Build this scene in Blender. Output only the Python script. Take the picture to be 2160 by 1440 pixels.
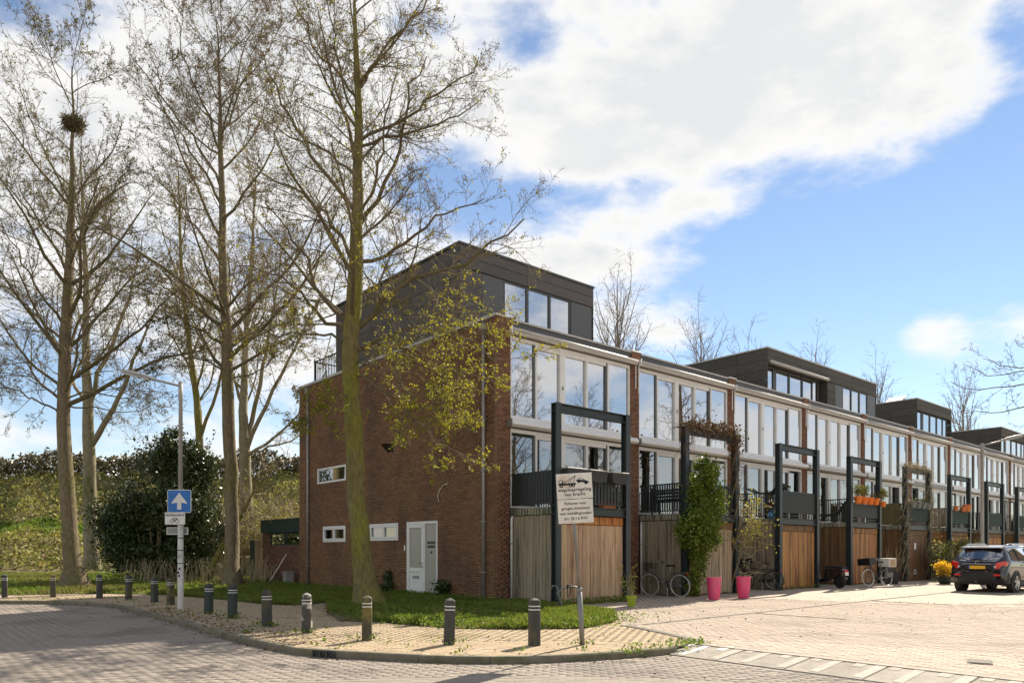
import bpy, math, random
import numpy as np
from mathutils import Vector, Matrix

random.seed(7)
RNG = np.random.default_rng(7)
scene = bpy.context.scene
for o in list(bpy.data.objects):
    bpy.data.objects.remove(o, do_unlink=True)
COL = scene.collection

# ------------------------------------------------------------------ camera
EYE = 1.55
FPX = 1555.0            # focal length in pixels of the 2160 px wide photograph
HORIZON = 1158.0
cam_data = bpy.data.cameras.new("camera")
cam_data.sensor_width = 36.0
cam_data.lens = 36.0 * FPX / 2160.0
cam_data.shift_y = (HORIZON - 720.0) / 2160.0
cam_data.clip_start = 0.1
cam_data.clip_end = 3000.0
cam = bpy.data.objects.new("camera", cam_data)
cam.location = (0, 0, EYE)
cam.rotation_euler = (math.radians(90), 0, 0)
COL.objects.link(cam)
scene.camera = cam

# ------------------------------------------------------------------ sun, sky, exposure
SUN_AZ = math.radians(31.5)      # from +Y towards +X
SUN_EL = math.radians(40.0)
sun_data = bpy.data.lights.new("sun", 'SUN')
sun_data.energy = 4.1
sun_data.angle = math.radians(0.53)
sun_data.color = (1.0, 0.90, 0.74)
sun = bpy.data.objects.new("sun", sun_data)
sdir = Vector((math.sin(SUN_AZ) * math.cos(SUN_EL), math.cos(SUN_AZ) * math.cos(SUN_EL), math.sin(SUN_EL)))
sun.rotation_euler = sdir.to_track_quat('Z', 'Y').to_euler()
COL.objects.link(sun)

scene.view_settings.view_transform = 'Standard'
scene.view_settings.look = 'None'
scene.view_settings.gamma = 1.0
scene.view_settings.use_curve_mapping = False
scene.view_settings.exposure = 1.24

scene.cycles.max_bounces = 6
scene.cycles.diffuse_bounces = 3
scene.cycles.glossy_bounces = 3
scene.cycles.transmission_bounces = 4
scene.cycles.transparent_max_bounces = 8
scene.cycles.sample_clamp_indirect = 6.0
world = bpy.data.worlds.new("World")
scene.world = world
world.use_nodes = True
def build_world():
    nt = world.node_tree
    nt.nodes.clear()
    N = nt.nodes.new
    L = nt.links.new
    out = N('ShaderNodeOutputWorld')
    bg = N('ShaderNodeBackground')
    sky = N('ShaderNodeTexSky')
    sky.sky_type = 'NISHITA'
    sky.sun_disc = False
    sky.sun_elevation = SUN_EL
    sky.sun_rotation = SUN_AZ
    sky.altitude = 0.0
    sky.air_density = 1.0
    sky.dust_density = 0.0
    sky.ozone_density = 1.6
    tc = N('ShaderNodeTexCoord')
    sep = N('ShaderNodeSeparateXYZ')
    L(tc.outputs['Generated'], sep.inputs[0])
    def math_(op, a, b=None, c=None, clamp=False):
        n = N('ShaderNodeMath'); n.operation = op; n.use_clamp = clamp
        for i, v in enumerate((a, b, c)):
            if v is None:
                continue
            if hasattr(v, 'links') or hasattr(v, 'is_linked'):
                L(v, n.inputs[i])
            else:
                n.inputs[i].default_value = v
        return n.outputs[0]
    az = math_('ARCTAN2', sep.outputs[0], sep.outputs[1])
    el = math_('ARCSINE', sep.outputs[2])
    # wind-stretched cloud noise on the direction sphere
    mp = N('ShaderNodeMapping'); mp.inputs['Scale'].default_value = (1.0, 1.0, 2.1)
    L(tc.outputs['Generated'], mp.inputs[0])
    n1 = N('ShaderNodeTexNoise'); n1.inputs['Scale'].default_value = 4.2; n1.inputs['Detail'].default_value = 9; n1.inputs['Roughness'].default_value = 0.55
    n1.inputs['Distortion'].default_value = 0.25
    L(mp.outputs[0], n1.inputs['Vector'])
    n2 = N('ShaderNodeTexNoise'); n2.inputs['Scale'].default_value = 11.0; n2.inputs['Detail'].default_value = 8; n2.inputs['Roughness'].default_value = 0.6
    L(mp.outputs[0], n2.inputs['Vector'])
    def blob(a0, e0, wa, we, amp):
        x = math_('DIVIDE', math_('SUBTRACT', az, a0), wa)
        y = math_('DIVIDE', math_('SUBTRACT', el, e0), we)
        r = math_('ADD', math_('MULTIPLY', x, x), math_('MULTIPLY', y, y))
        g = math_('POWER', 2.718, math_('MULTIPLY', r, -1.0))
        return math_('MULTIPLY', g, amp)
    def P(px, py):
        v = Vector(((px - 1080) / FPX, 1.0, (HORIZON - py) / FPX)).normalized()
        return math.atan2(v.x, v.y), math.asin(v.z)
    blobs = [  # px, py, half sizes in radians, strength
        (1620, 110, .26, .09, .34), (1850, 200, .17, .09, .34), (1330, 220, .16, .06, .30), (1650, 280, .16, .04, .16),
        (1290, 540, .13, .045, .62), (1080, 560, .10, .06, .2), (1110, 210, .10, .05, .30), (1215, 335, .065, .025, .55),
        (1990, 700, .05, .040, .85), (1430, 430, .11, .028, .46), (1410, 680, .09, .045, .34), (2150, 690, .03, .03, .5),
        (520, 120, .33, .16, .36), (150, 420, .30, .30, .26), (560, 640, .20, .20, .18),
        (1700, 640, .25, .14, -.56), (2060, 480, .13, .09, -.50), (1400, 395, .22, .018, -.30), (1600, 500, .10, .05, -.28), (1010, 400, .10, .05, -.36),
        (1110, 80, .05, .035, -.42), (1300, 30, .06, .03, -.2), (880, 420, .06, .05, -.2), (40, 10, .12, .05, -.36), (1750, 900, .40, .09, -.44), (1500, 800, .2, .06, -.26), (300, 830, .35, .05, -.24), (200, 560, .16, .1, -.16), (650, 500, .12, .08, -.16),
        (2150, 80, .03, .09, -.3),
    ]
    tot = None
    for (px, py, wa, we, amp) in blobs:
        a0, e0 = P(px, py)
        b = blob(a0, e0, wa, we, amp)
        tot = b if tot is None else math_('ADD', tot, b)
    base = math_('ADD', math_('MULTIPLY', math_('SUBTRACT', n1.outputs[0], 0.5), 1.55), math_('MULTIPLY', math_('SUBTRACT', n2.outputs[0], 0.5), 1.25))
    dens = math_('ADD', math_('ADD', base, tot), 0.15)
    mr = N('ShaderNodeMapRange'); mr.interpolation_type = 'SMOOTHSTEP'
    mr.inputs['From Min'].default_value = -0.14; mr.inputs['From Max'].default_value = 0.46
    L(dens, mr.inputs['Value'])
    # thicker cloud turns a little grey underneath
    mg = N('ShaderNodeMapRange'); mg.inputs['From Min'].default_value = 0.25; mg.inputs['From Max'].default_value = 0.75
    mg.inputs['To Min'].default_value = 0.0; mg.inputs['To Max'].default_value = 1.0
    L(dens, mg.inputs['Value'])
    cc = N('ShaderNodeMix'); cc.data_type = 'RGBA'; cc.blend_type = 'MULTIPLY'; cc.inputs['Factor'].default_value = 1.0
    cc.inputs[6].default_value = (CLOUD * 1.0, CLOUD * .98, CLOUD * .95, 1)
    gsh = N('ShaderNodeMix'); gsh.data_type = 'RGBA'
    gsh.inputs[6].default_value = (1, 1, 1, 1); gsh.inputs[7].default_value = (.76, .79, .83, 1)
    n3 = N('ShaderNodeTexNoise'); n3.inputs['Scale'].default_value = 5.5; n3.inputs['Detail'].default_value = 7
    L(mp.outputs[0], n3.inputs['Vector'])
    gf = math_('MULTIPLY', mg.outputs[0], math_('MULTIPLY', n3.outputs[0], 1.7), clamp=True)
    L(gf, gsh.inputs['Factor']); L(gsh.outputs[2], cc.inputs[7])
    mix = N('ShaderNodeMix'); mix.data_type = 'RGBA'
    L(mr.outputs[0], mix.inputs['Factor'])
    tint = N('ShaderNodeMix'); tint.data_type = 'RGBA'; tint.blend_type = 'MULTIPLY'; tint.inputs['Factor'].default_value = 1.0
    tint.inputs[7].default_value = SKYTINT
    L(sky.outputs[0], tint.inputs[6])
    L(tint.outputs[2], mix.inputs[6]); L(cc.outputs[2], mix.inputs[7])
    L(mix.outputs[2], bg.inputs['Color'])
    bg.inputs['Strength'].default_value = 0.12
    L(bg.outputs[0], out.inputs[0])
CLOUD = 3.75
SKYTINT = (.56, .53, .515, 1)
build_world()

# ------------------------------------------------------------------ frame of the place
CORNER = Vector((-0.476, 20.0, 0.0))          # street corner of the terrace
D = Vector((0.755, 0.656, 0)).normalized()    # along the terrace front
NOUT = Vector((0.656, -0.755, 0)).normalized()  # out of the terrace front
ROT = math.atan2(D.y, D.x)
PAV = 0.10                                    # level of pavement and side street
def tp(t, p, z=PAV):
    v = CORNER + D * t + NOUT * p
    return Vector((v.x, v.y, z))
def gp(px, py, z=PAV):                        # survey: ground point seen at a photo pixel
    y = (EYE - z) * FPX / (py - HORIZON)
    return Vector(((px - 1080) / FPX * y, y, z))
def at(px, py, y):                            # survey: point at depth y
    return Vector(((px - 1080) / FPX * y, y, EYE - (py - HORIZON) / FPX * y))

# ------------------------------------------------------------------ materials
MATS = {}
def mat(name, col, rough=.7, var=.15, scale=4.0, bump=0.0, bscale=60.0, island=0.0, hue=0.0, metal=0.0, spec=.5, stretch=(1, 1, 1),
        col2=None, c2scale=1.5, c2lo=.45, c2hi=.65, transl=0.0, coat=0.0, bdist=.01, local=True, alpha=None, emit=None):
    m = bpy.data.materials.new(name)
    m.use_nodes = True
    nt = m.node_tree; nt.nodes.clear()
    N = nt.nodes.new; L = nt.links.new
    out = N('ShaderNodeOutputMaterial')
    b = N('ShaderNodeBsdfPrincipled')
    b.inputs['Roughness'].default_value = rough
    b.inputs['Metallic'].default_value = metal
    b.inputs['Specular IOR Level'].default_value = spec
    if coat:
        b.inputs['Coat Weight'].default_value = coat
        b.inputs['Coat Roughness'].default_value = .05
    tc = N('ShaderNodeTexCoord'); oi = N('ShaderNodeObjectInfo')
    vadd = N('ShaderNodeVectorMath'); vadd.operation = 'ADD'
    vm = N('ShaderNodeMapping'); vm.inputs['Scale'].default_value = stretch
    sc = N('ShaderNodeMath'); sc.operation = 'MULTIPLY'; sc.inputs[1].default_value = 37.0
    L(oi.outputs['Random'], sc.inputs[0])
    L(tc.outputs['Object'], vadd.inputs[0]); L(sc.outputs[0], vadd.inputs[1])
    if local:
        L(vadd.outputs[0], vm.inputs[0])
    else:
        L(tc.outputs['Object'], vm.inputs[0])
    cur = None
    rgb = N('ShaderNodeRGB'); rgb.outputs[0].default_value = (*col, 1)
    cur = rgb.outputs[0]
    if col2 is not None:
        n = N('ShaderNodeTexNoise'); n.inputs['Scale'].default_value = c2scale; n.inputs['Detail'].default_value = 6; n.inputs['Roughness'].default_value = .6
        L(vm.outputs[0], n.inputs['Vector'])
        r = N('ShaderNodeMapRange'); r.interpolation_type = 'SMOOTHSTEP'
        r.inputs['From Min'].default_value = c2lo; r.inputs['From Max'].default_value = c2hi
        L(n.outputs[0], r.inputs['Value'])
        mx = N('ShaderNodeMix'); mx.data_type = 'RGBA'
        L(r.outputs[0], mx.inputs['Factor']); L(cur, mx.inputs[6]); mx.inputs[7].default_value = (*col2, 1)
        cur = mx.outputs[2]
    if var:
        n = N('ShaderNodeTexNoise'); n.inputs['Scale'].default_value = scale; n.inputs['Detail'].default_value = 7; n.inputs['Roughness'].default_value = .65
        L(vm.outputs[0], n.inputs['Vector'])
        r = N('ShaderNodeMapRange'); r.inputs['From Min'].default_value = .25; r.inputs['From Max'].default_value = .75
        r.inputs['To Min'].default_value = 1 - var; r.inputs['To Max'].default_value = 1 + var
        L(n.outputs[0], r.inputs['Value'])
        mx = N('ShaderNodeMix'); mx.data_type = 'RGBA'; mx.blend_type = 'MULTIPLY'; mx.inputs['Factor'].default_value = 1
        L(cur, mx.inputs[6]); L(r.outputs[0], mx.inputs[7]); cur = mx.outputs[2]
    if island or hue:
        g = N('ShaderNodeNewGeometry')
        ad = N('ShaderNodeMath'); ad.operation = 'ADD'; L(g.outputs['Random Per Island'], ad.inputs[0]); L(oi.outputs['Random'], ad.inputs[1])
        fr = N('ShaderNodeMath'); fr.operation = 'FRACT'; L(ad.outputs[0], fr.inputs[0])
        hsv = N('ShaderNodeHueSaturation')
        r = N('ShaderNodeMapRange'); r.inputs['To Min'].default_value = 1 - island; r.inputs['To Max'].default_value = 1 + island
        L(fr.outputs[0], r.inputs['Value']); L(r.outputs[0], hsv.inputs['Value'])
        m7 = N('ShaderNodeMath'); m7.operation = 'MULTIPLY'; m7.inputs[1].default_value = 7.31; L(fr.outputs[0], m7.inputs[0])
        f7 = N('ShaderNodeMath'); f7.operation = 'FRACT'; L(m7.outputs[0], f7.inputs[0])
        r2 = N('ShaderNodeMapRange'); r2.inputs['To Min'].default_value = .5 - hue; r2.inputs['To Max'].default_value = .5 + hue
        L(f7.outputs[0], r2.inputs['Value']); L(r2.outputs[0], hsv.inputs['Hue'])
        L(cur, hsv.inputs['Color']); cur = hsv.outputs[0]
    L(cur, b.inputs['Base Color'])
    if bump:
        n = N('ShaderNodeTexNoise'); n.inputs['Scale'].default_value = bscale; n.inputs['Detail'].default_value = 5
        L(vm.outputs[0], n.inputs['Vector'])
        bp = N('ShaderNodeBump'); bp.inputs['Strength'].default_value = bump; bp.inputs['Distance'].default_value = bdist
        L(n.outputs[0], bp.inputs['Height']); L(bp.outputs[0], b.inputs['Normal'])
    last = b.outputs[0]
    if transl:
        t = N('ShaderNodeBsdfTranslucent'); L(cur, t.inputs['Color'])
        ms = N('ShaderNodeMixShader'); ms.inputs[0].default_value = transl
        L(last, ms.inputs[1]); L(t.outputs[0], ms.inputs[2]); last = ms.outputs[0]
    L(last, out.inputs[0])
    MATS[name] = m
    return m

def brick_ground(name, c1, c2, mortar, rot, w, h, offset=.5, stain=None, stain_s=.35, lo=.45, hi=.7):
    m = bpy.data.materials.new(name); m.use_nodes = True
    nt = m.node_tree; nt.nodes.clear(); N = nt.nodes.new; L = nt.links.new
    out = N('ShaderNodeOutputMaterial'); b = N('ShaderNodeBsdfPrincipled'); b.inputs['Roughness'].default_value = .85
    b.inputs['Specular IOR Level'].default_value = .25
    tc = N('ShaderNodeTexCoord'); mp = N('ShaderNodeMapping'); mp.inputs['Rotation'].default_value = (0, 0, -rot)
    L(tc.outputs['Object'], mp.inputs[0])
    br = N('ShaderNodeTexBrick'); br.offset = offset
    br.inputs['Color1'].default_value = (*c1, 1); br.inputs['Color2'].default_value = (*c2, 1); br.inputs['Mortar'].default_value = (*mortar, 1)
    br.inputs['Scale'].default_value = 1.0; br.inputs['Brick Width'].default_value = w; br.inputs['Row Height'].default_value = h
    br.inputs['Mortar Size'].default_value = .006; br.inputs['Bias'].default_value = 0.0
    L(mp.outputs[0], br.inputs['Vector'])
    cur = br.outputs['Color']
    n = N('ShaderNodeTexNoise'); n.inputs['Scale'].default_value = stain_s; n.inputs['Detail'].default_value = 8; n.inputs['Roughness'].default_value = .6
    L(tc.outputs['Object'], n.inputs['Vector'])
    if stain:
        r = N('ShaderNodeMapRange'); r.interpolation_type = 'SMOOTHSTEP'; r.inputs['From Min'].default_value = lo; r.inputs['From Max'].default_value = hi
        L(n.outputs[0], r.inputs['Value'])
        mx = N('ShaderNodeMix'); mx.data_type = 'RGBA'; L(r.outputs[0], mx.inputs['Factor']); L(cur, mx.inputs[6]); mx.inputs[7].default_value = (*stain, 1)
        cur = mx.outputs[2]
    n2 = N('ShaderNodeTexNoise'); n2.inputs['Scale'].default_value = 2.2; n2.inputs['Detail'].default_value = 9
    L(tc.outputs['Object'], n2.inputs['Vector'])
    r = N('ShaderNodeMapRange'); r.inputs['From Min'].default_value = .25; r.inputs['From Max'].default_value = .75; r.inputs['To Min'].default_value = .78; r.inputs['To Max'].default_value = 1.2
    L(n2.outputs[0], r.inputs['Value'])
    mx = N('ShaderNodeMix'); mx.data_type = 'RGBA'; mx.blend_type = 'MULTIPLY'; mx.inputs['Factor'].default_value = 1
    L(cur, mx.inputs[6]); L(r.outputs[0], mx.inputs[7])
    L(mx.outputs[2], b.inputs['Base Color'])
    L(b.outputs[0], out.inputs[0])
    MATS[name] = m
    return m

def glass_mat(name, refl=.5, tint=(.75, .8, .8), gcol=(.95, .95, .97), wav=.0):
    m = bpy.data.materials.new(name); m.use_nodes = True
    nt = m.node_tree; nt.nodes.clear(); N = nt.nodes.new; L = nt.links.new
    out = N('ShaderNodeOutputMaterial')
    tr = N('ShaderNodeBsdfTransparent'); tr.inputs[0].default_value = (*tint, 1)
    gl = N('ShaderNodeBsdfGlossy'); gl.inputs['Roughness'].default_value = .0; gl.inputs['Color'].default_value = (*gcol, 1)
    fr = N('ShaderNodeFresnel'); fr.inputs['IOR'].default_value = 1.5
    mr = N('ShaderNodeMapRange'); mr.inputs['To Min'].default_value = refl; mr.inputs['To Max'].default_value = 1.0
    L(fr.outputs[0], mr.inputs['Value'])
    if wav:
        tc = N('ShaderNodeTexCoord'); n = N('ShaderNodeTexNoise'); n.inputs['Scale'].default_value = 1.3
        L(tc.outputs['Object'], n.inputs['Vector'])
        bp = N('ShaderNodeBump'); bp.inputs['Strength'].default_value = wav; bp.inputs['Distance'].default_value = .02
        L(n.outputs[0], bp.inputs['Height']); L(bp.outputs[0], gl.inputs['Normal'])
    mx = N('ShaderNodeMixShader'); L(mr.outputs[0], mx.inputs[0]); L(tr.outputs[0], mx.inputs[1]); L(gl.outputs[0], mx.inputs[2])
    L(mx.outputs[0], out.inputs[0])
    MATS[name] = m
    return m

# masonry and ground
mat('brick', (.225, .112, .050), .85, .18, 9, bump=.5, bscale=90, island=.20, hue=.010, col2=(.135, .070, .040), c2scale=.7, c2lo=.44, c2hi=.70, local=False)
mat('brick_pier', (.21, .095, .052), .85, .18, 9, bump=.5, bscale=90, island=.3, hue=.012)
mat('mortar', (.16, .11, .075), .95, .2, 12, bump=.4)
mat('annex_brick', (.17, .085, .055), .9, .2, 9, bump=.5, island=.3)
mat('paver_road', (.275, .235, .20), .85, .2, 14, bump=.5, bscale=120, island=.08, hue=.008, spec=.25, col2=(.20, .172, .15), c2scale=.6, c2lo=.48, c2hi=.66, local=False)
mat('paver_walk', (.38, .295, .195), .88, .22, 10, bump=.5, bscale=120, island=.07, hue=.008, spec=.25, col2=(.22, .18, .095), c2scale=.55, c2lo=.5, c2hi=.72, local=False)
mat('paver_street', (.41, .33, .268), .85, .2, 10, bump=.5, bscale=120, island=.07, hue=.008, spec=.25, col2=(.315, .26, .205), c2scale=.5, c2lo=.47, c2hi=.66, local=False)
mat('paver_dark', (.16, .14, .115), .9, .2, 10, bump=.4, island=.15)
brick_ground('road_base', (.27, .232, .198), (.25, .215, .185), (.19, .165, .14), math.radians(-4), .206, .104)
brick_ground('street_base', (.40, .33, .265), (.385, .315, .255), (.30, .245, .19), math.atan2(NOUT.y, NOUT.x), .206, .104, stain=(.36, .30, .24))
mat('soil', (.09, .065, .04), .95, .4, 3, bump=.6, bscale=25)
mat('field', (.07, .085, .025), .95, .4, 1.2, bump=.5, bscale=12, col2=(.10, .085, .04), c2scale=.3)
mat('lawn_soil', (.07, .075, .022), .95, .4, 2.2, bump=.6, bscale=25, col2=(.11, .08, .045), c2scale=.8)
mat('slope_soil', (.16, .13, .05), .95, .35, 1.5, bump=.8, bscale=8, col2=(.12, .14, .03), c2scale=.18, c2lo=.5, c2hi=.62)
mat('kerb_stone', (.17, .145, .10), .9, .25, 7, bump=.5, bscale=80, island=.2, col2=(.10, .105, .045), c2scale=2.2, c2lo=.5, c2hi=.68)
mat('concrete', (.34, .31, .25), .9, .2, 6, bump=.4, bscale=70, island=.08)
mat('concrete_mossy', (.34, .31, .22), .9, .3, 8, bump=.4, stretch=(9, 9, .8), col2=(.07, .075, .045), c2scale=2.0, c2lo=.42, c2hi=.6)
mat('ramp_concrete', (.30, .265, .225), .9, .25, 5, bump=.7, bscale=110, island=.1, col2=(.24, .21, .175), c2scale=2)
mat('white_mark', (.62, .60, .55), .8, .2, 9, col2=(.34, .31, .27), c2scale=9, c2lo=.5, c2hi=.62)
mat('worn_mark', (.355, .315, .27), .85, .2, 9, col2=(.32, .29, .25), c2scale=12, c2lo=.5, c2hi=.6)
# building
mat('white_paint', (.66, .64, .60), .45, .08, 3)
mat('white_frame', (.78, .76, .72), .4, .08, 3)
mat('sill_white', (.78, .76, .73), .45, .15, 5, stretch=(.6, 4, 4))
mat('awning', (.50, .47, .43), .6, .35, 5, stretch=(.5, 6, 6))
mat('anodised', (.13, .13, .125), .4, .1, 3, metal=.3)
mat('fascia', (.075, .076, .075), .5, .12, 3)
mat('coping', (.48, .46, .43), .5, .2, 4)
mat('zinc', (.32, .31, .29), .5, .2, 5, metal=.4)
mat('clad', (.084, .071, .062), .55, .14, 2.5, island=.12)
mat('clad_slate', (.078, .070, .058), .8, .25, 6, island=.15, bump=.3)
mat('clad_panel', (.095, .095, .092), .45, .06, 2)
mat('steel_green', (.030, .040, .040), .42, .15, 4, spec=.4)
mat('rail_dark', (.018, .023, .021), .5, .15, 4)
mat('panel_dark', (.016, .021, .021), .5, .15, 4, island=.1)
mat('panel_green', (.012, .030, .023), .75, .15, 4)
mat('roofing', (.06, .06, .06), .9, .2, 3)
mat('room_wall', (.30, .27, .24), .9, .1, 2)
mat('room_floor', (.16, .11, .07), .7, .2, 2)
mat('curtain_white', (.62, .58, .56), .9, .1, 3, stretch=(6, 6, .3), transl=.45)
mat('curtain_teal', (.20, .42, .38), .9, .15, 3, stretch=(6, 6, .3), transl=.3)
mat('curtain_cream', (.58, .50, .40), .9, .1, 3, stretch=(6, 6, .3), transl=.4)
glass_mat('glass', .62, (.72, .76, .76), wav=.05)
glass_mat('glass_low', .34, (.62, .68, .68))
glass_mat('glass_dark', .25, (.45, .5, .5))
mat('frosted', (.36, .34, .29), .25, .06, 2, spec=.4)
mat('upvc', (.74, .72, .67), .4, .05, 3)
mat('black', (.012, .012, .012), .5, .1, 3)
mat('white_plastic', (.75, .74, .71), .35, .05, 3)
# timber: (colour, weathered colour)
WST = (9, 9, .55)
mat('wood_grey', (.38, .285, .185), .85, .3, 5, bump=.35, bscale=40, island=.13, hue=.01, stretch=WST, col2=(.15, .115, .075), c2scale=.9, c2lo=.45, c2hi=.68)
mat('wood_side', (.33, .265, .18), .85, .3, 5, bump=.35, bscale=40, island=.10, hue=.01, stretch=WST, col2=(.13, .105, .07), c2scale=.9)
mat('wood_weather', (.48, .325, .19), .8, .3, 5, bump=.35, bscale=40, island=.14, hue=.012, stretch=WST, col2=(.16, .085, .035), c2scale=.8, c2lo=.5, c2hi=.7)
mat('wood_orange', (.50, .18, .028), .6, .3, 4, bump=.3, bscale=40, island=.14, hue=.01, stretch=WST, col2=(.17, .055, .012), c2scale=1.4)
mat('wood_amber', (.40, .185, .055), .65, .3, 4, bump=.3, bscale=40, island=.14, hue=.012, stretch=WST, col2=(.13, .055, .018), c2scale=.7)
mat('wood_brown', (.185, .095, .038), .7, .25, 4, bump=.3, bscale=40, island=.10, hue=.01, stretch=WST, col2=(.085, .045, .02), c2scale=.7)
mat('wood_rust', (.34, .14, .05), .65, .2, 4, bump=.3, island=.08, stretch=WST)
mat('wood_olive', (.13, .105, .045), .85, .25, 4, bump=.3, island=.14, stretch=WST)
# plants
mat('bark_moss', (.17, .135, .05), .95, .5, 13, bump=1.0, bscale=22, stretch=(1, 1, .35), bdist=.03, col2=(.19, .175, .03), c2scale=2.0, c2lo=.42, c2hi=.6)
mat('bark_brown', (.175, .135, .08), .95, .5, 13, bump=1.0, bscale=22, stretch=(1, 1, .35), bdist=.03, col2=(.15, .13, .045), c2scale=1.6, c2lo=.48, c2hi=.66)
mat('limb', (.135, .105, .06), .95, .3, 5, bump=.6, bscale=25, bdist=.02, col2=(.12, .105, .035), c2scale=1.5)
mat('bark_pale', (.24, .20, .125), .95, .45, 12, bump=.8, bscale=18, stretch=(1, 1, .35), bdist=.03, col2=(.15, .14, .055), c2scale=1.2)
mat('twig', (.17, .132, .09), .9, .2, 4, island=.25)
mat('twig_moss', (.165, .13, .07), .9, .25, 4, island=.25)
mat('twig_pale', (.38, .31, .18), .9, .25, 4, island=.25)
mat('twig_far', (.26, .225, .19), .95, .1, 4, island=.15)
mat('bud', (.165, .12, .055), .85, .2, 5, island=.35, hue=.02, transl=.3)
mat('leaf_young', (.32, .30, .022), .6, .15, 5, island=.3, hue=.022, transl=.5)
mat('leaf_olive', (.20, .185, .035), .6, .15, 5, island=.35, hue=.02, transl=.4)
mat('leaf_holly', (.055, .075, .020), .33, .2, 5, island=.45, hue=.02, spec=.5, transl=.15)
mat('leaf_ivy', (.15, .20, .024), .45, .15, 5, island=.35, hue=.02, transl=.4, spec=.4)
mat('leaf_bramble', (.26, .25, .055), .7, .2, 5, island=.45, hue=.03, transl=.3)
mat('leaf_dry', (.16, .10, .05), .85, .2, 5, island=.35, hue=.02)
mat('leaf_hedge', (.15, .125, .055), .5, .2, 5, island=.4, hue=.02)
mat('leaf_shrub', (.085, .09, .026), .55, .2, 5, island=.4, hue=.03, transl=.3)
mat('leaf_lemon', (.32, .29, .05), .55, .2, 5, island=.3, hue=.02, transl=.4)
mat('petal_yellow', (.78, .50, .02), .6, .1, 5, island=.15, transl=.4)
mat('blade', (.15, .215, .022), .6, .15, 3, island=.35, hue=.02, transl=.45)
mat('blade_olive', (.21, .20, .045), .65, .15, 3, island=.4, hue=.03, transl=.4)
mat('litter', (.12, .065, .03), .9, .2, 3, island=.5, hue=.02)
# things
mat('bollard', (.05, .05, .045), .75, .3, 6, bump=.3, bscale=70, col2=(.085, .075, .035), c2scale=2.6, c2lo=.5, c2hi=.66)
mat('bollard_moss', (.075, .07, .04), .8, .3, 6, bump=.3, bscale=70, col2=(.15, .12, .03), c2scale=3.0, c2lo=.5, c2hi=.62)
mat('bollard_white', (.075, .07, .06), .8, .3, 6, bump=.3, bscale=70, col2=(.45, .42, .36), c2scale=6.0, c2lo=.52, c2hi=.60)
mat('bollard_flare_tint', (.034, .044, .036), .7, .25, 6, bump=.3, bscale=70, col2=(.045, .05, .03), c2scale=2.6, c2lo=.55, c2hi=.7)  # dark bollard, faint green of the lens flare mixed into its colour
mat('band_white', (.66, .64, .58), .6, .15, 8)
mat('galv', (.22, .215, .20), .5, .2, 6, metal=.5)
mat('lamp_pole', (.33, .31, .28), .6, .2, 5)
mat('lamp_pole_white', (.55, .52, .47), .6, .2, 4, col2=(.30, .27, .23), c2scale=5, c2lo=.55, c2hi=.7)
mat('lamp_head', (.30, .285, .265), .5, .15, 4)
mat('sign_blue', (.012, .13, .42), .4, .08, 6)
mat('sign_white', (.70, .66, .60), .5, .12, 5)
mat('sign_old', (.74, .68, .59), .6, .15, 6, col2=(.36, .23, .11), c2scale=3.0, c2lo=.56, c2hi=.75)
mat('sign_back', (.27, .27, .27), .5, .1, 5)
mat('sign_edge', (.72, .69, .63), .5, .1, 5)
mat('ink', (.014, .014, .014), .6, .1, 5)
mat('pot_pink', (.70, .060, .17), .5, .12, 3, col2=(.60, .10, .19), c2scale=3)
mat('pot_lime', (.30, .36, .015), .5, .1, 3)
mat('pot_orange', (.78, .19, .018), .6, .08, 3)
mat('pot_terra', (.55, .17, .05), .7, .1, 3)
mat('pot_grey', (.17, .18, .165), .6, .1, 3)
mat('pot_black', (.028, .028, .028), .55, .15, 3)
mat('pot_dkgreen', (.020, .035, .022), .6, .1, 3)
mat('rubber', (.016, .016, .016), .8, .1, 3)
mat('tyre_white', (.55, .52, .46), .7, .1, 3)
mat('bike_black', (.018, .018, .018), .35, .1, 3)
mat('bike_silver', (.50, .49, .46), .3, .1, 3, metal=.8)
mat('bike_grey', (.16, .155, .145), .4, .1, 3, metal=.3)
mat('cardboard', (.50, .34, .20), .8, .1, 3)
mat('crate_grey', (.20, .20, .195), .5, .1, 3)
mat('car_black', (.010, .009, .011), .22, .0, 3, coat=1.0, spec=.5)
mat('car_white', (.68, .68, .68), .3, .0, 3, coat=.8)
mat('car_plastic', (.018, .018, .018), .6, .1, 3)
mat('car_red', (.60, .018, .012), .2, .05, 3, coat=.6)
mat('car_lens', (.55, .55, .53), .2, .05, 3, coat=.6)
mat('chrome', (.62, .61, .60), .18, .05, 3, metal=1.0)
mat('plate_yellow', (.80, .45, .015), .5, .05, 3)
mat('plate_blue', (.02, .08, .35), .5, .05, 3)
mat('rim', (.48, .47, .45), .3, .05, 3, metal=.8)
mat('fabric_dark', (.045, .045, .042), .9, .15, 3)
mat('blue_bag', (.03, .17, .36), .5, .1, 3)
mat('solar', (.02, .022, .03), .55, .05, 3)
mat('nest', (.15, .12, .05), .95, .2, 3, island=.4)
glass_mat('car_glass', .30, (.35, .42, .40))

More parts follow.
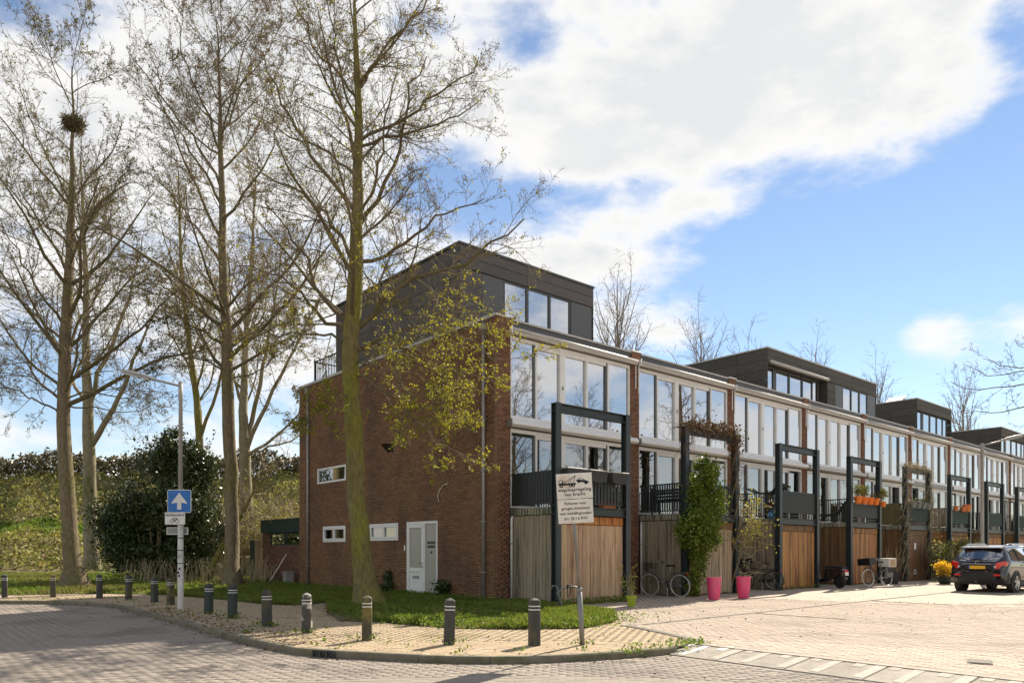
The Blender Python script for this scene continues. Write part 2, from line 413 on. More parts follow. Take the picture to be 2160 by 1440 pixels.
# ------------------------------------------------------------------ mesh helpers
def tag(o, label=None, cat=None, group=None, kind=None):
    if label: o['label'] = label
    if cat: o['category'] = cat
    if group: o['group'] = group
    if kind: o['kind'] = kind
    return o
def link(name, me, parent=None, loc=(0, 0, 0), rot=(0, 0, 0)):
    o = bpy.data.objects.new(name, me)
    o.location = loc; o.rotation_euler = rot
    if parent is not None: o.parent = parent
    COL.objects.link(o)
    return o
def thing(name, label, cat, loc=(0, 0, 0), rz=0.0, group=None):
    o = bpy.data.objects.new(name, None)
    o.empty_display_size = .2
    o.location = loc; o.rotation_euler = (0, 0, rz)
    COL.objects.link(o)
    return tag(o, label, cat, group)
def copy_tree(o, parent=None):
    c = o.copy()
    for ch in [c]:
        COL.objects.link(ch)
    if parent is not None: c.parent = parent
    for ch in list(o.children):
        copy_tree(ch, c)
    return c
def np_mesh(name, verts, faces, mats, smooth=False, mat_idx=None):
    """faces: int array (n,4) or (n,3) or a list of those"""
    me = bpy.data.meshes.new(name)
    verts = np.asarray(verts, dtype=np.float32).reshape(-1, 3)
    fl = faces if isinstance(faces, list) else [faces]
    fl = [np.asarray(f, dtype=np.int32) for f in fl if len(f)]
    loops = np.concatenate([f.ravel() for f in fl])
    sizes = np.concatenate([np.full(len(f), f.shape[1], dtype=np.int32) for f in fl])
    starts = np.concatenate([[0], np.cumsum(sizes)[:-1]]).astype(np.int32)
    me.vertices.add(len(verts)); me.vertices.foreach_set('co', verts.ravel())
    me.loops.add(len(loops)); me.loops.foreach_set('vertex_index', loops)
    me.polygons.add(len(sizes)); me.polygons.foreach_set('loop_start', starts); me.polygons.foreach_set('loop_total', sizes)
    if mat_idx is not None:
        me.polygons.foreach_set('material_index', np.asarray(mat_idx, dtype=np.int32))
    if smooth:
        me.polygons.foreach_set('use_smooth', np.ones(len(sizes), dtype=bool))
    for m in (mats if isinstance(mats, (list, tuple)) else [mats]):
        me.materials.append(MATS[m])
    me.update(calc_edges=True)
    me.validate()
    return me

class MB:
    def __init__(s): s.v = []; s.f = []
    def add(s, verts, faces):
        o = len(s.v)
        s.v += [tuple(v) for v in verts]
        s.f += [tuple(i + o for i in f) for f in faces]
        return s
    def box(s, x0, x1, y0, y1, z0, z1, M=None, b=0.0):
        v, f = cbox(abs(x1 - x0), abs(y1 - y0), abs(z1 - z0), b)
        c = Vector(((x0 + x1) / 2, (y0 + y1) / 2, (z0 + z1) / 2))
        vv = [Vector(p) + c for p in v]
        if M is not None: vv = [M @ p for p in vv]
        return s.add(vv, f)
    def tube(s, pts, r, k=8, caps=True, closed=False):
        pts = [Vector(p) for p in pts]
        n = len(pts)
        rs = r if isinstance(r, (list, tuple)) else [r] * n
        o = len(s.v)
        prev = None
        for i, p in enumerate(pts):
            if closed: t = pts[(i + 1) % n] - pts[i - 1]
            else: t = pts[min(i + 1, n - 1)] - pts[max(i - 1, 0)]
            if t.length < 1e-9: t = Vector((0, 0, 1))
            t.normalize()
            if prev is None:
                a = t.orthogonal().normalized()
            else:
                a = (prev - t * prev.dot(t))
                a = a.normalized() if a.length > 1e-6 else t.orthogonal().normalized()
            prev = a
            b = t.cross(a)
            for j in range(k):
                w = 2 * math.pi * j / k
                s.v.append(tuple(p + (a * math.cos(w) + b * math.sin(w)) * rs[i]))
        m = n if closed else n - 1
        for i in range(m):
            for j in range(k):
                i2 = (i + 1) % n; j2 = (j + 1) % k
                s.f.append((o + i * k + j, o + i * k + j2, o + i2 * k + j2, o + i2 * k + j))
        if caps and not closed:
            s.f.append(tuple(o + j for j in reversed(range(k))))
            s.f.append(tuple(o + (n - 1) * k + j for j in range(k)))
        return s
    def lathe(s, prof, k=20, M=None, caps=True):
        o = len(s.v)
        for (r, z) in prof:
            for j in range(k):
                w = 2 * math.pi * j / k
                p = Vector((r * math.cos(w), r * math.sin(w), z))
                if M is not None: p = M @ p
                s.v.append(tuple(p))
        for i in range(len(prof) - 1):
            for j in range(k):
                j2 = (j + 1) % k
                s.f.append((o + i * k + j, o + i * k + j2, o + (i + 1) * k + j2, o + (i + 1) * k + j))
        if caps:
            s.f.append(tuple(o + j for j in reversed(range(k))))
            s.f.append(tuple(o + (len(prof) - 1) * k + j for j in range(k)))
        return s
    def prism(s, poly, y0, y1, M=None):
        """polygon in x,z extruded along y"""
        n = len(poly)
        vv = [Vector((x, y0, z)) for x, z in poly] + [Vector((x, y1, z)) for x, z in poly]
        if M is not None: vv = [M @ p for p in vv]
        ff = [tuple(range(n)), tuple(reversed(range(n, 2 * n)))]
        for i in range(n):
            j = (i + 1) % n
            ff.append((i, i + n, j + n, j))
        return s.add(vv, ff)
    def mesh(s, name, m, smooth=False):
        me = bpy.data.meshes.new(name)
        me.from_pydata(s.v, [], s.f)
        me.materials.append(MATS[m])
        if smooth:
            me.polygons.foreach_set('use_smooth', [True] * len(me.polygons))
        me.update()
        return me
    def build(s, name, m, parent=None, loc=(0, 0, 0), rot=(0, 0, 0), smooth=False, auto=None):
        me = s.mesh(name, m, smooth or auto is not None)
        if auto is not None:
            try: me.set_sharp_from_angle(angle=math.radians(auto))
            except Exception: pass
        return link(name, me, parent, loc, rot)

def cbox(dx, dy, dz, b=0.0):
    x, y, z = dx / 2, dy / 2, dz / 2
    b = min(b, x * .8, y * .8, z * .8)
    if b <= 0:
        v = [(-x, -y, -z), (x, -y, -z), (x, y, -z), (-x, y, -z), (-x, -y, z), (x, -y, z), (x, y, z), (-x, y, z)]
        f = [(3, 2, 1, 0), (4, 5, 6, 7), (0, 1, 5, 4), (1, 2, 6, 5), (2, 3, 7, 6), (3, 0, 4, 7)]
        return v, f
    v = []; idx = {}
    for sx in (-1, 1):
        for sy in (-1, 1):
            for sz in (-1, 1):
                idx[(sx, sy, sz, 0)] = len(v); v.append((sx * x, sy * (y - b), sz * (z - b)))
                idx[(sx, sy, sz, 1)] = len(v); v.append((sx * (x - b), sy * y, sz * (z - b)))
                idx[(sx, sy, sz, 2)] = len(v); v.append((sx * (x - b), sy * (y - b), sz * z))
    f = []
    def orient(face):
        p = [Vector(v[i]) for i in face]
        nrm = (p[1] - p[0]).cross(p[2] - p[0])
        c = sum(p, Vector()) / len(p)
        return face if nrm.dot(c) > 0 else tuple(reversed(face))
    for s in (-1, 1):
        f.append(orient(tuple(idx[(s, a, c, 0)] for a, c in ((-1, -1), (1, -1), (1, 1), (-1, 1)))))
        f.append(orient(tuple(idx[(a, s, c, 1)] for a, c in ((-1, -1), (1, -1), (1, 1), (-1, 1)))))
        f.append(orient(tuple(idx[(a, c, s, 2)] for a, c in ((-1, -1), (1, -1), (1, 1), (-1, 1)))))
    for a in (-1, 1):
        for c in (-1, 1):
            f.append(orient((idx[(a, c, -1, 0)], idx[(a, c, 1, 0)], idx[(a, c, 1, 1)], idx[(a, c, -1, 1)])))
            f.append(orient((idx[(a, -1, c, 0)], idx[(a, 1, c, 0)], idx[(a, 1, c, 2)], idx[(a, -1, c, 2)])))
            f.append(orient((idx[(-1, a, c, 1)], idx[(1, a, c, 1)], idx[(1, a, c, 2)], idx[(-1, a, c, 2)])))
            for e in (-1, 1):
                f.append(orient((idx[(a, c, e, 0)], idx[(a, c, e, 1)], idx[(a, c, e, 2)])))
    return v, f
BOXES = {}
def B(parent, name, x0, x1, y0, y1, z0, z1, m, b=0.0, rot=(0, 0, 0)):
    """one box-shaped piece, mesh data shared between alike pieces"""
    key = (round(abs(x1 - x0), 3), round(abs(y1 - y0), 3), round(abs(z1 - z0), 3), m, b)
    if key not in BOXES:
        v, f = cbox(*key[:3], b)
        mb = MB().add(v, f)
        BOXES[key] = mb.mesh(name, m)
    return link(name, BOXES[key], parent, ((x0 + x1) / 2, (y0 + y1) / 2, (z0 + z1) / 2), rot)
def BB(parent, name, boxes, m, b=0.0):
    """several joined boxes as one part, baked at the parent's origin so it can carry sub-parts"""
    mb = MB()
    for bx in boxes: mb.box(*bx, b=b)
    return mb.build(name, m, parent)
def text(parent, body, size, loc, rot, m, name='lettering', align='CENTER', width=1.0, bold=0.0, sp=1.0):
    cu = bpy.data.curves.new('t', 'FONT'); cu.body = body; cu.size = size; cu.align_x = align; cu.align_y = 'CENTER'
    cu.extrude = .0008; cu.offset = bold; cu.space_character = sp; cu.resolution_u = 3
    o = bpy.data.objects.new('t', cu); COL.objects.link(o)
    dg = bpy.context.evaluated_depsgraph_get()
    me = bpy.data.meshes.new_from_object(o.evaluated_get(dg))
    bpy.data.objects.remove(o, do_unlink=True); bpy.data.curves.remove(cu)
    me.materials.clear(); me.materials.append(MATS[m]); me.name = name
    t = link(name, me, parent, loc, rot); t.scale = (width, 1, 1)
    return t
def inpoly(pts, poly):
    x, y = pts[:, 0], pts[:, 1]
    ins = np.zeros(len(pts), bool)
    n = len(poly)
    for i in range(n):
        x0, y0 = poly[i][0], poly[i][1]; x1, y1 = poly[(i + 1) % n][0], poly[(i + 1) % n][1]
        c = ((y0 > y) != (y1 > y))
        with np.errstate(divide='ignore', invalid='ignore'):
            xi = (x1 - x0) * (y - y0) / (y1 - y0 + 1e-12) + x0
        ins ^= c & (x < xi)
    return ins
def scatter_in(poly, n, rng=RNG):
    P = np.array([(p[0], p[1]) for p in poly]); lo, hi = P.min(0), P.max(0)
    out = np.zeros((0, 2))
    while len(out) < n:
        q = lo + (hi - lo) * rng.random((n * 2, 2))
        out = np.concatenate([out, q[inpoly(q, poly)]])
    return out[:n]
def unit(v):
    return v / np.maximum(np.linalg.norm(v, axis=-1, keepdims=True), 1e-9)
def tubes_np(P, R, k):
    """P (N,n,3) centre lines, R (N,n) radii -> verts, quads"""
    N_, n, _ = P.shape
    T = np.empty_like(P)
    T[:, 1:-1] = P[:, 2:] - P[:, :-2]; T[:, 0] = P[:, 1] - P[:, 0]; T[:, -1] = P[:, -1] - P[:, -2]
    T = unit(T)
    ov = unit(P[:, -1] - P[:, 0])
    ref = np.where(np.abs(ov[:, 2:3]) > .8, np.array([[1., 0, 0]]), np.array([[0, 0, 1.]]))[:, None, :]
    A = unit(np.cross(T, np.broadcast_to(ref, T.shape)))
    Bv = np.cross(T, A)
    w = np.arange(k) * 2 * math.pi / k
    V = P[:, :, None, :] + R[:, :, None, None] * (A[:, :, None, :] * np.cos(w)[None, None, :, None] + Bv[:, :, None, :] * np.sin(w)[None, None, :, None])
    base = (np.arange(N_) * n * k)[:, None, None]
    i = np.arange(n - 1)[None, :, None]; j = np.arange(k)[None, None, :]; j2 = (j + 1) % k
    q = np.stack([base + i * k + j, base + i * k + j2, base + (i + 1) * k + j2, base + (i + 1) * k + j], -1).reshape(-1, 4)
    return V.reshape(-1, 3), q
def cat(parts):
    vs, fs, o = [], [], 0
    for v, f in parts:
        vs.append(v); fs.append(f + o); o += len(v)
    return np.concatenate(vs), np.concatenate(fs)
def leaf_quads(C, size, rng, up=None, aspect=.55, droop=0.0):
    """rhombic leaves at points C"""
    n = len(C)
    d = unit(rng.normal(size=(n, 3)) + np.array([0, 0, -droop]))
    if up is not None: d = unit(d + up)
    e = unit(np.cross(d, rng.normal(size=(n, 3))))
    s = (size * (.6 + .8 * rng.random(n)))[:, None] if np.isscalar(size) else (size * (.6 + .8 * rng.random(n)))[:, None]
    nn = np.cross(d, e)
    V = np.stack([C, C + d * s * .5 + e * s * aspect * .5 + nn * s * .08, C + d * s, C + d * s * .5 - e * s * aspect * .5 + nn * s * .08], 1)
    q = np.arange(n * 4).reshape(n, 4)
    return V.reshape(-1, 3), q
def grass_np(pts, z, h, w, rng, lean=.45):
    n = len(pts)
    zz = z if not np.isscalar(z) else np.full(n, z)
    a = rng.random(n) * 2 * math.pi
    hh = h * (.45 + .9 * rng.random(n))
    lx = rng.normal(size=n) * lean * hh; ly = rng.normal(size=n) * lean * hh
    dx, dy = np.cos(a) * w, np.sin(a) * w
    b0 = np.stack([pts[:, 0] - dx, pts[:, 1] - dy, zz], 1); b1 = np.stack([pts[:, 0] + dx, pts[:, 1] + dy, zz], 1)
    mx = np.stack([pts[:, 0] + lx * .35 + dx * .8, pts[:, 1] + ly * .35 + dy * .8, zz + hh * .6], 1)
    tip = np.stack([pts[:, 0] + lx, pts[:, 1] + ly, zz + hh], 1)
    V = np.stack([b0, b1, mx, tip], 1).reshape(-1, 3)
    return V, np.arange(n * 4).reshape(n, 4)
def obj_np(name, VF, m, parent=None, loc=(0, 0, 0), smooth=False, kind=None):
    me = np_mesh(name, np.asarray(VF[0]) - np.array(loc if parent is None else (0, 0, 0)), VF[1], m, smooth)
    o = link(name, me, parent, loc if parent is None else (0, 0, 0))
    if kind: o['kind'] = kind
    return o
def sheet(name, pts, z, m, kind='structure', thick=0.0):
    me = bpy.data.meshes.new(name)
    n = len(pts)
    v = [(p[0], p[1], z) for p in pts]
    f = [tuple(range(n))]
    if thick:
        v += [(p[0], p[1], z - thick) for p in pts]
        f += [(i, i + n, (i + 1) % n + n, (i + 1) % n) for i in range(n)]
    me.from_pydata(v, [], f); me.materials.append(MATS[m]); me.update()
    # face up
    if me.polygons[0].normal.z < 0: me.flip_normals()
    return tag(link(name, me), kind=kind)

# ------------------------------------------------------------------ ground, road, pavement
sheet('ground', [(-900, -300), (900, -300), (900, 1500), (-900, 1500)], -.06, 'field')

def smooth_path(pts, step):
    pts = [np.array(p[:2]) for p in pts]
    P = [2 * pts[0] - pts[1]] + pts + [2 * pts[-1] - pts[-2]]
    out = []
    for i in range(1, len(P) - 2):
        for u in np.linspace(0, 1, 16, endpoint=False):
            a, b, c, d = P[i - 1], P[i], P[i + 1], P[i + 2]
            out.append(.5 * ((2 * b) + (-a + c) * u + (2 * a - 5 * b + 4 * c - d) * u * u + (-a + 3 * b - 3 * c + d) * u ** 3))
    out.append(pts[-1]); out = np.array(out)
    s = np.concatenate([[0], np.cumsum(np.linalg.norm(np.diff(out, axis=0), axis=1))])
    n = int(round(s[-1] / step)); q = np.linspace(0, s[-1], n + 1)
    return np.stack([np.interp(q, s, out[:, 0]), np.interp(q, s, out[:, 1])], 1)
KERB_PX = [(0, 1266), (133, 1267), (200, 1269.5), (245, 1275), (300, 1288), (367, 1305), (433, 1322), (500, 1340), (567, 1355), (633, 1367), (700, 1372),
           (780, 1376), (860, 1380), (947, 1383), (1067, 1384), (1200, 1380), (1317, 1373), (1405, 1366), (1471, 1357)]
kp = [(-60., 21.6), (-30., 21.3)] + [tuple(gp(*p)[:2]) for p in KERB_PX]
KERB = smooth_path(kp, .5)
tan = unit(np.gradient(KERB, axis=0)); nrm = np.stack([-tan[:, 1], tan[:, 0]], 1)   # to the left of travel = onto the pavement
KIN = KERB + nrm * .125
RA, RB = tp(-3.9, 8.3), tp(-3.0, 8.75)
far_edge = [tuple(tp(-3.0, 40)[:2]), (90, -5), (90, 120), (-90, 120), (-90, 21.6)]
walk_poly = [tuple(p) for p in KIN] + far_edge
sheet('street', walk_poly, PAV - .0030, 'street_base', thick=.2)
sheet('road', [(-90, -40), (90, -40), (90, 24), (-90, 24)], -.0030, 'road_base')

def pavers(owner, name, poly, rot, z, m, w=.205, h=.105, gap=.003, exclude=None, jit=.0012, indiv=300):
    P = np.array([(p[0], p[1]) for p in poly]); c, s = math.cos(rot), math.sin(rot)
    Rm = np.array([[c, -s], [s, c]])
    Q = P @ Rm
    lo, hi = Q.min(0), Q.max(0)
    nx = int((hi[0] - lo[0]) / w) + 2; ny = int((hi[1] - lo[1]) / h) + 2
    ix, iy = np.meshgrid(np.arange(nx), np.arange(ny))
    cx = lo[0] + (ix + .5 * (iy % 2)) * w; cy = lo[1] + iy * h
    Cq = np.stack([cx.ravel(), cy.ravel()], 1)
    Cw = Cq @ Rm.T
    ok = inpoly(Cw, poly)
    if exclude is not None:
        for e in exclude: ok &= ~inpoly(Cw, e)
    Cw = Cw[ok]
    n = len(Cw)
    rng = np.random.default_rng(len(name) * 13 + 5)
    dz = rng.normal(size=n) * jit; tx = rng.normal(size=n) * .004; ty = rng.normal(size=n) * .004
    order = np.argsort(Cw[:, 0] ** 2 + Cw[:, 1] ** 2 + 4 * np.maximum(0, np.abs(Cw[:, 0]) - .66 * Cw[:, 1]) ** 2 * 50)
    near = order[:indiv]; rest = order[indiv:]
    hw, hh = (w - gap) / 2, (h - gap) / 2
    lo_ring = np.array([(-hw, -hh), (hw, -hh), (hw, hh), (-hw, hh)]); up_ring = lo_ring * np.array([(hw - .003) / hw, (hh - .003) / hh])
    fc = [(4, 5, 6, 7), (0, 1, 5, 4), (1, 2, 6, 5), (2, 3, 7, 6), (3, 0, 4, 7)]
    vv = [(x, y, -.02) for x, y in lo_ring] + [(x, y, 0) for x, y in up_ring]
    me = bpy.data.meshes.new('paver'); me.from_pydata(vv, [], fc); me.materials.append(MATS[m]); me.update()
    for i in near:
        link('paver', me, owner, (Cw[i, 0], Cw[i, 1], z + dz[i]), (tx[i], ty[i], rot))
    V = np.array(vv)
    k = len(rest)
    T = np.broadcast_to(V, (k, 8, 3)).copy()
    T[:, :, 2] += dz[rest][:, None] + T[:, :, 0] * -ty[rest][:, None] + T[:, :, 1] * tx[rest][:, None] + z
    xy = T[:, :, :2] @ Rm.T + Cw[rest][:, None, :]
    T[:, :, :2] = xy
    F = (np.array(fc)[None] + (np.arange(k) * 8)[:, None, None]).reshape(-1, 4)
    o = obj_np(name, (T.reshape(-1, 3), F), m, owner)
    o['kind'] = 'stuff'
    return o
road_o = bpy.data.objects['road']; street_o = bpy.data.objects['street']
kerb_list = [tuple(p) for p in KERB if p[0] > -16]
def sub(poly, ymax): return [(x, min(y, ymax)) for x, y in poly]
ramp_hole = [tuple(tp(-3.9, 8.2)[:2]), tuple(tp(-3.9, 30)[:2]), tuple(tp(40, 30)[:2]), tuple(tp(40, 8.2)[:2])]
road_poly = kerb_list + [tuple(RA[:2]), tuple(tp(-3.9, 13.5)[:2]), (2.0, 8.0), (-6.5, 8.0), (-16, 20.5)]
pavers(road_o, 'road_pavers', road_poly, math.radians(-4), 0.0, 'paver_road', exclude=[ramp_hole])
# flush band between pavement and street
BAND = [gp(1318, 1318), gp(1360, 1326), gp(1410, 1336), gp(1478, 1352)]
kin_list = [tuple(p) for p in KIN if p[0] > -15.5]
LAWN_PX = [(345, 1254), (450, 1262), (560, 1274), (640, 1276), (690, 1270), (690, 1291), (716, 1309), (800, 1311), (870, 1318), (960, 1325), (1100, 1327), (1230, 1325), (1296, 1312), (1290, 1290)]
lawn_front = [tuple(gp(*p)[:2]) for p in LAWN_PX]
walk_pav = kin_list + [tuple(BAND[-1][:2]), tuple(BAND[1][:2]), tuple(BAND[0][:2])] + lawn_front[::-1] + [(-15.5, 23.4)]
pavers(street_o, 'pavement_pavers', walk_pav, math.radians(28), PAV, 'paver_walk')
st_poly = [tuple(p[:2]) for p in BAND] + [tuple(tp(-3.0, 8.8)[:2]), tuple(tp(-3.0, 16.0)[:2]), (13.5, 18.2), tuple(tp(6.5, 1.9)[:2]), tuple(tp(4.5, .3)[:2]), tuple(tp(3.4, 2.2)[:2]), tuple(gp(1300, 1300)[:2])]
pavers(street_o, 'street_pavers', st_poly, math.atan2(NOUT.y, NOUT.x), PAV, 'paver_street')
# dark flush courses: pavement edge and parking bays
def course(pts, wid, name):
    pts = smooth_path([tuple(p[:2]) for p in pts], .21)
    t_ = unit(np.gradient(pts, axis=0)); n_ = np.stack([-t_[:, 1], t_[:, 0]], 1)
    vs, fs = [], []
    for i in range(len(pts) - 1):
        a, b = pts[i] + t_[i] * .004, pts[i + 1] - t_[i] * .004
        o = len(vs)
        zz = PAV + .006 + random.uniform(-.001, .001)
        for p in (a - n_[i] * wid / 2, b - n_[i] * wid / 2, b + n_[i] * wid / 2, a + n_[i] * wid / 2): vs.append((p[0], p[1], zz))
        for p in (a - n_[i] * wid / 2, b - n_[i] * wid / 2, b + n_[i] * wid / 2, a + n_[i] * wid / 2): vs.append((p[0], p[1], zz - .02))
        fs += [(o, o + 1, o + 2, o + 3), (o, o + 4, o + 5, o + 1), (o + 1, o + 5, o + 6, o + 2), (o + 2, o + 6, o + 7, o + 3), (o + 3, o + 7, o + 4, o)]
    o = obj_np(name, (np.array(vs), np.array(fs)), 'paver_dark', street_o)
    o['kind'] = 'stuff'
course(BAND, .22, 'edge_course')
course([tp(-1.5, 6.35), tp(10, 6.3), tp(30, 6.3)], .11, 'edge_course')
for tt in (2.4, 8.5, 14.6): course([tp(tt, 6.4), tp(tt + .05, 7.4), tp(tt + .1, 8.4)], .11, 'bay_course')

# kerb of single stones
kerb = tag(bpy.data.objects.new('kerb', None), kind='structure'); COL.objects.link(kerb)
step = 2
GULLY = np.array(gp(694, 1372)[:2])
i = 0
KS = [j for j in range(len(KERB)) if KERB[j, 0] > -20]
i = KS[0]
while i + step < len(KERB):
    a, b = i, i + step
    ids = [a, a + 1, b]
    mid = KERB[a + 1]
    g = .004
    vs = []
    for q, j in enumerate(ids):
        sh = tan[j] * (g if q == 0 else (-g if q == 2 else 0))
        o_, n_ = KERB[j] + sh, nrm[j]
        for off, z in ((0, -.1), (0, PAV - .02), (.018, PAV + .002), (.125, PAV + .002), (.125, -.1)):
            vs.append((o_[0] + n_[0] * off, o_[1] + n_[1] * off, z))
    fs = []
    for q in range(2):
        for w in range(4): fs.append((q * 5 + w, q * 5 + w + 1, (q + 1) * 5 + w + 1, (q + 1) * 5 + w))
    fs += [(4, 3, 2, 1, 0), (10, 11, 12, 13, 14)]
    c = Vector((mid[0], mid[1], 0))
    vs = [tuple(Vector(v) - c) for v in vs]
    me = bpy.data.meshes.new('kerb_stone'); me.from_pydata(vs, [], fs); me.materials.append(MATS['kerb_stone']); me.update()
    link('kerb_stone', me, kerb, (c.x, c.y, random.uniform(-.004, .004)))
    i = b
# storm drain let into the kerb
gi = int(np.argmin(np.linalg.norm(KERB - GULLY, axis=1)))
gd = thing('storm_drain', 'dark cast iron storm drain inlet set in the curved kerb', 'drain', (KERB[gi, 0], KERB[gi, 1], 0), math.atan2(tan[gi, 1], tan[gi, 0]))
BB(gd, 'frame', [(-.19, .19, -.030, .02, .085, .112), (-.19, -.17, -.030, .02, -.005, .085), (.17, .19, -.030, .02, -.005, .085), (-.17, .17, -.030, .02, -.005, .012)], 'bollard', .003)
for x in (-.06, .06): B(gd, 'bar', x - .012, x + .012, -.028, .0, .012, .085, 'bollard')
B(gd, 'opening_shade_sheet', -.17, .17, -.012, -.006, .012, .085, 'black')  # black sheet behind the bars, in place of the shaded hole

# ramp of concrete blocks up to the side street
ramp = tag(bpy.data.objects.new('ramp', None), kind='structure'); COL.objects.link(ramp)
ramp.location = tp(-3.9, 8.55, 0); ramp.rotation_euler = (0, 0, ROT)
for j in range(9):
    y1 = -j * 1.0; y0 = y1 - .985
    mb = MB()
    vs = [(0, y0, -.1), (.9, y0, -.1), (.9, y1, -.1), (0, y1, -.1), (0, y0, .012), (.9, y0, PAV + .001), (.9, y1, PAV + .001), (0, y1, .012)]
    mb.add(vs, [(3, 2, 1, 0), (4, 5, 6, 7), (0, 1, 5, 4), (1, 2, 6, 5), (2, 3, 7, 6), (3, 0, 4, 7)])
    bl = mb.build('ramp_block', 'ramp_concrete', ramp)
    sl = (PAV - .011) / .9
    def mark(xa, xb, ya, yb, m):
        v = [(xa, ya, .012 + sl * xa + .004), (xb, ya, .012 + sl * xb + .004), (xb, yb, .012 + sl * xb + .004), (xa, yb, .012 + sl * xa + .004)]
        MB().add(v, [(0, 1, 2, 3)]).build('painted_mark', m, bl)
    m = 'white_mark' if j == 0 else 'worn_mark'
    mark(.06, .86, y1 - .42, y1 - .30, m)
    mark(.60, .86, y1 - .16, y1 - .04, 'white_mark' if j == 0 else 'worn_mark')
    mark(.56, .86, y1 - .74, y1 - .60, 'white_mark' if j == 0 else 'worn_mark')
    mark(.06, .86, y1 - .975, y1 - .84, 'worn_mark')
mh = thing('manhole_cover', 'small square metal cover lying in the sunny street paving', 'manhole', tp(-2.0, 12.2, PAV + .006), ROT + .3)
B(mh, 'plate', -.17, .17, -.12, .12, 0, .012, 'paver_dark', .003)
B(mh, 'rim', -.19, .19, -.14, .14, -.01, .006, 'paver_dark')

# ------------------------------------------------------------------ lawn beside the gable
lawn_poly = lawn_front + [tuple(tp(.6, 1.2)[:2]), tuple(tp(.58, 0)[:2])] + [tuple(tp(0.0, -s)[:2]) for s in (0, 4, 8, 12, 16)] + [(-14, 36), (-14, 24.2)]
lawn_o = sheet('lawn', lawn_poly, PAV + .012, 'lawn_soil')
vpts = scatter_in(lawn_poly, 240000)
dd = vpts[:, 1]
keep = RNG.random(len(vpts)) < np.clip(1.5 - dd / 30., .25, 1)
vpts = vpts[keep & (vpts[:, 1] < 30)]
nz = np.sin(vpts[:, 0] * 1.7 + 1.3 * np.sin(vpts[:, 1] * 1.1)) * .5 + np.sin(vpts[:, 0] * 4.1 + vpts[:, 1] * 3.3) * .3
dk = np.min(np.stack([np.abs((vpts[:, 1] - gp(*p).y)) + np.abs(vpts[:, 0] - gp(*p).x) for p in [(760, 1300)]]), 0)
bare = ((dk < 1.6) & (RNG.random(len(vpts)) < .8)) | ((nz + .35 * np.sin(vpts[:, 0] * 7.3) * np.sin(vpts[:, 1] * 8.9) < -.42) & (RNG.random(len(vpts)) < .75))
vpts = vpts[~bare]; nz = nz[~bare]
hh = np.clip(.10 + .06 * nz, .035, .22)
g = thing('grass', 'green lawn of uneven grass in front of the brick gable', 'grass'); g['kind'] = 'stuff'
col_sel = RNG.random(len(vpts)) < .3
for sel, m in ((~col_sel, 'blade'), (col_sel, 'blade_olive')):
    V, F = grass_np(vpts[sel], PAV + .008, hh[sel], .006, RNG)
    o = obj_np('grass_blades', (V, F), m, g); o['kind'] = 'stuff'
# broad-leaved weeds along the gable foot and the edges
wp = []
for s_ in np.linspace(-.2, 16, 900):
    q = tp(0, -s_); r_ = abs(random.gauss(.25, .35)) if s_ > 5 else abs(random.gauss(.1, .16))
    v = Vector((-D.x, -D.y, 0)) * r_
    wp.append((q.x + v.x, q.y + v.y))
for t_ in np.linspace(.5, 3.4, 160):
    q = tp(t_, 1.95 + abs(random.gauss(0, .1))); wp.append((q.x, q.y))
for _ in range(260):
    q = lawn_front[random.randrange(8, 13)]; wp.append((q[0] + random.gauss(0, .35), q[1] + random.gauss(.3, .25)))
wp = np.array(wp)
C = np.repeat(wp, 7, 0) + RNG.normal(size=(len(wp) * 7, 2)) * .05
Cz = PAV + .02 + RNG.random(len(C)) ** 1.3 * .15
V, F = leaf_quads(np.column_stack([C, Cz]), .052, RNG, up=np.array([0, 0, .35]))
ob = obj_np('weeds', (V, F), 'blade', None)
tag(ob, 'leafy green weeds along the gable foot and the lawn edge', 'weeds', kind='stuff')
# grass field and rough ground to the left
fpoly = [(-45, 23.3), (-15.5, 23.3), (-13.8, 24.3), (-13.8, 44), (-60, 44)]
sheet('verge', fpoly, PAV + .008, 'field')
fp = scatter_in([(-30, 23.4), (-15.5, 23.4), (-13.0, 24.3), (-9, 30), (-13, 43), (-32, 43)], 90000)
nz = np.sin(fp[:, 0] * .9 + np.sin(fp[:, 1] * .7) * 2)
sel = nz + RNG.normal(size=len(fp)) * .4 > .1
g2 = thing('meadow_grass', 'rough grass between the pavement and the embankment', 'grass'); g2['kind'] = 'stuff'
for s_, m in ((sel, 'blade'), (~sel, 'blade_olive')):
    o = obj_np('grass_blades', grass_np(fp[s_], PAV, .16, .012, RNG), m, g2); o['kind'] = 'stuff'

# ------------------------------------------------------------------ embankment
def bank_h(x, y):
    h = np.interp(y, [0, 42, 45, 49, 53, 55, 58, 64, 66, 120], [0, 0, .7, 2.0, 2.35, 2.8, 4.2, 7.6, 7.9, 7.9])
    return h + (.25 * np.sin(x * .6 + y * .3) + .18 * np.sin(x * 1.7 - y * .8)) * np.clip((y - 44) / 6, 0, 1)
xs = np.linspace(-90, 45, 110); ys = np.concatenate([np.linspace(40, 68, 40), [80, 120]])
X, Y = np.meshgrid(xs, ys); Z = bank_h(X, Y) + PAV - .03
nxs, nys = len(xs), len(ys)
ii, jj = np.meshgrid(np.arange(nxs - 1), np.arange(nys - 1)); a = (jj * nxs + ii).ravel()
eb = obj_np('embankment', (np.stack([X, Y, Z], -1).reshape(-1, 3), np.stack([a, a + 1, a + nxs + 1, a + nxs], 1)), 'slope_soil', smooth=True)
tag(eb, 'grassy rail embankment rising behind the trees', 'embankment', kind='structure')
bx = RNG.random(70000) * 62 - 50; by = 43 + RNG.random(70000) * 23
strip = (by > 52.2) & (by < 56) & (bx < -18)
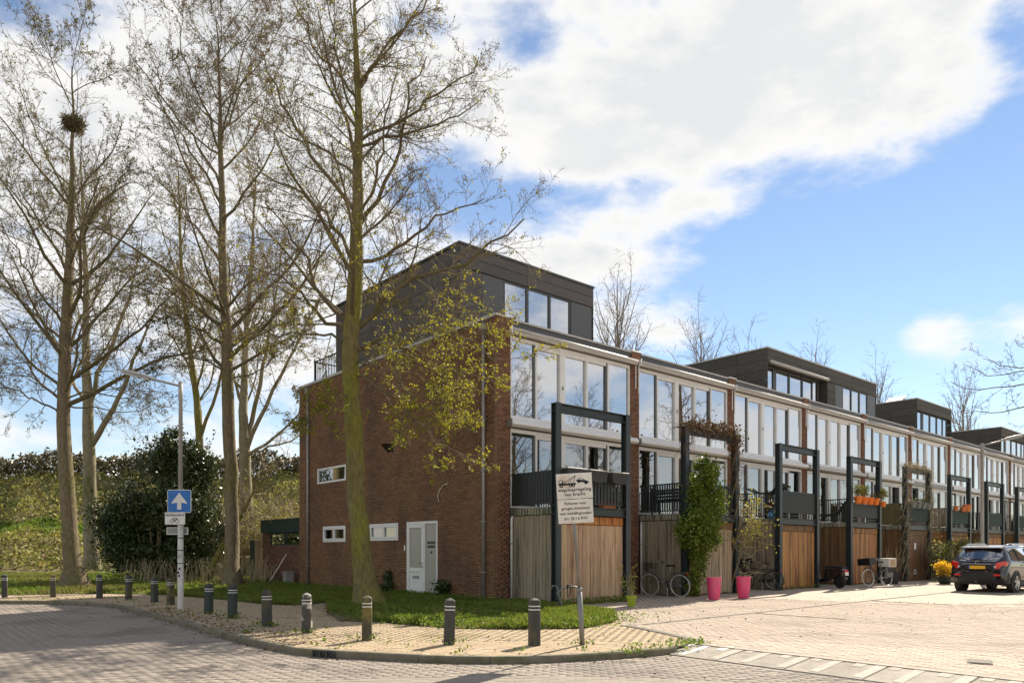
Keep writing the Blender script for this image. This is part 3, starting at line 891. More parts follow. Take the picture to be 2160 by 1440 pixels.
bz = bank_h(bx, by) + PAV
lump = (np.sin(bx * .8) * np.sin(by * 1.1 + bx * .3) + np.sin(bx * 2.1 + by * 1.3) * .5)
sel = ~strip
hgt = RNG.random(len(bx)) * np.clip(.35 + .5 * lump, .1, 1.2)
V, F = leaf_quads(np.stack([bx, by, bz + hgt], 1)[sel], .24, RNG, up=np.array([0, 0, .2]))
ob = obj_np('bramble', (V, F), 'leaf_bramble'); tag(ob, 'tangled olive bramble growing over the embankment slope', 'bramble', kind='stuff')
V, F = leaf_quads(np.stack([bx, by, bz + hgt * .8], 1)[sel][::4], .2, RNG, up=np.array([0, 0, .2]))
ob = obj_np('dry_bramble', (V, F), 'leaf_dry'); tag(ob, 'dry brown stalks among the embankment bramble', 'bramble', kind='stuff')
sx = RNG.random(26000) * 30 - 50; sy = 52.0 + RNG.random(26000) * 4.2
V, F = grass_np(np.stack([sx, sy], 1), bank_h(sx, sy) + PAV, .25, .03, RNG)
ob = obj_np('bank_grass', (V, F), 'blade'); tag(ob, 'bright sunlit grass strip on the embankment', 'grass', kind='stuff')
# clipped dark hedge on the crest
hd = thing('hedge', 'long dark hedge on the crest of the embankment', 'hedge', (-25, 66, 7.9))
n = 26000
hx = RNG.random(n) * 70 - 36; hy = RNG.normal(size=n) * .7; hz = RNG.random(n) ** .7 * (2.0 + .35 * np.sin(hx * .7) + .2 * np.sin(hx * 2.3))
V, F = leaf_quads(np.stack([hx, hy, hz], 1), .32, RNG)
o = obj_np('foliage', (V, F), 'leaf_hedge', hd); o['kind'] = 'stuff'
mb = MB()
for x in np.arange(-36, 34, 1.1): mb.tube([(x, 0, -.2), (x + .1, .1, .8), (x + .2, 0, 1.7)], [.06, .05, .02], 5)
mb.build('stems', 'twig', hd)

# ------------------------------------------------------------------ the terrace
PITCH = 5.57
ORD = ['first', 'second', 'third', 'fourth', 'fifth', 'sixth', 'seventh', 'eighth', 'ninth', 'tenth']
HLAB = [
    'brick corner house with bare side gable, white side door and dark rooftop box',
    'second terrace house from the corner, ivy bush climbing its steel balcony frame',
    'third terrace house from the corner, dark ribbed balcony panel over an amber garage door',
    'fourth terrace house from the corner, with orange flower pots on its balcony',
    'fifth terrace house from the corner, bare vines winding round its balcony frame',
    'sixth terrace house from the corner, terracotta pots on its dark green balcony panel',
    'seventh terrace house from the corner, with solar panels on its rooftop box',
    'eighth terrace house from the corner, behind the tall street lamp arm',
    'ninth terrace house from the corner, at the right edge of the photo',
    'last visible terrace house with a dark rooftop box beyond the lamp',
]
ZB, ZT = PAV, 7.9

def brick_boxes(rows, xint, z0, ph=.0625, pl=.222, bh=.051, bl=.211, off0=0.0):
    """running bond rectangles: list of (a,b,z0,z1); xint(z) -> allowed intervals"""
    out = []
    for r in range(rows):
        z = z0 + r * ph
        sh = (r % 2) * pl * .5 + ((r * 7) % 5) * .013 + off0
        for (a, b) in xint(z + bh / 2):
            k0 = math.floor((a - sh) / pl); k1 = math.ceil((b - sh) / pl)
            for k in range(k0, k1):
                x0 = max(a, sh + k * pl); x1 = min(b, sh + k * pl + bl)
                if x1 - x0 > .025: out.append((x0, x1, z, z + bh))
    return out
def boxes_np(bs):
    """array of boxes (x0,x1,y0,y1,z0,z1) -> verts, quads (5-6 faces)"""
    b = np.asarray(bs, float)
    n = len(b)
    V = np.empty((n, 8, 3))
    for i, (ix, iy, iz) in enumerate([(0, 2, 4), (1, 2, 4), (1, 3, 4), (0, 3, 4), (0, 2, 5), (1, 2, 5), (1, 3, 5), (0, 3, 5)]):
        V[:, i, 0] = b[:, ix]; V[:, i, 1] = b[:, iy]; V[:, i, 2] = b[:, iz]
    f = np.array([(3, 2, 1, 0), (4, 5, 6, 7), (0, 1, 5, 4), (1, 2, 6, 5), (2, 3, 7, 6), (3, 0, 4, 7)])
    F = (f[None] + (np.arange(n) * 8)[:, None, None]).reshape(-1, 4)
    return V.reshape(-1, 3), F

def window(h, x0, x1, z0, z1, low, k):
    """five-light window wall: frame with panes, mullions and reveals"""
    W = x1 - x0
    fr = BB(h, 'window', [(x0, x0 + .06, .03, .15, z0, z1), (x1 - .06, x1, .03, .15, z0, z1), (x0 + .06, x1 - .06, .03, .15, z1 - .10, z1), (x0 + .06, x1 - .06, .03, .15, z0, z0 + .07)], 'white_frame')
    e = [0, .061, .236, .2575, .438, .475, .652, .667, .832, .855, .984]
    fx = [x0 + .0 + W * v for v in (.012, .178, .205, .384, .424, .602, .616, .780, .806, .983)]
    g = 'glass_low' if low else 'glass'
    za, zb = z0 + .07, z1 - .10
    for i in range(5):
        a, b = fx[2 * i], fx[2 * i + 1]
        a = max(a, x0 + .06); b = min(b, x1 - .06)
        yy = .085 if i in (0, 4) else .11
        sink = .0 if i in (0, 4) else .10
        B(fr, 'pane', a + .005, b - .005, yy, yy + .012, za + .005, zb - sink, g)
        if sink:
            B(fr, 'transom', a, b, .05, .13, zb - sink, zb, 'white_frame')
        if i < 4:
            c, d = fx[2 * i + 1], fx[2 * i + 2]
            if i in (0, 3):
                B(fr, 'mullion', c, c + (d - c) * .45, .05, .14, za, zb, 'anodised')
                B(fr, 'mullion', c + (d - c) * .45 + .002, d, .04, .145, za, zb, 'white_frame')
            else:
                B(fr, 'mullion', c, d, .035, .148, za, zb, 'white_frame')
    if not low:
        B(fr, 'handle', fx[3] + .09, fx[3] + .115, .02, .034, (z0 + z1) / 2 - .1, (z0 + z1) / 2 + .02, 'black')
    return fr
def curtain(h, x0, x1, z0, z1, m, seed, y=.42):
    rng = random.Random(seed)
    n = max(8, int((x1 - x0) / .035))
    vs, fs = [], []
    ph = rng.random() * 6
    for i in range(n + 1):
        x = x0 + (x1 - x0) * i / n
        yy = y + .035 * math.sin(x * 42 + ph) + .02 * math.sin(x * 17 + ph * 2)
        vs += [(x, yy, z0), (x, yy * .9 + .04, z1)]
    for i in range(n): fs.append((2 * i, 2 * i + 2, 2 * i + 3, 2 * i + 1))
    o = MB().add(vs, fs).build('curtain', m, h, smooth=True)
    return o
def hpost(mb, x, y, z0, z1, w=.19, f=.016):
    mb.box(x - w / 2, x + w / 2, y - w / 2, y - w / 2 + f, z0, z1)
    mb.box(x - w / 2, x + w / 2, y + w / 2 - f, y + w / 2, z0, z1)
    mb.box(x - .007, x + .007, y - w / 2 + f, y + w / 2 - f, z0, z1)
def hbeam(mb, x0, x1, y, z0, z1, w=.17, f=.016):
    mb.box(x0, x1, y - w / 2, y + w / 2, z0, z0 + f)
    mb.box(x0, x1, y - w / 2, y + w / 2, z1 - f, z1)
    mb.box(x0, x1, y - .007, y + .007, z0 + f, z1 - f)

def roof_box(h, k, x0, x1, style):
    y0, y1, z0, z1 = 1.72, 9.25, 7.7, 10.48
    core = BB(h, 'roof_box', [(x0 + .03, x1 - .03, y0 + .55, y1 - .03, z0, z1 - .06), (x0 + .03, x1 - .03, y0 + .035, y0 + .55, 9.79, z1 - .06)], 'clad')
    cl = 'clad' if k == 0 else 'clad_slate'
    # side panels, each cladding sheet on its own
    nz = 6; n_y = 3 if k == 0 else 5
    for i in range(nz):
        za = z0 + (z1 - .1 - z0) * i / nz; zb = z0 + (z1 - .1 - z0) * (i + 1) / nz - .012
        for j in range(n_y):
            ya = y0 + (y1 - y0) * j / n_y; yb = y0 + (y1 - y0) * (j + 1) / n_y - .012
            B(core, 'cladding_panel', x0, x0 + .028, ya, yb, za, zb, cl, .003)
            if j < 3 and k in (0, 4, 6, 9): B(core, 'cladding_panel', x1 - .028, x1, ya, yb, za, zb, cl, .003)
    wz1 = 9.76
    # head band above the lights
    for i in range(2):
        za = wz1 + .02 + i * .33; zb = za + .318
        for a, b in ((x0 + .0, (x0 + x1) / 2 - .2), ((x0 + x1) / 2 - .188, x1)):
            B(core, 'cladding_panel', a, b, y0, y0 + .03, za, min(zb, z1 - .07), 'clad' if k == 0 else cl, .003)
    BB(core, 'coping', [(x0 - .03, x1 + .03, y0 - .03, y1 + .02, z1 - .06, z1)], 'coping' if k else 'fascia')
    W = x1 - x0
    fr = []
    if style == 'a':       # panel, three lights, panel
        for i in range(5):
            B(core, 'cladding_panel', x0, x0 + W * .15, y0, y0 + .03, z0 + i * .41, z0 + i * .41 + .40, cl, .003)
        B(core, 'infill_panel', x0 + W * .155, x0 + W * .30, y0 + .03, y0 + .05, z0, wz1, 'clad_panel')
        xs_ = [x0 + W * v for v in (.31, .465, .48, .635, .65, .80)]
        B(core, 'infill_panel', x0 + W * .815, x1 - .05, y0 + .03, y0 + .05, z0, wz1, 'clad_panel')
    elif style == 'b':     # deep reveal, four lights, roller awning
        xs_ = [x0 + W * v for v in (.05, .17, .22, .42, .44, .64, .66, .82, .83, .93)]
        y0 = y0 + .25
        mb = MB().tube([(x0 + .1, 1.62, wz1 + .06), (x1 - .1, 1.62, wz1 + .06)], .08, 10)
        mb.build('awning', 'awning', h, smooth=True)
    else:
        xs_ = [x0 + W * v for v in (.06, .19, .24, .42, .44, .62, .64, .80, .81, .93)]
        y0 = y0 + .12
    wn = BB(h, 'roof_window', [(xs_[0] - .05, xs_[-1] + .05, y0 + .03, y0 + .10, wz1 - .05, wz1)], 'fascia')
    B(wn, 'sill', xs_[0] - .05, xs_[-1] + .05, y0 + .03, y0 + .10, 7.95, 8.05, 'fascia')
    for i in range(len(xs_) // 2):
        B(wn, 'pane', xs_[2 * i], xs_[2 * i + 1], y0 + .06, y0 + .07, 8.05, wz1 - .05, 'glass')
        if i: B(wn, 'mullion', xs_[2 * i - 1], xs_[2 * i], y0 + .02, y0 + .11, 8.05, wz1 - .05, 'fascia')
    B(wn, 'jamb', xs_[0] - .05, xs_[0], y0 + .03, y0 + .10, 8.05, wz1 - .05, 'fascia'); B(wn, 'jamb', xs_[-1], xs_[-1] + .05, y0 + .03, y0 + .10, 8.05, wz1 - .05, 'fascia')

SIDEW = ['wood_side', 'wood_side', 'wood_side', 'wood_brown', 'wood_brown', 'wood_amber', 'wood_brown', 'wood_brown', 'wood_brown', 'wood_brown']
DOORW = ['wood_weather', 'wood_grey', 'wood_amber', 'wood_amber', 'wood_brown', 'wood_rust', 'wood_amber', 'wood_rust', 'wood_brown', 'wood_brown']
HOUSES = []
def house(k):
    t0 = 0.0 if k == 0 else 5.9 + PITCH * (k - 1)
    h = thing('corner_house' if k == 0 else 'terrace_house', HLAB[k], 'house', tp(t0, 0, 0), ROT, 'brick houses of the terrace')
    HOUSES.append(h)
    near = k < 4
    W = 5.9 if k == 0 else PITCH
    px0, px1 = (0.0, .58) if k == 0 else (-.21, .21)
    x0, x1 = px1, W - .21
    # --- walls, floors, roof slab
    bx = [(px1 + (.0), W - .21, .2, 10, 7.5, 7.72), (px1, W - .21, .16, 10, 4.93, 5.20), (px1, W - .21, .16, 10, 2.5, 2.70)]
    BB(h, 'floor_slab', bx, 'room_wall')
    rw = [(px1, W - .21, 4.2, 4.3, 2.7, 4.93), (px1, W - .21, 4.2, 4.3, 5.2, 7.5), (px1, W - .21, 9.9, 10, PAV, 7.5)]
    if k: rw.append((-.1, .1, .36, 10, PAV, 7.72))
    else: rw.append((.25, .4, .36, 11.9, PAV, 7.72))
    BB(h, 'inner_wall', rw, 'room_wall')
    BB(h, 'roof', [(px1, W - .15, .25, 11.9, 7.72, 7.76)], 'roofing')
    # --- brick pier
    core = BB(h, 'pier', [(px0 + .006, px1 - .006, .008, .36, PAV - .1, 7.55)], 'mortar')
    pier = [(a, b, 0.0, .12, z, zz) for a, b, z, zz in brick_boxes(119, lambda z: [(px0, px1)], PAV, off0=px0)]
    if near:
        pier = [(a, b, 0.0, .12, z, zz) for a, b, z, zz in brick_boxes(119, lambda z: [(px0, px1)], PAV, off0=px0)]
    else:
        pier = [(px0, px1, 0.0, .12, PAV + i * .0625, PAV + i * .0625 + .051) for i in range(119)]
    if k:
        o = obj_np('pier_bricks', boxes_np(pier), 'brick_pier', core); o['kind'] = 'stuff'
    B(h, 'pier_head', px0 - .01, px1 + .01, -.06, .2, 7.50, 7.89, 'brick_pier', .004)
    B(h, 'pier_cap', px0 - .03, px1 + .03, -.09, .22, 7.89, 7.94, 'coping', .004)
    # --- windows
    window(h, x0, x1, 5.20, 7.47, False, k)
    window(h, x0, x1, 2.70, 4.90, True, k)
    # --- fascia, coping, awnings
    BB(h, 'fascia', [(px1 + .012, W - .222, -.02, .2, 7.56, 7.86)], 'fascia')
    BB(h, 'coping', [(px1 + .032, W - .242, -.06, .24, 7.86, 7.91)], 'coping')
    BB(h, 'window_sill', [(px1, W - .21, -.02, .04, 5.12, 5.205)], 'sill_white', .004)
    aw = BB(h, 'awning', [(x0 - .08, W - .02 if k != 6 else x1, -.15, -.012, 7.49, 7.56)], 'awning', .01)
    MB().tube([(x0 - .06, -.13, 7.60), (W - .04, -.13, 7.60)], .062, 10).build('awning_roll', 'awning', aw, smooth=True)
    B(aw, 'bracket', x0 - .1, x0 - .06, -.17, -.0, 7.48, 7.68, 'white_frame', .006)
    if k != 5:
        prof = [(-.2, 4.98), (-.2, 5.06), (-.13, 5.125), (0.0, 5.125), (0.0, 4.94), (-.12, 4.94)]
        mb = MB(); n_ = len(prof)
        mb.add([(x0 - .1, a, b) for a, b in prof] + [(W - .03, a, b) for a, b in prof], [tuple(range(n_)), tuple(reversed(range(n_, 2 * n_)))] + [(i, i + n_, (i + 1) % n_ + n_, (i + 1) % n_) for i in range(n_)])
        ca = mb.build('awning_cassette', 'sill_white' if k != 3 else 'awning', h)
        B(ca, 'end_cap', x0 - .125, x0 - .102, -.205, .002, 4.935, 5.13, 'zinc', .004)
        B(ca, 'front_rail', x0 - .09, W - .04, -.215, -.202, 4.985, 5.02, 'white_frame')
    else:
        B(h, 'window_head', x0, W - .22, -.04, .03, 4.91, 5.10, 'zinc')
    if k:
        for q, xx in enumerate((-.06, .07)):
            B(h, 'awning_arm', xx - .013, xx + .013, -.10 - .02 * q, -.075 - .02 * q, 6.72 - .12 * q, 7.46, 'white_frame', .004)
    else:
        B(h, 'awning_arm', .50, .525, -.10, -.075, 6.75, 7.46, 'white_frame', .004)
    # --- curtains
    rr = random.Random(100 + k)
    ct = [['curtain_white', 'curtain_teal'], ['curtain_white', 'curtain_white'], ['curtain_white', 'curtain_cream']][k % 3]
    curtain(h, x0 + .07, x0 + .45 + .3 * rr.random(), 5.25, 7.4, 'curtain_white', k)
    curtain(h, x1 - .75 - .5 * rr.random(), x1 - .07, 5.25, 7.4, 'curtain_white', k + 50)
    if k >= 1: curtain(h, x0 + .07, x0 + 1.0, 5.25, 7.4, 'curtain_white', k + 80, .5)
    if k >= 2: curtain(h, x0 + 1.0, x1 - .9, 5.25, 7.4, 'curtain_white', k + 180, .56)
    curtain(h, x0 + .07, x0 + .36, 2.72, 4.85, ct[1], k + 20)
    curtain(h, x1 - .45, x1 - .07, 2.72, 4.85, ct[1], k + 30)
    # --- garage under the balcony
    gx = .60 if k == 0 else .24
    gw = 2.75; gy = -1.78
    sw = BB(h, 'side_wall', [(gx + .03, gx + .08, gy + .06, .0, PAV, 2.46)], 'wood_brown')
    n_ = 13; pw = (-gy - .16) / n_
    for i in range(n_):
        ya = -.01 - i * pw
        B(sw, 'plank', gx + .0 + .003 * (i % 3), gx + .028, ya - pw + .006, ya, PAV + .02 + .008 * ((i * 5) % 3), 2.455, SIDEW[k], .004)
    gd_ = BB(h, 'garage_door', [(gx + .10, gx + gw - .10, gy + .05, gy + .09, PAV, 2.44)], 'wood_brown')
    n_ = 17; xs0, xs1 = gx + .115, gx + gw - .115; pw = (xs1 - xs0) / n_
    for i in range(n_):
        xa = xs0 + i * pw
        gap = .012 if i == 7 else .006
        B(gd_, 'plank', xa, xa + pw - gap, gy + .012 + .003 * ((i * 7) % 3), gy + .046, PAV + .03 + .012 * ((i * 3) % 4), 2.20, DOORW[k], .004)
    tw = ['wood_orange', 'wood_brown', 'wood_brown', 'wood_amber', 'wood_brown', 'wood_brown', 'wood_brown', 'wood_brown', 'wood_brown', 'wood_brown'][k]
    for i in range(n_):
        xa = xs0 + i * pw
        B(gd_, 'plank', xa, xa + pw - .005, gy - .004, gy + .046, 2.215, 2.43, tw, .004)
    for x_ in (xs0 + .03, xs1 - .05):
        for z_ in (.35, 1.15, 1.95): B(gd_, 'hinge', x_, x_ + .02, gy - .004, gy + .014, z_, z_ + .10, 'zinc', .003)
    MB().lathe([(.022, -.012), (.024, .0)], 10, Matrix.Translation((xs0 + (xs1 - xs0) * .47, gy - .002, 1.2)) @ Matrix.Rotation(math.pi / 2, 4, 'X')).build('lock', 'galv', gd_)
    if k == 4:
        B(gd_, 'notice', xs0 + .9, xs0 + 1.15, gy - .006, gy + .0, 1.55, 1.85, 'white_plastic')
        B(gd_, 'vent', xs0 + .9, xs0 + 1.15, gy - .008, gy + .0, .40, .62, 'white_plastic')
        B(gd_, 'vent_opening', xs0 + .97, xs0 + 1.08, gy - .012, gy - .008, .45, .57, 'black')
    BB(h, 'balcony', [(gx - .015, gx + gw + .02, gy + .13, -.005, 2.47, 2.66)], 'concrete_mossy', .006)
    if near:
        for i in range(14):
            ya = -.05 - i * .115
            B(h, 'balcony_rib', gx - .032, gx - .0152, ya - .08, ya, 2.48, 2.655, 'concrete_mossy')
    # far side wall of the garage, entrance recess behind it
    BB(h, 'recess_wall', [(gx + gw - .06, gx + gw - .02, gy + .1, .0, PAV, 2.46), (gx + gw, W - .21, .06, .12, PAV, 2.5)], 'wood_brown')
    # --- steel portal frame
    mb = MB(); hbeam(mb, gx + .097, gx + gw - .097, gy, 5.10, 5.325); sf = mb.build('steel_frame', 'steel_green', h)
    for x_ in (gx, gx + gw): B(sf, 'foot_plate', x_ - .11, x_ + .11, gy - .11, gy + .11, PAV - .02, PAV + .012, 'steel_green')
    for x_ in (gx, gx + gw):
        mb = MB(); hpost(mb, x_, gy, PAV, 5.335); mb.build('post', 'steel_green', sf)
    mb = MB(); hbeam(mb, gx + .097, gx + gw - .097, gy - .02, 2.455, 2.68); mb.build('beam', 'steel_green', sf)
    if near:
        for x_ in (gx, gx + gw):
            for z_ in (5.10, 5.31, 2.455, 2.665): B(sf, 'stiffener', x_ - .094, x_ + .094, gy - .079, gy + .079, z_, z_ + .014, 'steel_green')
        for z_ in (2.52, 2.61):
            for x_ in (gx + .12, gx + gw - .14): B(sf, 'bolt', x_, x_ + .022, gy - .05, gy - .028, z_, z_ + .022, 'galv', .004)
    # --- balcony railing, left side and front
    rl = BB(h, 'railing', [(gx - .02, gx + .02, gy + .1, -.02, 3.58, 3.62), (gx - .015, gx + .015, gy + .1, -.02, 2.74, 2.77)], 'rail_dark')
    if k in (4, 5):
        n_ = 11; pw = 1.62 / n_
        for i in range(n_): B(rl, 'slat', gx - .045, gx - .022, -.03 - (i + 1) * pw + .012, -.03 - i * pw, 2.70, 3.66 + .01 * (i % 3), 'wood_olive' if k == 4 else 'wood_side', .003)
    elif k in (6, 7, 8, 9):
        for i in range(10): B(rl, 'baluster', gx - .01, gx + .01, -.06 - i * .17 - .03, -.06 - i * .17, 2.77, 3.58, 'wood_side' if k == 7 else 'rail_dark')
    else:
        flat = .085 if k == 0 else (.05 if k == 1 else .022)
        n_ = 15 if k == 0 else 17
        for i in range(n_):
            ya = -.06 - i * 1.58 / n_
            B(rl, 'baluster', gx - .012, gx + .012, ya - flat, ya, 2.77, 3.58, 'rail_dark')
    fl = BB(h, 'front_railing', [(gx + .1, gx + gw - .1, gy - .02, gy + .02, 3.58, 3.62), (gx + .1, gx + gw - .1, gy - .012, gy + .012, 2.76, 2.79)], 'rail_dark')
    if k in (2, 3):
        n_ = 34; pw = (gw - .2) / n_
        for i in range(n_): B(fl, 'rib', gx + .1 + i * pw + .006, gx + .1 + (i + 1) * pw - .012, gy - .034, gy - .014, 2.86, 3.66 if k == 2 else 3.42, 'panel_dark', .004)
        B(fl, 'panel', gx + .1, gx + gw - .1, gy - .013, gy - .005, 2.86, 3.65 if k == 2 else 3.41, 'panel_dark')
    elif k >= 4:
        for i in range(4):
            w_ = (gw - .2) / 4
            B(fl, 'panel', gx + .1 + i * w_, gx + .1 + (i + 1) * w_ - .008, gy - .034, gy - .022, 2.86, 3.56, 'panel_green', .003)
    else:
        n_ = 19; pw = (gw - .24) / n_
        for i in range(n_): B(fl, 'baluster', gx + .12 + i * pw, gx + .12 + i * pw + pw * (.62 if k == 0 else .4), gy - .012, gy + .012, 2.79, 3.58, 'rail_dark')
    # right-hand railing
    rr2 = BB(h, 'railing', [(gx + gw - .02, gx + gw + .02, gy + .1, -.02, 3.58, 3.62)], 'rail_dark')
    for i in range(15): B(rr2, 'baluster', gx + gw - .012, gx + gw + .012, -.1 - i * .105 - .025, -.1 - i * .105, 2.68, 3.58, 'rail_dark')
    # downpipe beside the pier
    dx = px1 - .05 if k == 0 else px1 + .0
    mb = MB().tube([(dx + .02, -.075, PAV - .02), (dx + .02, -.075, 2.36), (dx + .05, -.06, 2.44), (dx + .09, -.05, 2.46)], .034, 10)
    dp = mb.build('downpipe', 'white_paint' if k < 2 else 'zinc', h, smooth=True)
    for z_ in (.6, 1.7): B(dp, 'pipe_clip', dx - .02, dx + .06, -.115, -.0, z_, z_ + .025, 'zinc')
    return h
for k in range(10): house(k)

# ------------------------------------------------------------------ gable of the corner house
h0 = HOUSES[0]
GL = 12.07
openings = [(8.29, 10.51, 4.01, 4.58), (8.32, 10.05, 1.82, 2.40), (4.84, 6.63, 1.84, 2.40), (2.66, 4.34, PAV - .1, 2.41)]
def gint(z):
    iv = [(0.0, GL)]
    for a, b, c, d in openings:
        if c < z < d:
            nv = []
            for p, q in iv:
                if b <= p or a >= q: nv.append((p, q)); continue
                if a > p: nv.append((p, a))
                if b < q: nv.append((b, q))
            iv = nv
    return iv
cuts = sorted({PAV - .1, 7.86} | {c for o_ in openings for c in o_[2:]})
mbx = []
for za, zb in zip(cuts[:-1], cuts[1:]):
    for a, b in gint((za + zb) / 2): mbx.append((.006, .25, a + (.003 if a == 0 else 0), b, za, zb))
gw_ = BB(h0, 'gable_wall', mbx, 'mortar')
bl = [(0.0, .1, a, b, z, zz) for a, b, z, zz in brick_boxes(123, gint, PAV)]
pier0 = [(a + .0, b, -.001, .1, z, zz) for a, b, z, zz in brick_boxes(119, lambda z: [(.104, .58)], PAV, off0=.05)]
allb = [(x0, x1, y0, y1, z0, z1) for (x0, x1, y0, y1, z0, z1) in bl]
def camd(b): return (b[2] + b[3]) * .5 * 1.0 + abs((b[4] + b[5]) / 2 - 2.5) * .55
vis = sorted(range(len(allb)), key=lambda i: camd(allb[i]))
ind = [i for i in vis if allb[i][4] > .35][:300]; inds = set(ind)
for i in ind:
    x0_, x1_, y0_, y1_, z0_, z1_ = allb[i]
    B(gw_, 'brick', x0_ - random.uniform(0, .004), x1_, y0_, y1_, z0_, z1_, 'brick')
o = obj_np('bricks', boxes_np([tuple(np.array(allb[i]) - np.array([random.uniform(0, .004), 0, 0, 0, 0, 0])) for i in range(len(allb)) if i not in inds]), 'brick', gw_); o['kind'] = 'stuff'
o = obj_np('pier_bricks', boxes_np(pier0), 'brick_pier', gw_); o['kind'] = 'stuff'
BB(h0, 'gable_coping', [(-.05, .28, -.02, GL + .03, 7.86, 7.95)], 'coping', .006)
BB(h0, 'back_wall', [(.25, 5.7, GL - .25, GL, PAV, 7.85)], 'annex_brick')
def side_window(a, b, c, d, lights):
    fr = BB(h0, 'side_window', [(-.012, .07, a, a + .07, c, d), (-.012, .07, b - .07, b, c, d), (-.012, .07, a + .07, b - .07, c, c + .07), (-.012, .07, a + .07, b - .07, d - .07, d)], 'upvc', .004)
    W_ = (b - a - .14) / lights
    for i in range(lights):
        ya, yb = a + .07 + i * W_, a + .07 + (i + 1) * W_
        if lights > 1:
            for q in ((ya, ya + .05, c + .07, d - .07), (yb - .05, yb, c + .07, d - .07), (ya + .05, yb - .05, c + .07, c + .13), (ya + .05, yb - .05, d - .13, d - .07)):
                B(fr, 'sash', -.02, .05, q[0] + .002, q[1] - .002, q[2] + .002, q[3] - .002, 'upvc', .004)
            B(fr, 'pane', .03, .04, ya + .05, yb - .05, c + .13, d - .13, 'glass_dark')
            B(fr, 'vent', -.024, .0, ya + .06, yb - .06, d - .125, d - .085, 'white_plastic', .003)
        else:
            B(fr, 'pane', .03, .04, ya, yb, c + .07, d - .07, 'glass_low')
    B(h0, 'recess', .2, .24, a, b, c, d, 'black')  # black sheet behind the panes, painted dark for the unlit room
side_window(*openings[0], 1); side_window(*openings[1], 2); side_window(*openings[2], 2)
# front door with side light
a, b, c, d = openings[3][0], openings[3][1], PAV, 2.41
dm = a + .70
df = BB(h0, 'door_frame', [(-.01, .09, a, a + .07, c, d), (-.01, .09, b - .07, b, c, d), (-.01, .09, a + .07, b - .07, d - .08, d), (-.01, .09, dm - .03, dm + .05, c, d - .08), (-.01, .09, a + .07, dm - .03, c, c + .07)], 'upvc', .004)
B(df, 'side_light', .03, .045, a + .07, dm - .03, c + .07, d - .08, 'frosted')
door = BB(h0, 'door', [(-.016, .06, dm + .055, dm + .145, c + .03, d - .085), (-.016, .06, b - .16, b - .075, c + .03, d - .085), (-.016, .06, dm + .145, b - .16, d - .19, d - .085), (-.016, .06, dm + .145, b - .16, .86, .98), (-.016, .06, dm + .145, b - .16, c + .03, c + .13)], 'upvc', .004)
B(door, 'pane', .02, .035, dm + .145, b - .16, .98, d - .19, 'frosted')
B(door, 'lower_panel', .01, .04, dm + .145, b - .16, c + .13, .86, 'upvc')
B(door, 'letter_slot', -.028, .012, dm + .30, b - .36, .66, .74, 'zinc', .008)
MB().tube([(-.02, dm + .10, 1.13), (-.06, dm + .10, 1.13), (-.062, dm + .21, 1.13)], .011, 8).build('handle', 'galv', door, smooth=True)
B(door, 'lock', -.03, -.016, dm + .085, dm + .115, .98, 1.06, 'galv', .003)
B(df, 'lock_plate', -.025, -.01, dm + .0, dm + .03, 1.60, 1.72, 'white_plastic', .004)
RGAB = (math.pi / 2, 0, -math.pi / 2)
for s_, y_, z_, sz in (('GROOFELK', a + .37, 1.75, .115), ('MAASMAN', a + .37, 1.63, .115)):
    text(df, s_, sz, (.025, y_, z_), RGAB, 'ink', width=.72, bold=.004)
text(df, '49', .11, (.025, a + .37, 1.46), RGAB, 'ink', bold=.003)
B(h0, 'doorbell', -.025, .0, b + .07, b + .13, 1.50, 1.68, 'white_plastic', .005)
MB().tube([(-.03, 2.55, 2.95), (-.03, 2.62, 3.15), (-.03, 2.5, 3.33), (-.03, 2.3, 3.45), (-.03, 2.1, 3.47)], .012, 6).build('loose_wire', 'sign_old', h0, smooth=True)
MB().prism([(-.30, 4.95), (-.02, 4.95), (.0, 4.72), (-.04, 4.72)], 5.12, 5.42).build('wall_lamp', 'black', h0)
for s_, zt in ((.39, 7.75), (11.2, 7.75)):
    mb = MB().tube([(-.07, s_, PAV - .02), (-.07, s_, zt - .2)], .045, 12)
    dp = mb.build('downpipe', 'zinc', h0, smooth=True)
    B(dp, 'rain_head', -.15, .01, s_ - .10, s_ + .10, zt - .2, zt, 'zinc', .01)
    for z_ in (.9, 2.3, 3.7, 5.1, 6.5): B(dp, 'pipe_clip', -.125, .0, s_ - .055, s_ + .055, z_, z_ + .035, 'zinc', .004)
# terrace railing on the roof
rb = BB(h0, 'roof_railing', [(.15, .18, 9.3, 11.1, 8.75, 8.79), (.15, .18, 9.3, 11.1, 7.98, 8.0), (.15, 3.5, 11.07, 11.1, 8.75, 8.79)], 'rail_dark')
for i in range(15): B(rb, 'baluster', .155, .175, 9.32 + i * .125, 9.34 + i * .125, 7.95, 8.75, 'rail_dark')
for i in range(24): B(rb, 'baluster', .2 + i * .135, .22 + i * .135, 11.075, 11.095, 7.95, 8.75, 'rail_dark')
for x_ in (.165, ): B(rb, 'rail_post', x_ - .02, x_ + .02, 11.06, 11.10, 7.95, 8.85, 'rail_dark')
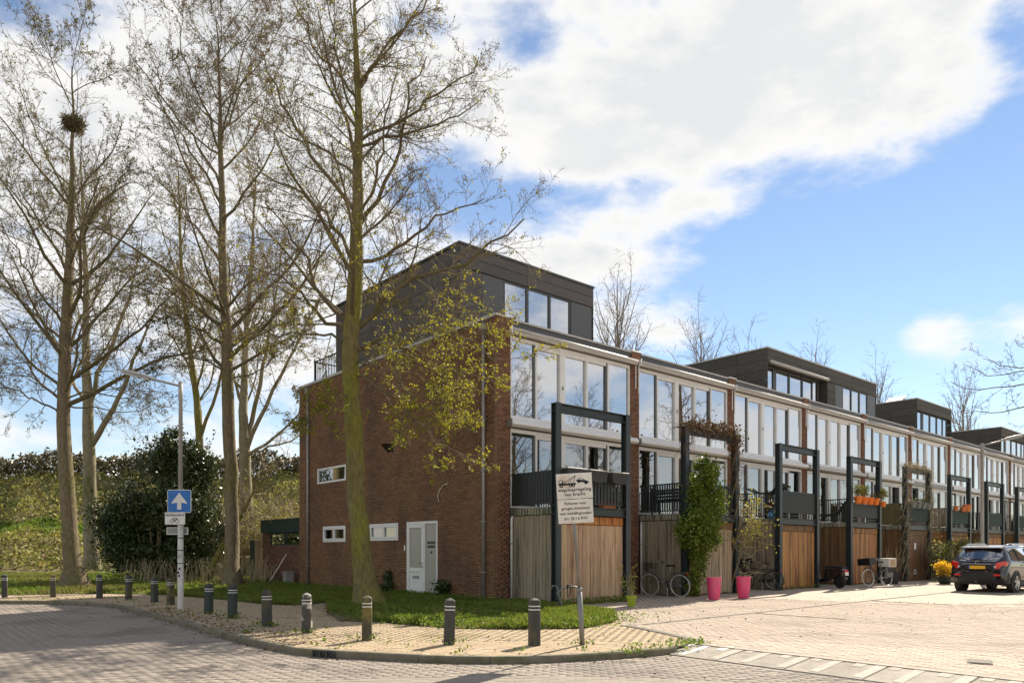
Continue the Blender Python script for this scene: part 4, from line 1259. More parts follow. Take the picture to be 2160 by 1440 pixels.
# rooftop boxes
roof_box(h0, 0, .10, 5.80, 'a')
roof_box(HOUSES[3], 3, .0, PITCH - .01, 'b')
roof_box(HOUSES[4], 4, .0, PITCH, 'a')
roof_box(HOUSES[6], 6, .0, PITCH, 'c')
roof_box(HOUSES[9], 9, -1.2, PITCH, 'c')
for i, (x_, y_) in enumerate(((.9, 3.4), (2.4, 4.5))):
    M_ = Matrix.Translation((x_, y_, 10.62)) @ Matrix.Rotation(math.radians(-24), 4, 'Y')
    mb = MB().box(-.8, .8, -.5, .5, 0, .05, M_); sp = mb.build('solar_panel', 'solar', HOUSES[6])
    BB(sp, 'support', [(x_ + .5, x_ + .7, y_ - .4, y_ + .4, 10.48, 10.9)], 'zinc')

# ------------------------------------------------------------------ annex behind the gable
ax = thing('garden_annex', 'low brick annex with dark green fascia left of the gable', 'annex', tp(.35, -12.08, 0), ROT)
AL = 4.5
BB(ax, 'wall', [(.02, .3, 0, AL, PAV - .1, 1.72), (.02, .3, 0, .75, 1.72, 2.3), (.02, .3, 3.72, AL, 1.72, 2.3), (.3, 3, AL - .2, AL, PAV - .1, 2.3)], 'mortar')
ab = [(0.0, .1, p, q, z, zz) for p, q, z, zz in brick_boxes(34, lambda z: [(0, AL)] if z < 1.72 else [(0, .75), (3.72, AL)], PAV)]
o = obj_np('bricks', boxes_np(ab), 'annex_brick', ax); o['kind'] = 'stuff'
BB(ax, 'fascia', [(-.06, .3, -.0, AL + .05, 2.26, 2.80)], 'panel_green', .006)
BB(ax, 'roof', [(-.08, 3.2, -.0, AL + .07, 2.80, 2.84)], 'roofing')
aw_ = BB(ax, 'window', [(.03, .1, .75, 3.72, 1.72, 1.79), (.03, .1, .75, 3.72, 2.19, 2.26), (.03, .1, .75, .83, 1.79, 2.19), (.03, .1, 3.64, 3.72, 1.79, 2.19), (.03, .1, 2.15, 2.27, 1.79, 2.19)], 'panel_green')
B(aw_, 'pane', .055, .065, .83, 2.15, 1.79, 2.19, 'glass'); B(aw_, 'pane', .055, .065, 2.27, 3.64, 1.79, 2.19, 'glass')
BB(ax, 'inner_wall', [(1.5, 1.6, 0, AL, PAV, 2.26)], 'room_wall')
fn = thing('fence_screen', 'pale wooden garden screen beside the low brick annex', 'fence', tp(.35, -16.75, 0), ROT)
for i in range(7): B(fn, 'board', .02, .05, .0 + i * .19, .18 + i * .19, PAV, 1.95, 'wood_grey' if i < 4 else 'panel_green', .004)
BB(fn, 'rail', [(.05, .09, 0, 1.33, .5, .58), (.05, .09, 0, 1.33, 1.6, 1.68)], 'wood_grey')
bn = thing('storage_bin', 'light grey plastic bin against the annex wall', 'bin', tp(-.05, -13.0, PAV), ROT)
mb = MB().lathe([(.22, 0), (.24, .04), (.27, .70)], 4, Matrix.Rotation(math.pi / 4, 4, 'Z') @ Matrix.Scale(1.25, 4)); mb.build('body', 'lamp_head', bn)
B(bn, 'lid', -.27, .27, -.27, .27, .88, .93, 'lamp_head', .01)
bn.scale = (.72, .72, .60)
st = thing('broom', 'white stick leaning on the annex wall', 'stick', tp(.1, -14.2, PAV), ROT)
MB().tube([(-.45, .1, 0), (.2, -.25, 1.25)], .02, 6).build('handle', 'white_plastic', st)
MB().box(-.58, -.36, .0, .2, 0, .09, b=.01).build('head', 'wood_brown', st)

# ------------------------------------------------------------------ trees
def grow(S, Dr, Ln, n, wander, up, rng):
    """branch centre lines: starts (N,3), directions, lengths -> (N,n,3)"""
    N_ = len(S)
    P = np.empty((N_, n, 3)); P[:, 0] = S
    d = unit(Dr.copy())
    st = (Ln / (n - 1))[:, None]
    for i in range(1, n):
        P[:, i] = P[:, i - 1] + d * st
        d = unit(d + rng.normal(size=(N_, 3)) * wander + np.array([0, 0, up]))
    return P
def children(P, R, m, f0, f1, ang, angs, rng, lens, ratio, bias=None):
    """start points, directions, lengths, radii of m side branches on every parent line"""
    N_, n, _ = P.shape
    f = f0 + (f1 - f0) * (np.arange(m)[None] + rng.random((N_, m))) / m
    x = f * (n - 1); i = np.minimum(x.astype(int), n - 2); w = (x - i)[..., None]
    idx = np.arange(N_)[:, None]
    S = P[idx, i] * (1 - w) + P[idx, i + 1] * w
    T = unit(P[idx, i + 1] - P[idx, i])
    rr = R[idx, i] * (1 - w[..., 0]) + R[idx, i + 1] * w[..., 0]
    ref = np.where(np.abs(T[..., 2:3]) > .85, np.array([1., 0, 0]), np.array([0, 0, 1.]))
    A = unit(np.cross(T, ref)); Bv = np.cross(T, A)
    ph = rng.random((N_, m)) * 2 * math.pi + np.arange(m)[None] * 2.4
    th = ang + angs * rng.normal(size=(N_, m))
    d = np.cos(th)[..., None] * T + np.sin(th)[..., None] * (np.cos(ph)[..., None] * A + np.sin(ph)[..., None] * Bv)
    if bias is not None: d = unit(d + np.array(bias))
    L_ = lens[:, None] * (1.05 - .55 * f) * (.65 + .6 * rng.random((N_, m)))
    return S.reshape(-1, 3), d.reshape(-1, 3), L_.ravel(), (rr * ratio).ravel()
def taper(R0, n, end=.25):
    return R0[:, None] * np.linspace(1, end, n)[None]
def poly_branch(pts, r0, r1, n=14, rng=RNG, wob=.03):
    pts = np.array(pts, float)
    s = np.concatenate([[0], np.cumsum(np.linalg.norm(np.diff(pts, axis=0), axis=1))]); q = np.linspace(0, s[-1], n)
    P = np.stack([np.interp(q, s, pts[:, c]) for c in range(3)], 1)
    P[1:-1] = (P[:-2] + 2 * P[1:-1] + P[2:]) / 4
    P[1:-1] += rng.normal(size=(n - 2, 3)) * wob
    return P, np.linspace(r0, r1, n), s[-1]

def tree(name, label, cat_, base, trunk, trunk_r, limbs=(), n_limbs=22, limb_z=(.3, .97), limb_ang=.75, limb_len=4.0, limb_up=.05, seed=1, m2=9, m3=7, m4=4, tw=.006,
         bark='bark_brown', twig='twig', buds=1, leaves=None, leaf_fn=None, bud_m='bud', group=None, limb_r=.42, bud_size=.055, l2=.50, l3=.50, l4=.5, wander=.10, up2=.02, min_r=.004, leaf_size=.06, leaf_n=2, trunk_k=14, flare=1.5, scale_last=1.0, limb_scale=.72, limb_m='limb'):
    rng = np.random.default_rng(seed)
    base = np.array(base, float)
    h = thing(name, label, cat_, tuple(base), 0, group)
    tr = np.array(trunk, float) - base
    n = 26
    P0, _, Ls = poly_branch(tr, 1, 1, n, rng, .02)
    s0 = np.linspace(0, 1, n)
    R0 = np.interp(s0, np.linspace(0, 1, len(trunk_r)), trunk_r)
    # trunk with root flare and a few buttresses
    kk = trunk_k
    z_ = P0[:, 2] - P0[0, 2]
    Rf = R0 * (1 + (flare - 1) * np.exp(-z_ / .35))
    V, F = tubes_np(P0[None], Rf[None], kk)
    Vr = V.reshape(n, kk, 3)
    w = np.arange(kk) * 2 * math.pi / kk
    lob = 1 + .16 * np.sin(3 * w + seed)[None] * np.exp(-z_ / .5)[:, None] + .04 * np.sin(5 * w + seed)[None] + .03 * rng.normal(size=(n, kk))
    Vr = P0[:, None] + (Vr - P0[:, None]) * lob[..., None]
    me = np_mesh('trunk', Vr.reshape(-1, 3), F, bark, True)
    link('trunk', me, h)
    # limbs: surveyed ones first, then filled in
    LP, LR, LL = [], [], []
    nl = 12
    for pts, r in limbs:
        P_, R_, l_ = poly_branch(np.array(pts) - base, r * limb_scale, max(.008, r * .16), nl, rng, .05)
        LP.append(P_); LR.append(R_); LL.append(l_)
    if n_limbs:
        f = np.sort(limb_z[0] + (limb_z[1] - limb_z[0]) * rng.random(n_limbs))
        x = f * (n - 1); i = np.minimum(x.astype(int), n - 2); ww = (x - i)[:, None]
        S = P0[i] * (1 - ww) + P0[i + 1] * ww
        rr = R0[i]
        ph = np.arange(n_limbs) * 2.4 + rng.random(n_limbs)
        th = limb_ang * (1.15 - .45 * f) + rng.normal(size=n_limbs) * .12
        d = np.stack([np.sin(th) * np.cos(ph), np.sin(th) * np.sin(ph), np.cos(th)], 1)
        ll = limb_len * (1.15 - .55 * (f - limb_z[0]) / (limb_z[1] - limb_z[0])) * (.7 + .5 * rng.random(n_limbs))
        Pn = grow(S, d, ll, nl, wander, limb_up, rng)
        for q in range(n_limbs):
            r = min(rr[q] * limb_r, .013 * ll[q] + .008)
            LP.append(Pn[q]); LR.append(np.linspace(r, max(.008, r * .2), nl)); LL.append(ll[q])
    # leader tip acts as one more limb
    LP.append(P0[-nl:]); LR.append(R0[-nl:]); LL.append(Ls * .35)
    LP = np.array(LP); LR = np.array(LR); LL = np.array(LL)
    V, F = tubes_np(LP[:-1], LR[:-1], 7)
    me = np_mesh('limbs', V, F, limb_m or bark, True); link('limbs', me, h)
    parts = []
    S, d, l, r = children(LP, LR, m2, .15, 1, .85, .2, rng, LL * l2, .45, (0, 0, .10))
    r = np.clip(r, .006, .022)
    P2 = grow(S, d, l, 8, wander * 1.3, up2, rng); R2 = taper(r, 8)
    parts.append(tubes_np(P2, R2, 5))
    S, d, l, r = children(P2, R2, m3, .1, 1, .7, .25, rng, l * l3, .58, (0, 0, .08))
    r = np.clip(r, min_r * 1.1, .010)
    P3 = grow(S, d, l, 6, wander * 1.6, up2, rng); R3 = taper(r, 6, .35)
    parts.append(tubes_np(P3, R3, 4))
    tips = [P3[:, -1], P3[:, 3]]
    if m4:
        S, d, l, r = children(P3, R3, m4, .15, 1, .75, .3, rng, np.maximum(l * l4, .12) * scale_last, .7, (0, 0, .06))
        r = np.clip(r, min_r, .008)
        P4 = grow(S, d, l, 4, wander * 1.8, up2, rng); R4 = taper(r, 4, .5)
        parts.append(tubes_np(P4, R4, 3))
        tips = [P4[:, -1], P4[:, 2], P4[:, 1], P3[:, -1], P3[:, 3]]
    V, F = cat(parts)
    o = link('twigs', np_mesh('twigs', V, F, twig, True), h); o['kind'] = 'stuff'
    T = np.concatenate(tips)
    if buds:
        C = T[rng.random(len(T)) < buds]
        C = C + rng.normal(size=C.shape) * .02
        V, F = leaf_quads(C, bud_size, rng, aspect=.32, droop=.5)
        o = link('buds', np_mesh('buds', V, F, bud_m), h); o['kind'] = 'stuff'
    if leaves:
        pr = leaf_fn(T + base, rng)
        C = np.repeat(T[rng.random(len(T)) < pr], leaf_n, 0)
        if len(C):
            C = C + rng.normal(size=C.shape) * .022
            V, F = leaf_quads(C, leaf_size, rng, aspect=.6, droop=.3)
            o = link('leaves', np_mesh('leaves', V, F, leaves), h); o['kind'] = 'stuff'
    return h

# --- tall tree on the lawn in front of the gable
Y1 = 18.5
def L1(pts, r, spread=0.0):
    n_ = len(pts)
    return ([tuple(at(x, y, Y1 + spread * i / (n_ - 1))) for i, (x, y) in enumerate(pts)], r)
b1 = gp(778, 1280)
tr1 = [tuple(b1), tuple(at(770, 1230, Y1)), tuple(at(757, 1100, Y1)), tuple(at(748, 950, Y1)), tuple(at(743, 800, Y1)), tuple(at(743, 690, Y1)), tuple(at(750, 560, Y1)), tuple(at(755, 420, Y1)), tuple(at(757, 280, Y1)), tuple(at(752, 120, Y1)), tuple(at(745, -60, Y1)), tuple(at(742, -160, Y1))]
limbs1 = [
    L1([(755, 690), (800, 640), (840, 600), (900, 580), (960, 572), (1000, 545), (1040, 505), (1105, 462)], .10, -1.0),
    L1([(752, 552), (800, 540), (850, 510), (905, 462), (960, 440), (1020, 420)], .075, .8),
    L1([(756, 480), (800, 420), (835, 350), (850, 280), (862, 180), (900, 120)], .085, .5),
    L1([(758, 460), (790, 390), (810, 300), (815, 220), (840, 120)], .06, -.8),
    L1([(742, 690), (705, 650), (668, 600), (630, 520), (600, 470), (560, 430)], .085, -1.0),
    L1([(740, 700), (700, 680), (660, 650), (610, 590), (560, 570), (500, 560)], .08, .8),
    L1([(746, 560), (715, 490), (680, 440), (630, 400), (570, 380), (510, 330)], .075, 1.2),
    L1([(752, 450), (710, 400), (665, 335), (620, 260), (580, 180), (555, 110)], .08, -.6),
    L1([(752, 375), (705, 325), (650, 305), (590, 285), (530, 240)], .055, .8),
    L1([(757, 300), (820, 265), (900, 215), (960, 180), (1010, 120)], .065, -.5),
    L1([(757, 310), (830, 290), (920, 265), (1000, 225), (1025, 190)], .055, 1.0),
    L1([(753, 205), (705, 150), (660, 90), (625, 20), (600, -50)], .055, .5),
    L1([(753, 195), (800, 120), (850, 60), (900, 0), (930, -60)], .055, -.5),
    L1([(754, 260), (720, 180), (700, 80), (690, -40)], .05, -.9),
    L1([(748, 735), (800, 725), (860, 735), (930, 770), (1000, 790)], .05, -2.2),
    L1([(745, 790), (790, 800), (850, 860), (900, 910), (935, 935)], .045, -2.5),
    L1([(748, 745), (820, 700), (900, 690), (980, 710), (1055, 770)], .05, -2.8),
    L1([(741, 720), (680, 705), (620, 700), (560, 715), (500, 700)], .05, -1.6),
    L1([(743, 830), (700, 845), (660, 880), (630, 900)], .03, -1.2),
    L1([(746, 760), (790, 760), (840, 800), (880, 850), (960, 880)], .04, -1.8),
]
def leaf1(T, rng):
    z = T[:, 2]
    low = np.clip((9.2 - z) / 4.0, 0, 1)
    return np.clip(low * .32 * np.clip((T[:, 0] + 7.5) / 4, .25, 1) + .015, 0, 1)
tree('lawn_tree', 'tall mossy tree with young yellow leaves in front of the brick gable', 'tree', b1, tr1, [.25, .235, .225, .215, .205, .195, .155, .12, .095, .06, .025, .012], limbs1, 15, (.40, .97), .85, 3.2, .05,
     seed=11, m2=11, m3=8, m4=5, bark='bark_moss', twig='twig_moss', buds=.62, leaves='leaf_young', leaf_fn=leaf1, leaf_size=.058, leaf_n=4, bud_size=.055, flare=1.75)

# --- straight tree on the grass beside the lamp post
Y2 = 28.5
b2 = at(492, 1158 + 1.45 * FPX / Y2, Y2)
tr2 = [tuple(b2)] + [tuple(at(x, y, Y2)) for x, y in ((489, 1150), (487, 1000), (482, 850), (478, 720), (470, 560), (466, 420), (468, 280), (462, 130), (455, 40))]
def L2(pts, r, spread=0.0):
    n_ = len(pts); return ([tuple(at(x, y, Y2 + spread * i / (n_ - 1))) for i, (x, y) in enumerate(pts)], r)
limbs2 = [L2([(472, 730), (430, 700), (370, 660), (310, 640)], .09, -1), L2([(470, 690), (410, 650), (340, 600), (280, 590)], .08, 1.5), L2([(482, 790), (440, 760), (380, 745), (300, 750)], .06, -1.5),
          L2([(486, 800), (530, 790), (570, 770), (620, 720)], .05, -1), L2([(482, 730), (530, 700), (580, 690), (640, 680)], .07, 1), L2([(468, 560), (420, 480), (370, 420), (310, 360)], .09, 1), L2([(468, 480), (520, 400), (560, 350), (590, 260)], .09, -1),
          L2([(466, 430), (410, 330), (360, 250), (300, 200)], .08, -1), L2([(467, 400), (400, 280), (330, 190), (270, 110)], .08, 1), L2([(467, 330), (430, 220), (390, 120), (370, 30)], .07, .5), L2([(467, 300), (500, 200), (530, 130), (560, 50)], .06, -.6)]
tree('straight_tree', 'tall straight bare tree standing behind the one-way sign', 'tree', b2, tr2, [.28, .255, .24, .225, .205, .16, .13, .09, .05, .02], limbs2, 24, (.36, .97), 1.0, 5.6, .05, seed=22, m2=10, m3=8, m4=5, bark='bark_brown', twig='twig',
     buds=.7, leaves='leaf_olive', leaf_fn=lambda T, rng: np.clip((17 - T[:, 2]) / 14, .05, .5), leaf_size=.075, leaf_n=1, bud_size=.085, min_r=.006)

# --- leaning tree with the nest
Y3 = 27.3
b3 = at(160, 1158 + 1.45 * FPX / Y3, Y3)
tr3 = [tuple(b3)] + [tuple(at(x, y, Y3)) for x, y in ((152, 1180), (143, 1050), (132, 880), (136, 720), (145, 600), (150, 480), (152, 350), (155, 240), (152, 140))]
def L3(pts, r, spread=0.0):
    n_ = len(pts); return ([tuple(at(x, y, Y3 + spread * i / (n_ - 1))) for i, (x, y) in enumerate(pts)], r)
limbs3 = [L3([(128, 880), (90, 850), (40, 830), (-30, 780)], .06, -1), L3([(130, 850), (80, 800), (30, 790), (-40, 800)], .05, 1), L3([(140, 840), (200, 825), (260, 840), (330, 825)], .05, -1.5), L3([(140, 855), (200, 860), (270, 870), (330, 850)], .045, 1),
          L3([(136, 720), (100, 690), (40, 630), (-20, 590)], .08, 1), L3([(140, 700), (90, 620), (40, 540), (0, 460)], .08, -1), L3([(146, 520), (100, 480), (50, 440), (0, 350)], .07, .6), L3([(150, 500), (200, 460), (240, 400), (280, 330)], .07, -1), L3([(150, 430), (110, 340), (70, 260), (40, 170)], .06, 1)]
tree('nest_tree', 'bare tree leaning left with a dark nest in its crown', 'tree', b3, tr3, [.31, .27, .245, .225, .205, .175, .135, .09, .05, .02], limbs3, 24, (.34, .98), 1.0, 5.0, .05, seed=33, m2=10, m3=8, m4=5, bark='bark_brown', twig='twig_moss',
     buds=.4, leaves='leaf_olive', leaf_fn=lambda T, rng: np.full(len(T), .12), leaf_size=.075, leaf_n=1, bud_size=.075, min_r=.006, flare=1.9)
ns = thing('bird_nest', 'dark twig nest high in the crown of the leaning tree', 'nest', at(155, 262, Y3))
rng = np.random.default_rng(5)
q = rng.normal(size=(900, 3)); q = unit(q) * (rng.random((900, 1)) ** .5) * np.array([.36, .36, .26])
P = grow(q, rng.normal(size=(900, 3)), np.full(900, .26), 3, .4, 0, rng)
o = obj_np('sticks', tubes_np(P, np.full((900, 3), .010), 3), 'nest', ns); o['kind'] = 'stuff'

# --- paler trees further back
def simple_tree(name, label, px, y, pybase, pts, r, seed, bark='bark_pale', twig='twig_pale', n_limbs=16, limb_len=6.0, limb_z=(.25, .95), ang=.6, limbs=(), m2=8, m3=6, m4=4, buds=.3, up=.06, min_r=.007, group=None, bud_m='bud', bud_size=.1, l2=.42, lr=.5):
    b = at(px, pybase, y)
    tr = [tuple(b)] + [tuple(at(a, c, y)) for a, c in pts]
    return tree(name, label, 'tree', b, tr, r, [([tuple(at(a, c, y + sp * i / (len(pp) - 1))) for i, (a, c) in enumerate(pp)], rr) for pp, rr, sp in limbs], n_limbs, limb_z, ang, limb_len, up, seed=seed, m2=m2, m3=m3, m4=m4,
                bark=bark, twig=twig, buds=buds, min_r=min_r, group=group, bud_m=bud_m, bud_size=bud_size, flare=1.25, trunk_k=10, l2=l2, limb_r=lr, limb_scale=.85, limb_m=None)
simple_tree('pale_tree', 'pale barked tree forking low, right behind the leaning tree', 192, 39, 1200, [(190, 1080), (188, 940), (186, 860), (180, 740), (182, 600), (176, 450), (170, 330)], [.38, .33, .30, .24, .18, .13, .08, .03], 44,
            n_limbs=14, limb_len=5.5, limbs=[([(192, 940), (225, 890), (255, 830), (290, 750), (330, 650)], .2, -1.0), ([(190, 850), (205, 790), (240, 720), (280, 600), (300, 500)], .16, 1.0), ([(190, 860), (150, 800), (110, 700), (60, 620)], .12, 1.5)], limb_z=(.4, .95), m4=3)
simple_tree('ivy_stem_tree', 'slim tree with two steep stems behind the lamp post top', 424, 43, 1190, [(424, 1000), (420, 880), (400, 740), (385, 600), (378, 420), (372, 330)], [.24, .22, .2, .16, .12, .07, .02], 55, bark='bark_moss', twig='twig_moss', n_limbs=14, limb_len=4.5,
            limbs=[([(424, 920), (455, 840), (470, 760), (480, 660), (500, 540)], .13, 1.0), ([(424, 900), (412, 800), (395, 700), (350, 560)], .10, 1.0)], limb_z=(.35, .95), ang=.5)
simple_tree('spreading_tree', 'pale many-limbed tree spreading between the straight tree and the gable', 522, 41, 1190, [(520, 1060), (516, 960), (512, 850), (518, 740), (526, 620), (534, 480), (540, 380)], [.36, .33, .30, .22, .16, .12, .08, .03], 66, n_limbs=12, limb_len=5.0,
            limbs=[([(520, 950), (560, 850), (600, 770), (640, 700), (690, 600)], .16, -1.0), ([(522, 960), (570, 930), (620, 890), (650, 830), (690, 780)], .11, -.5), ([(518, 930), (545, 830), (560, 740), (580, 640), (600, 500)], .17, 1.0), ([(522, 960), (580, 940), (630, 920), (670, 880)], .09, 1.0), ([(514, 860), (490, 780), (460, 700), (440, 600)], .12, 1.0)], limb_z=(.4, .95))
# bare trees beyond the roofs
FARG = 'bare trees beyond the roofs'
for i, (px, y, top, sd, lab) in enumerate([(1302, 52, 602, 71, 'bare tree rising right behind the corner rooftop box'), (1478, 56, 700, 72, 'bare tree over the second roof, left of the double rooftop box'), (1575, 60, 742, 73, 'low bare tree top touching the left end of the double rooftop box'),
                                      (1720, 64, 742, 74, 'thin bare tree tops above the double rooftop box'), (1850, 66, 812, 75, 'thin bare tree right of the double rooftop box'), (2030, 74, 868, 76, 'bare tree between the last two rooftop boxes')]):
    x0 = px
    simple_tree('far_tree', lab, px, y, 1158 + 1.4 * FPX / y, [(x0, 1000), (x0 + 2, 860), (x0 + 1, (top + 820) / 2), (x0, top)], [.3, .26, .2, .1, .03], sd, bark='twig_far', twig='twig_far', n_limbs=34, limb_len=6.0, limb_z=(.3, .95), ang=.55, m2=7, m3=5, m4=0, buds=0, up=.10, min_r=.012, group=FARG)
# bare tree reaching in from the right
br = at(2330, 1158 + 1.45 * FPX / 27, 27)
def L4(pts, r, spread=0.0):
    n_ = len(pts); return ([tuple(at(x, y, 27 + spread * i / (n_ - 1))) for i, (x, y) in enumerate(pts)], r)
tree('street_tree', 'bare crooked branches reaching in at the right edge', 'tree', br, [tuple(br)] + [tuple(at(x, y, 27)) for x, y in ((2328, 1100), (2330, 1000), (2325, 900), (2330, 780), (2340, 640), (2340, 540))], [.24, .22, .2, .18, .14, .09, .03],
     [L4([(2326, 930), (2250, 860), (2180, 850), (2120, 868), (2070, 875), (2030, 872)], .06, -1.5), L4([(2328, 880), (2240, 810), (2160, 808), (2090, 822), (2050, 820), (2006, 805)], .06, -.6), L4([(2330, 850), (2250, 780), (2160, 785), (2110, 790), (2060, 785), (2033, 768)], .055, 1.0), L4([(2330, 800), (2230, 760), (2140, 775), (2100, 770), (2074, 756)], .05, -2), L4([(2330, 760), (2250, 730), (2180, 740), (2150, 730)], .05, -1)],
     6, (.5, .97), .9, 3.0, .05, seed=88, m2=9, m3=4, m4=2, bark='twig', twig='twig', buds=.5, min_r=.006, l2=.24, l3=.5, wander=.2, up2=.06, bud_size=.06)
# trees across the street, seen in the window panes
OPP = [(4, 24, 81, 'bare tree across the street, mirrored in the corner windows'), (13, 26, 82, 'bare tree across the street, second from the junction'), (22, 24, 83, 'bare tree across the street, third from the junction'), (33, 27, 84, 'bare tree across the street, farthest from the junction')]
proto = None
for i, (t_, p_, sd, lab) in enumerate(OPP):
    q = tp(t_, p_)
    if proto is None:
        proto = tree('facing_tree', lab, 'tree', q, [tuple(q + Vector(v)) for v in ((0, 0, 0), (.1, 0, 3), (0, .2, 6), (.1, .1, 9), (0, 0, 12.5))], [.26, .22, .17, .1, .02], [], 30, (.16, .97), .95, 5.0, .03, seed=sd, m2=8, m3=6, m4=3, bark='twig', twig='twig', buds=0, min_r=.010, group='trees across the street')
    else:
        c = copy_tree(proto); c.location = q; c.rotation_euler = (0, 0, i * 1.9); c['label'] = lab

# ------------------------------------------------------------------ shrubs
def leaf_cloud(center, radii, n, size, rng, lumps=18, fill=.35, seed=0):
    """leaves gathered in clumps through an ellipsoid"""
    lc = unit(rng.normal(size=(lumps, 3))) * (rng.random((lumps, 1)) ** .45)
    k = rng.integers(0, lumps, n)
    p = lc[k] + rng.normal(size=(n, 3)) * fill * (.35 + .65 * rng.random((lumps, 1)))[k]
    return np.array(center) + p * np.array(radii)
Y5 = 32.0
hb = at(330, 1158 + 1.45 * FPX / Y5, Y5)
hs = thing('holly_bush', 'huge dark glossy evergreen bush behind the one-way sign', 'bush', hb)
rng = np.random.default_rng(9)
cl = [((-.6, 0, 2.2), (2.2, 1.7, 2.0), 15000), ((.7, .2, 3.6), (1.9, 1.6, 2.2), 13000), ((1.6, -.2, 2.6), (1.7, 1.5, 2.0), 10000), ((-1.8, .2, 2.6), (1.2, 1.2, 1.2), 5000), ((.3, 0, 1.0), (2.0, 1.5, .95), 9000), ((.6, .2, 5.6), (.9, .9, 1.0), 3000), ((1.7, .2, 4.9), (.8, .8, .9), 2500)]
C = np.concatenate([leaf_cloud(c, r, n, .1, rng, 40, .22) for c, r, n in cl]); C = C[C[:, 2] > .1]
sp = C[rng.integers(0, len(C), 420)]; ctr = np.array([.3, 0, 2.6])
SP = grow(sp, unit(sp - ctr) + np.array([0, 0, .5]) + rng.normal(size=sp.shape) * .3, .35 + .6 * rng.random(len(sp)), 6, .15, .05, rng)
obj_np('sprigs', tubes_np(SP, taper(np.full(len(sp), .010), 6), 3), 'twig', hs)['kind'] = 'stuff'
C = np.concatenate([C, np.repeat(SP.reshape(-1, 3), 3, 0) + rng.normal(size=(len(sp) * 18, 3)) * .05])
V, F = leaf_quads(C, .11 + .09 * rng.random(len(C)) ** 2, rng, aspect=.5)
o = obj_np('foliage', (V, F), 'leaf_holly', hs); o['kind'] = 'stuff'
mb = MB()
for i in range(9):
    a = random.random() * 6.28; mb.tube([(.2 * math.cos(a), .2 * math.sin(a), -.1), (.5 * math.cos(a), .4 * math.sin(a), 1.2), (1.1 * math.cos(a), .9 * math.sin(a), 3.2)], [.07, .05, .02], 6)
mb.build('stems', 'bark_brown', hs)
lt = thing('leaning_stem', 'slanting young trunk leaning right of the evergreen bush', 'tree', at(432, 1158 + 1.45 * FPX / 31, 31))
MB().tube([(0, 0, -.1), (.35, .1, .9), (.85, .2, 1.9), (1.5, .3, 3.0), (2.2, .3, 4.4)], [.17, .15, .12, .08, .03], 9).build('trunk', 'bark_moss', lt, smooth=True)
rng = np.random.default_rng(91)
S = np.array([[.35, .1, .9], [.85, .2, 1.9], [1.5, .3, 3.0], [1.2, .3, 2.5], [1.9, .3, 3.8], [2.1, .3, 4.2]] * 5, float)
P = grow(S, rng.normal(size=(30, 3)) + np.array([.4, 0, .8]), np.full(30, 1.8), 6, .15, .05, rng)
P2_ = grow(P[:, 2:6].reshape(-1, 3), rng.normal(size=(120, 3)) + np.array([.2, 0, .5]), np.full(120, .8), 4, .2, .03, rng)
o = obj_np('twigs', cat([tubes_np(P, taper(np.full(30, .022), 6), 4), tubes_np(P2_, taper(np.full(120, .012), 4), 3)]), 'twig_moss', lt); o['kind'] = 'stuff'
# thicket of pale arching stems behind the annex
rng = np.random.default_rng(12)
n = 1500
sx = -17.5 + rng.random(n) * 11.5; sy = 38 + rng.random(n) * 6
S = np.stack([sx, sy, np.full(n, .1)], 1)
P = grow(S, np.stack([rng.normal(size=n) * .45, rng.normal(size=n) * .4, np.ones(n)], 1), 2.0 + 3.4 * rng.random(n), 9, .16, -.05, rng)
P2_ = grow(P[:, [3, 5, 7]].reshape(-1, 3), rng.normal(size=(3 * n, 3)) + np.array([0, 0, .4]), .6 + 1.0 * rng.random(3 * n), 5, .25, -.04, rng)
V, F = cat([tubes_np(P, taper(np.full(n, .022), 9), 4), tubes_np(P2_, taper(np.full(3 * n, .013), 5), 3)])
ob = obj_np('thicket', (V, F), 'twig_pale'); tag(ob, 'thicket of pale arching stems behind the annex', 'thicket', kind='stuff')
V, F = leaf_quads(np.concatenate([P2_[:, -1], P2_[:, 2], P[:, 6]]) + rng.normal(size=(3 * n * 2 + n, 3)) * .15, .17, rng)
ob = obj_np('thicket_leaves', (V, F), 'leaf_olive'); tag(ob, 'first small leaves on the thicket behind the annex', 'leaves', kind='stuff')
# reedy dry stalks at the verge
n = 500
rx = -15.5 + rng.random(n) * 5.5; ry = 29 + rng.random(n) * 4
P = grow(np.stack([rx, ry, np.full(n, .1)], 1), np.stack([rng.normal(size=n) * .2, rng.normal(size=n) * .2, np.ones(n)], 1), .5 + .8 * rng.random(n), 4, .12, -.03, rng)
ob = obj_np('dry_stalks', tubes_np(P, np.full((n, 4), .007), 3), 'twig_pale'); tag(ob, 'dry upright stalks at the edge of the rough grass', 'stalks', kind='stuff')
# small bushes at the gable foot
for i, (px, py, r_, m_, lab) in enumerate([(820, 1252, .5, 'leaf_holly', 'dark leafy bush at the gable foot left of the door'), (938, 1262, .34, 'leaf_holly', 'small dark evergreen shrub right of the white side door')]):
    b = gp(px, py)
    s_ = thing('wall_shrub', lab, 'shrub', b)
    C = leaf_cloud((0, 0, r_ * .8), (r_, r_, r_ * .8), 1500, .08, rng, 14, .3); C = C[C[:, 2] > .02]
    o = obj_np('foliage', leaf_quads(C, .09, rng), m_, s_); o['kind'] = 'stuff'
    MB().tube([(0, 0, -.05), (.03, .02, r_)], [.03, .015], 6).build('stem', 'bark_brown', s_)

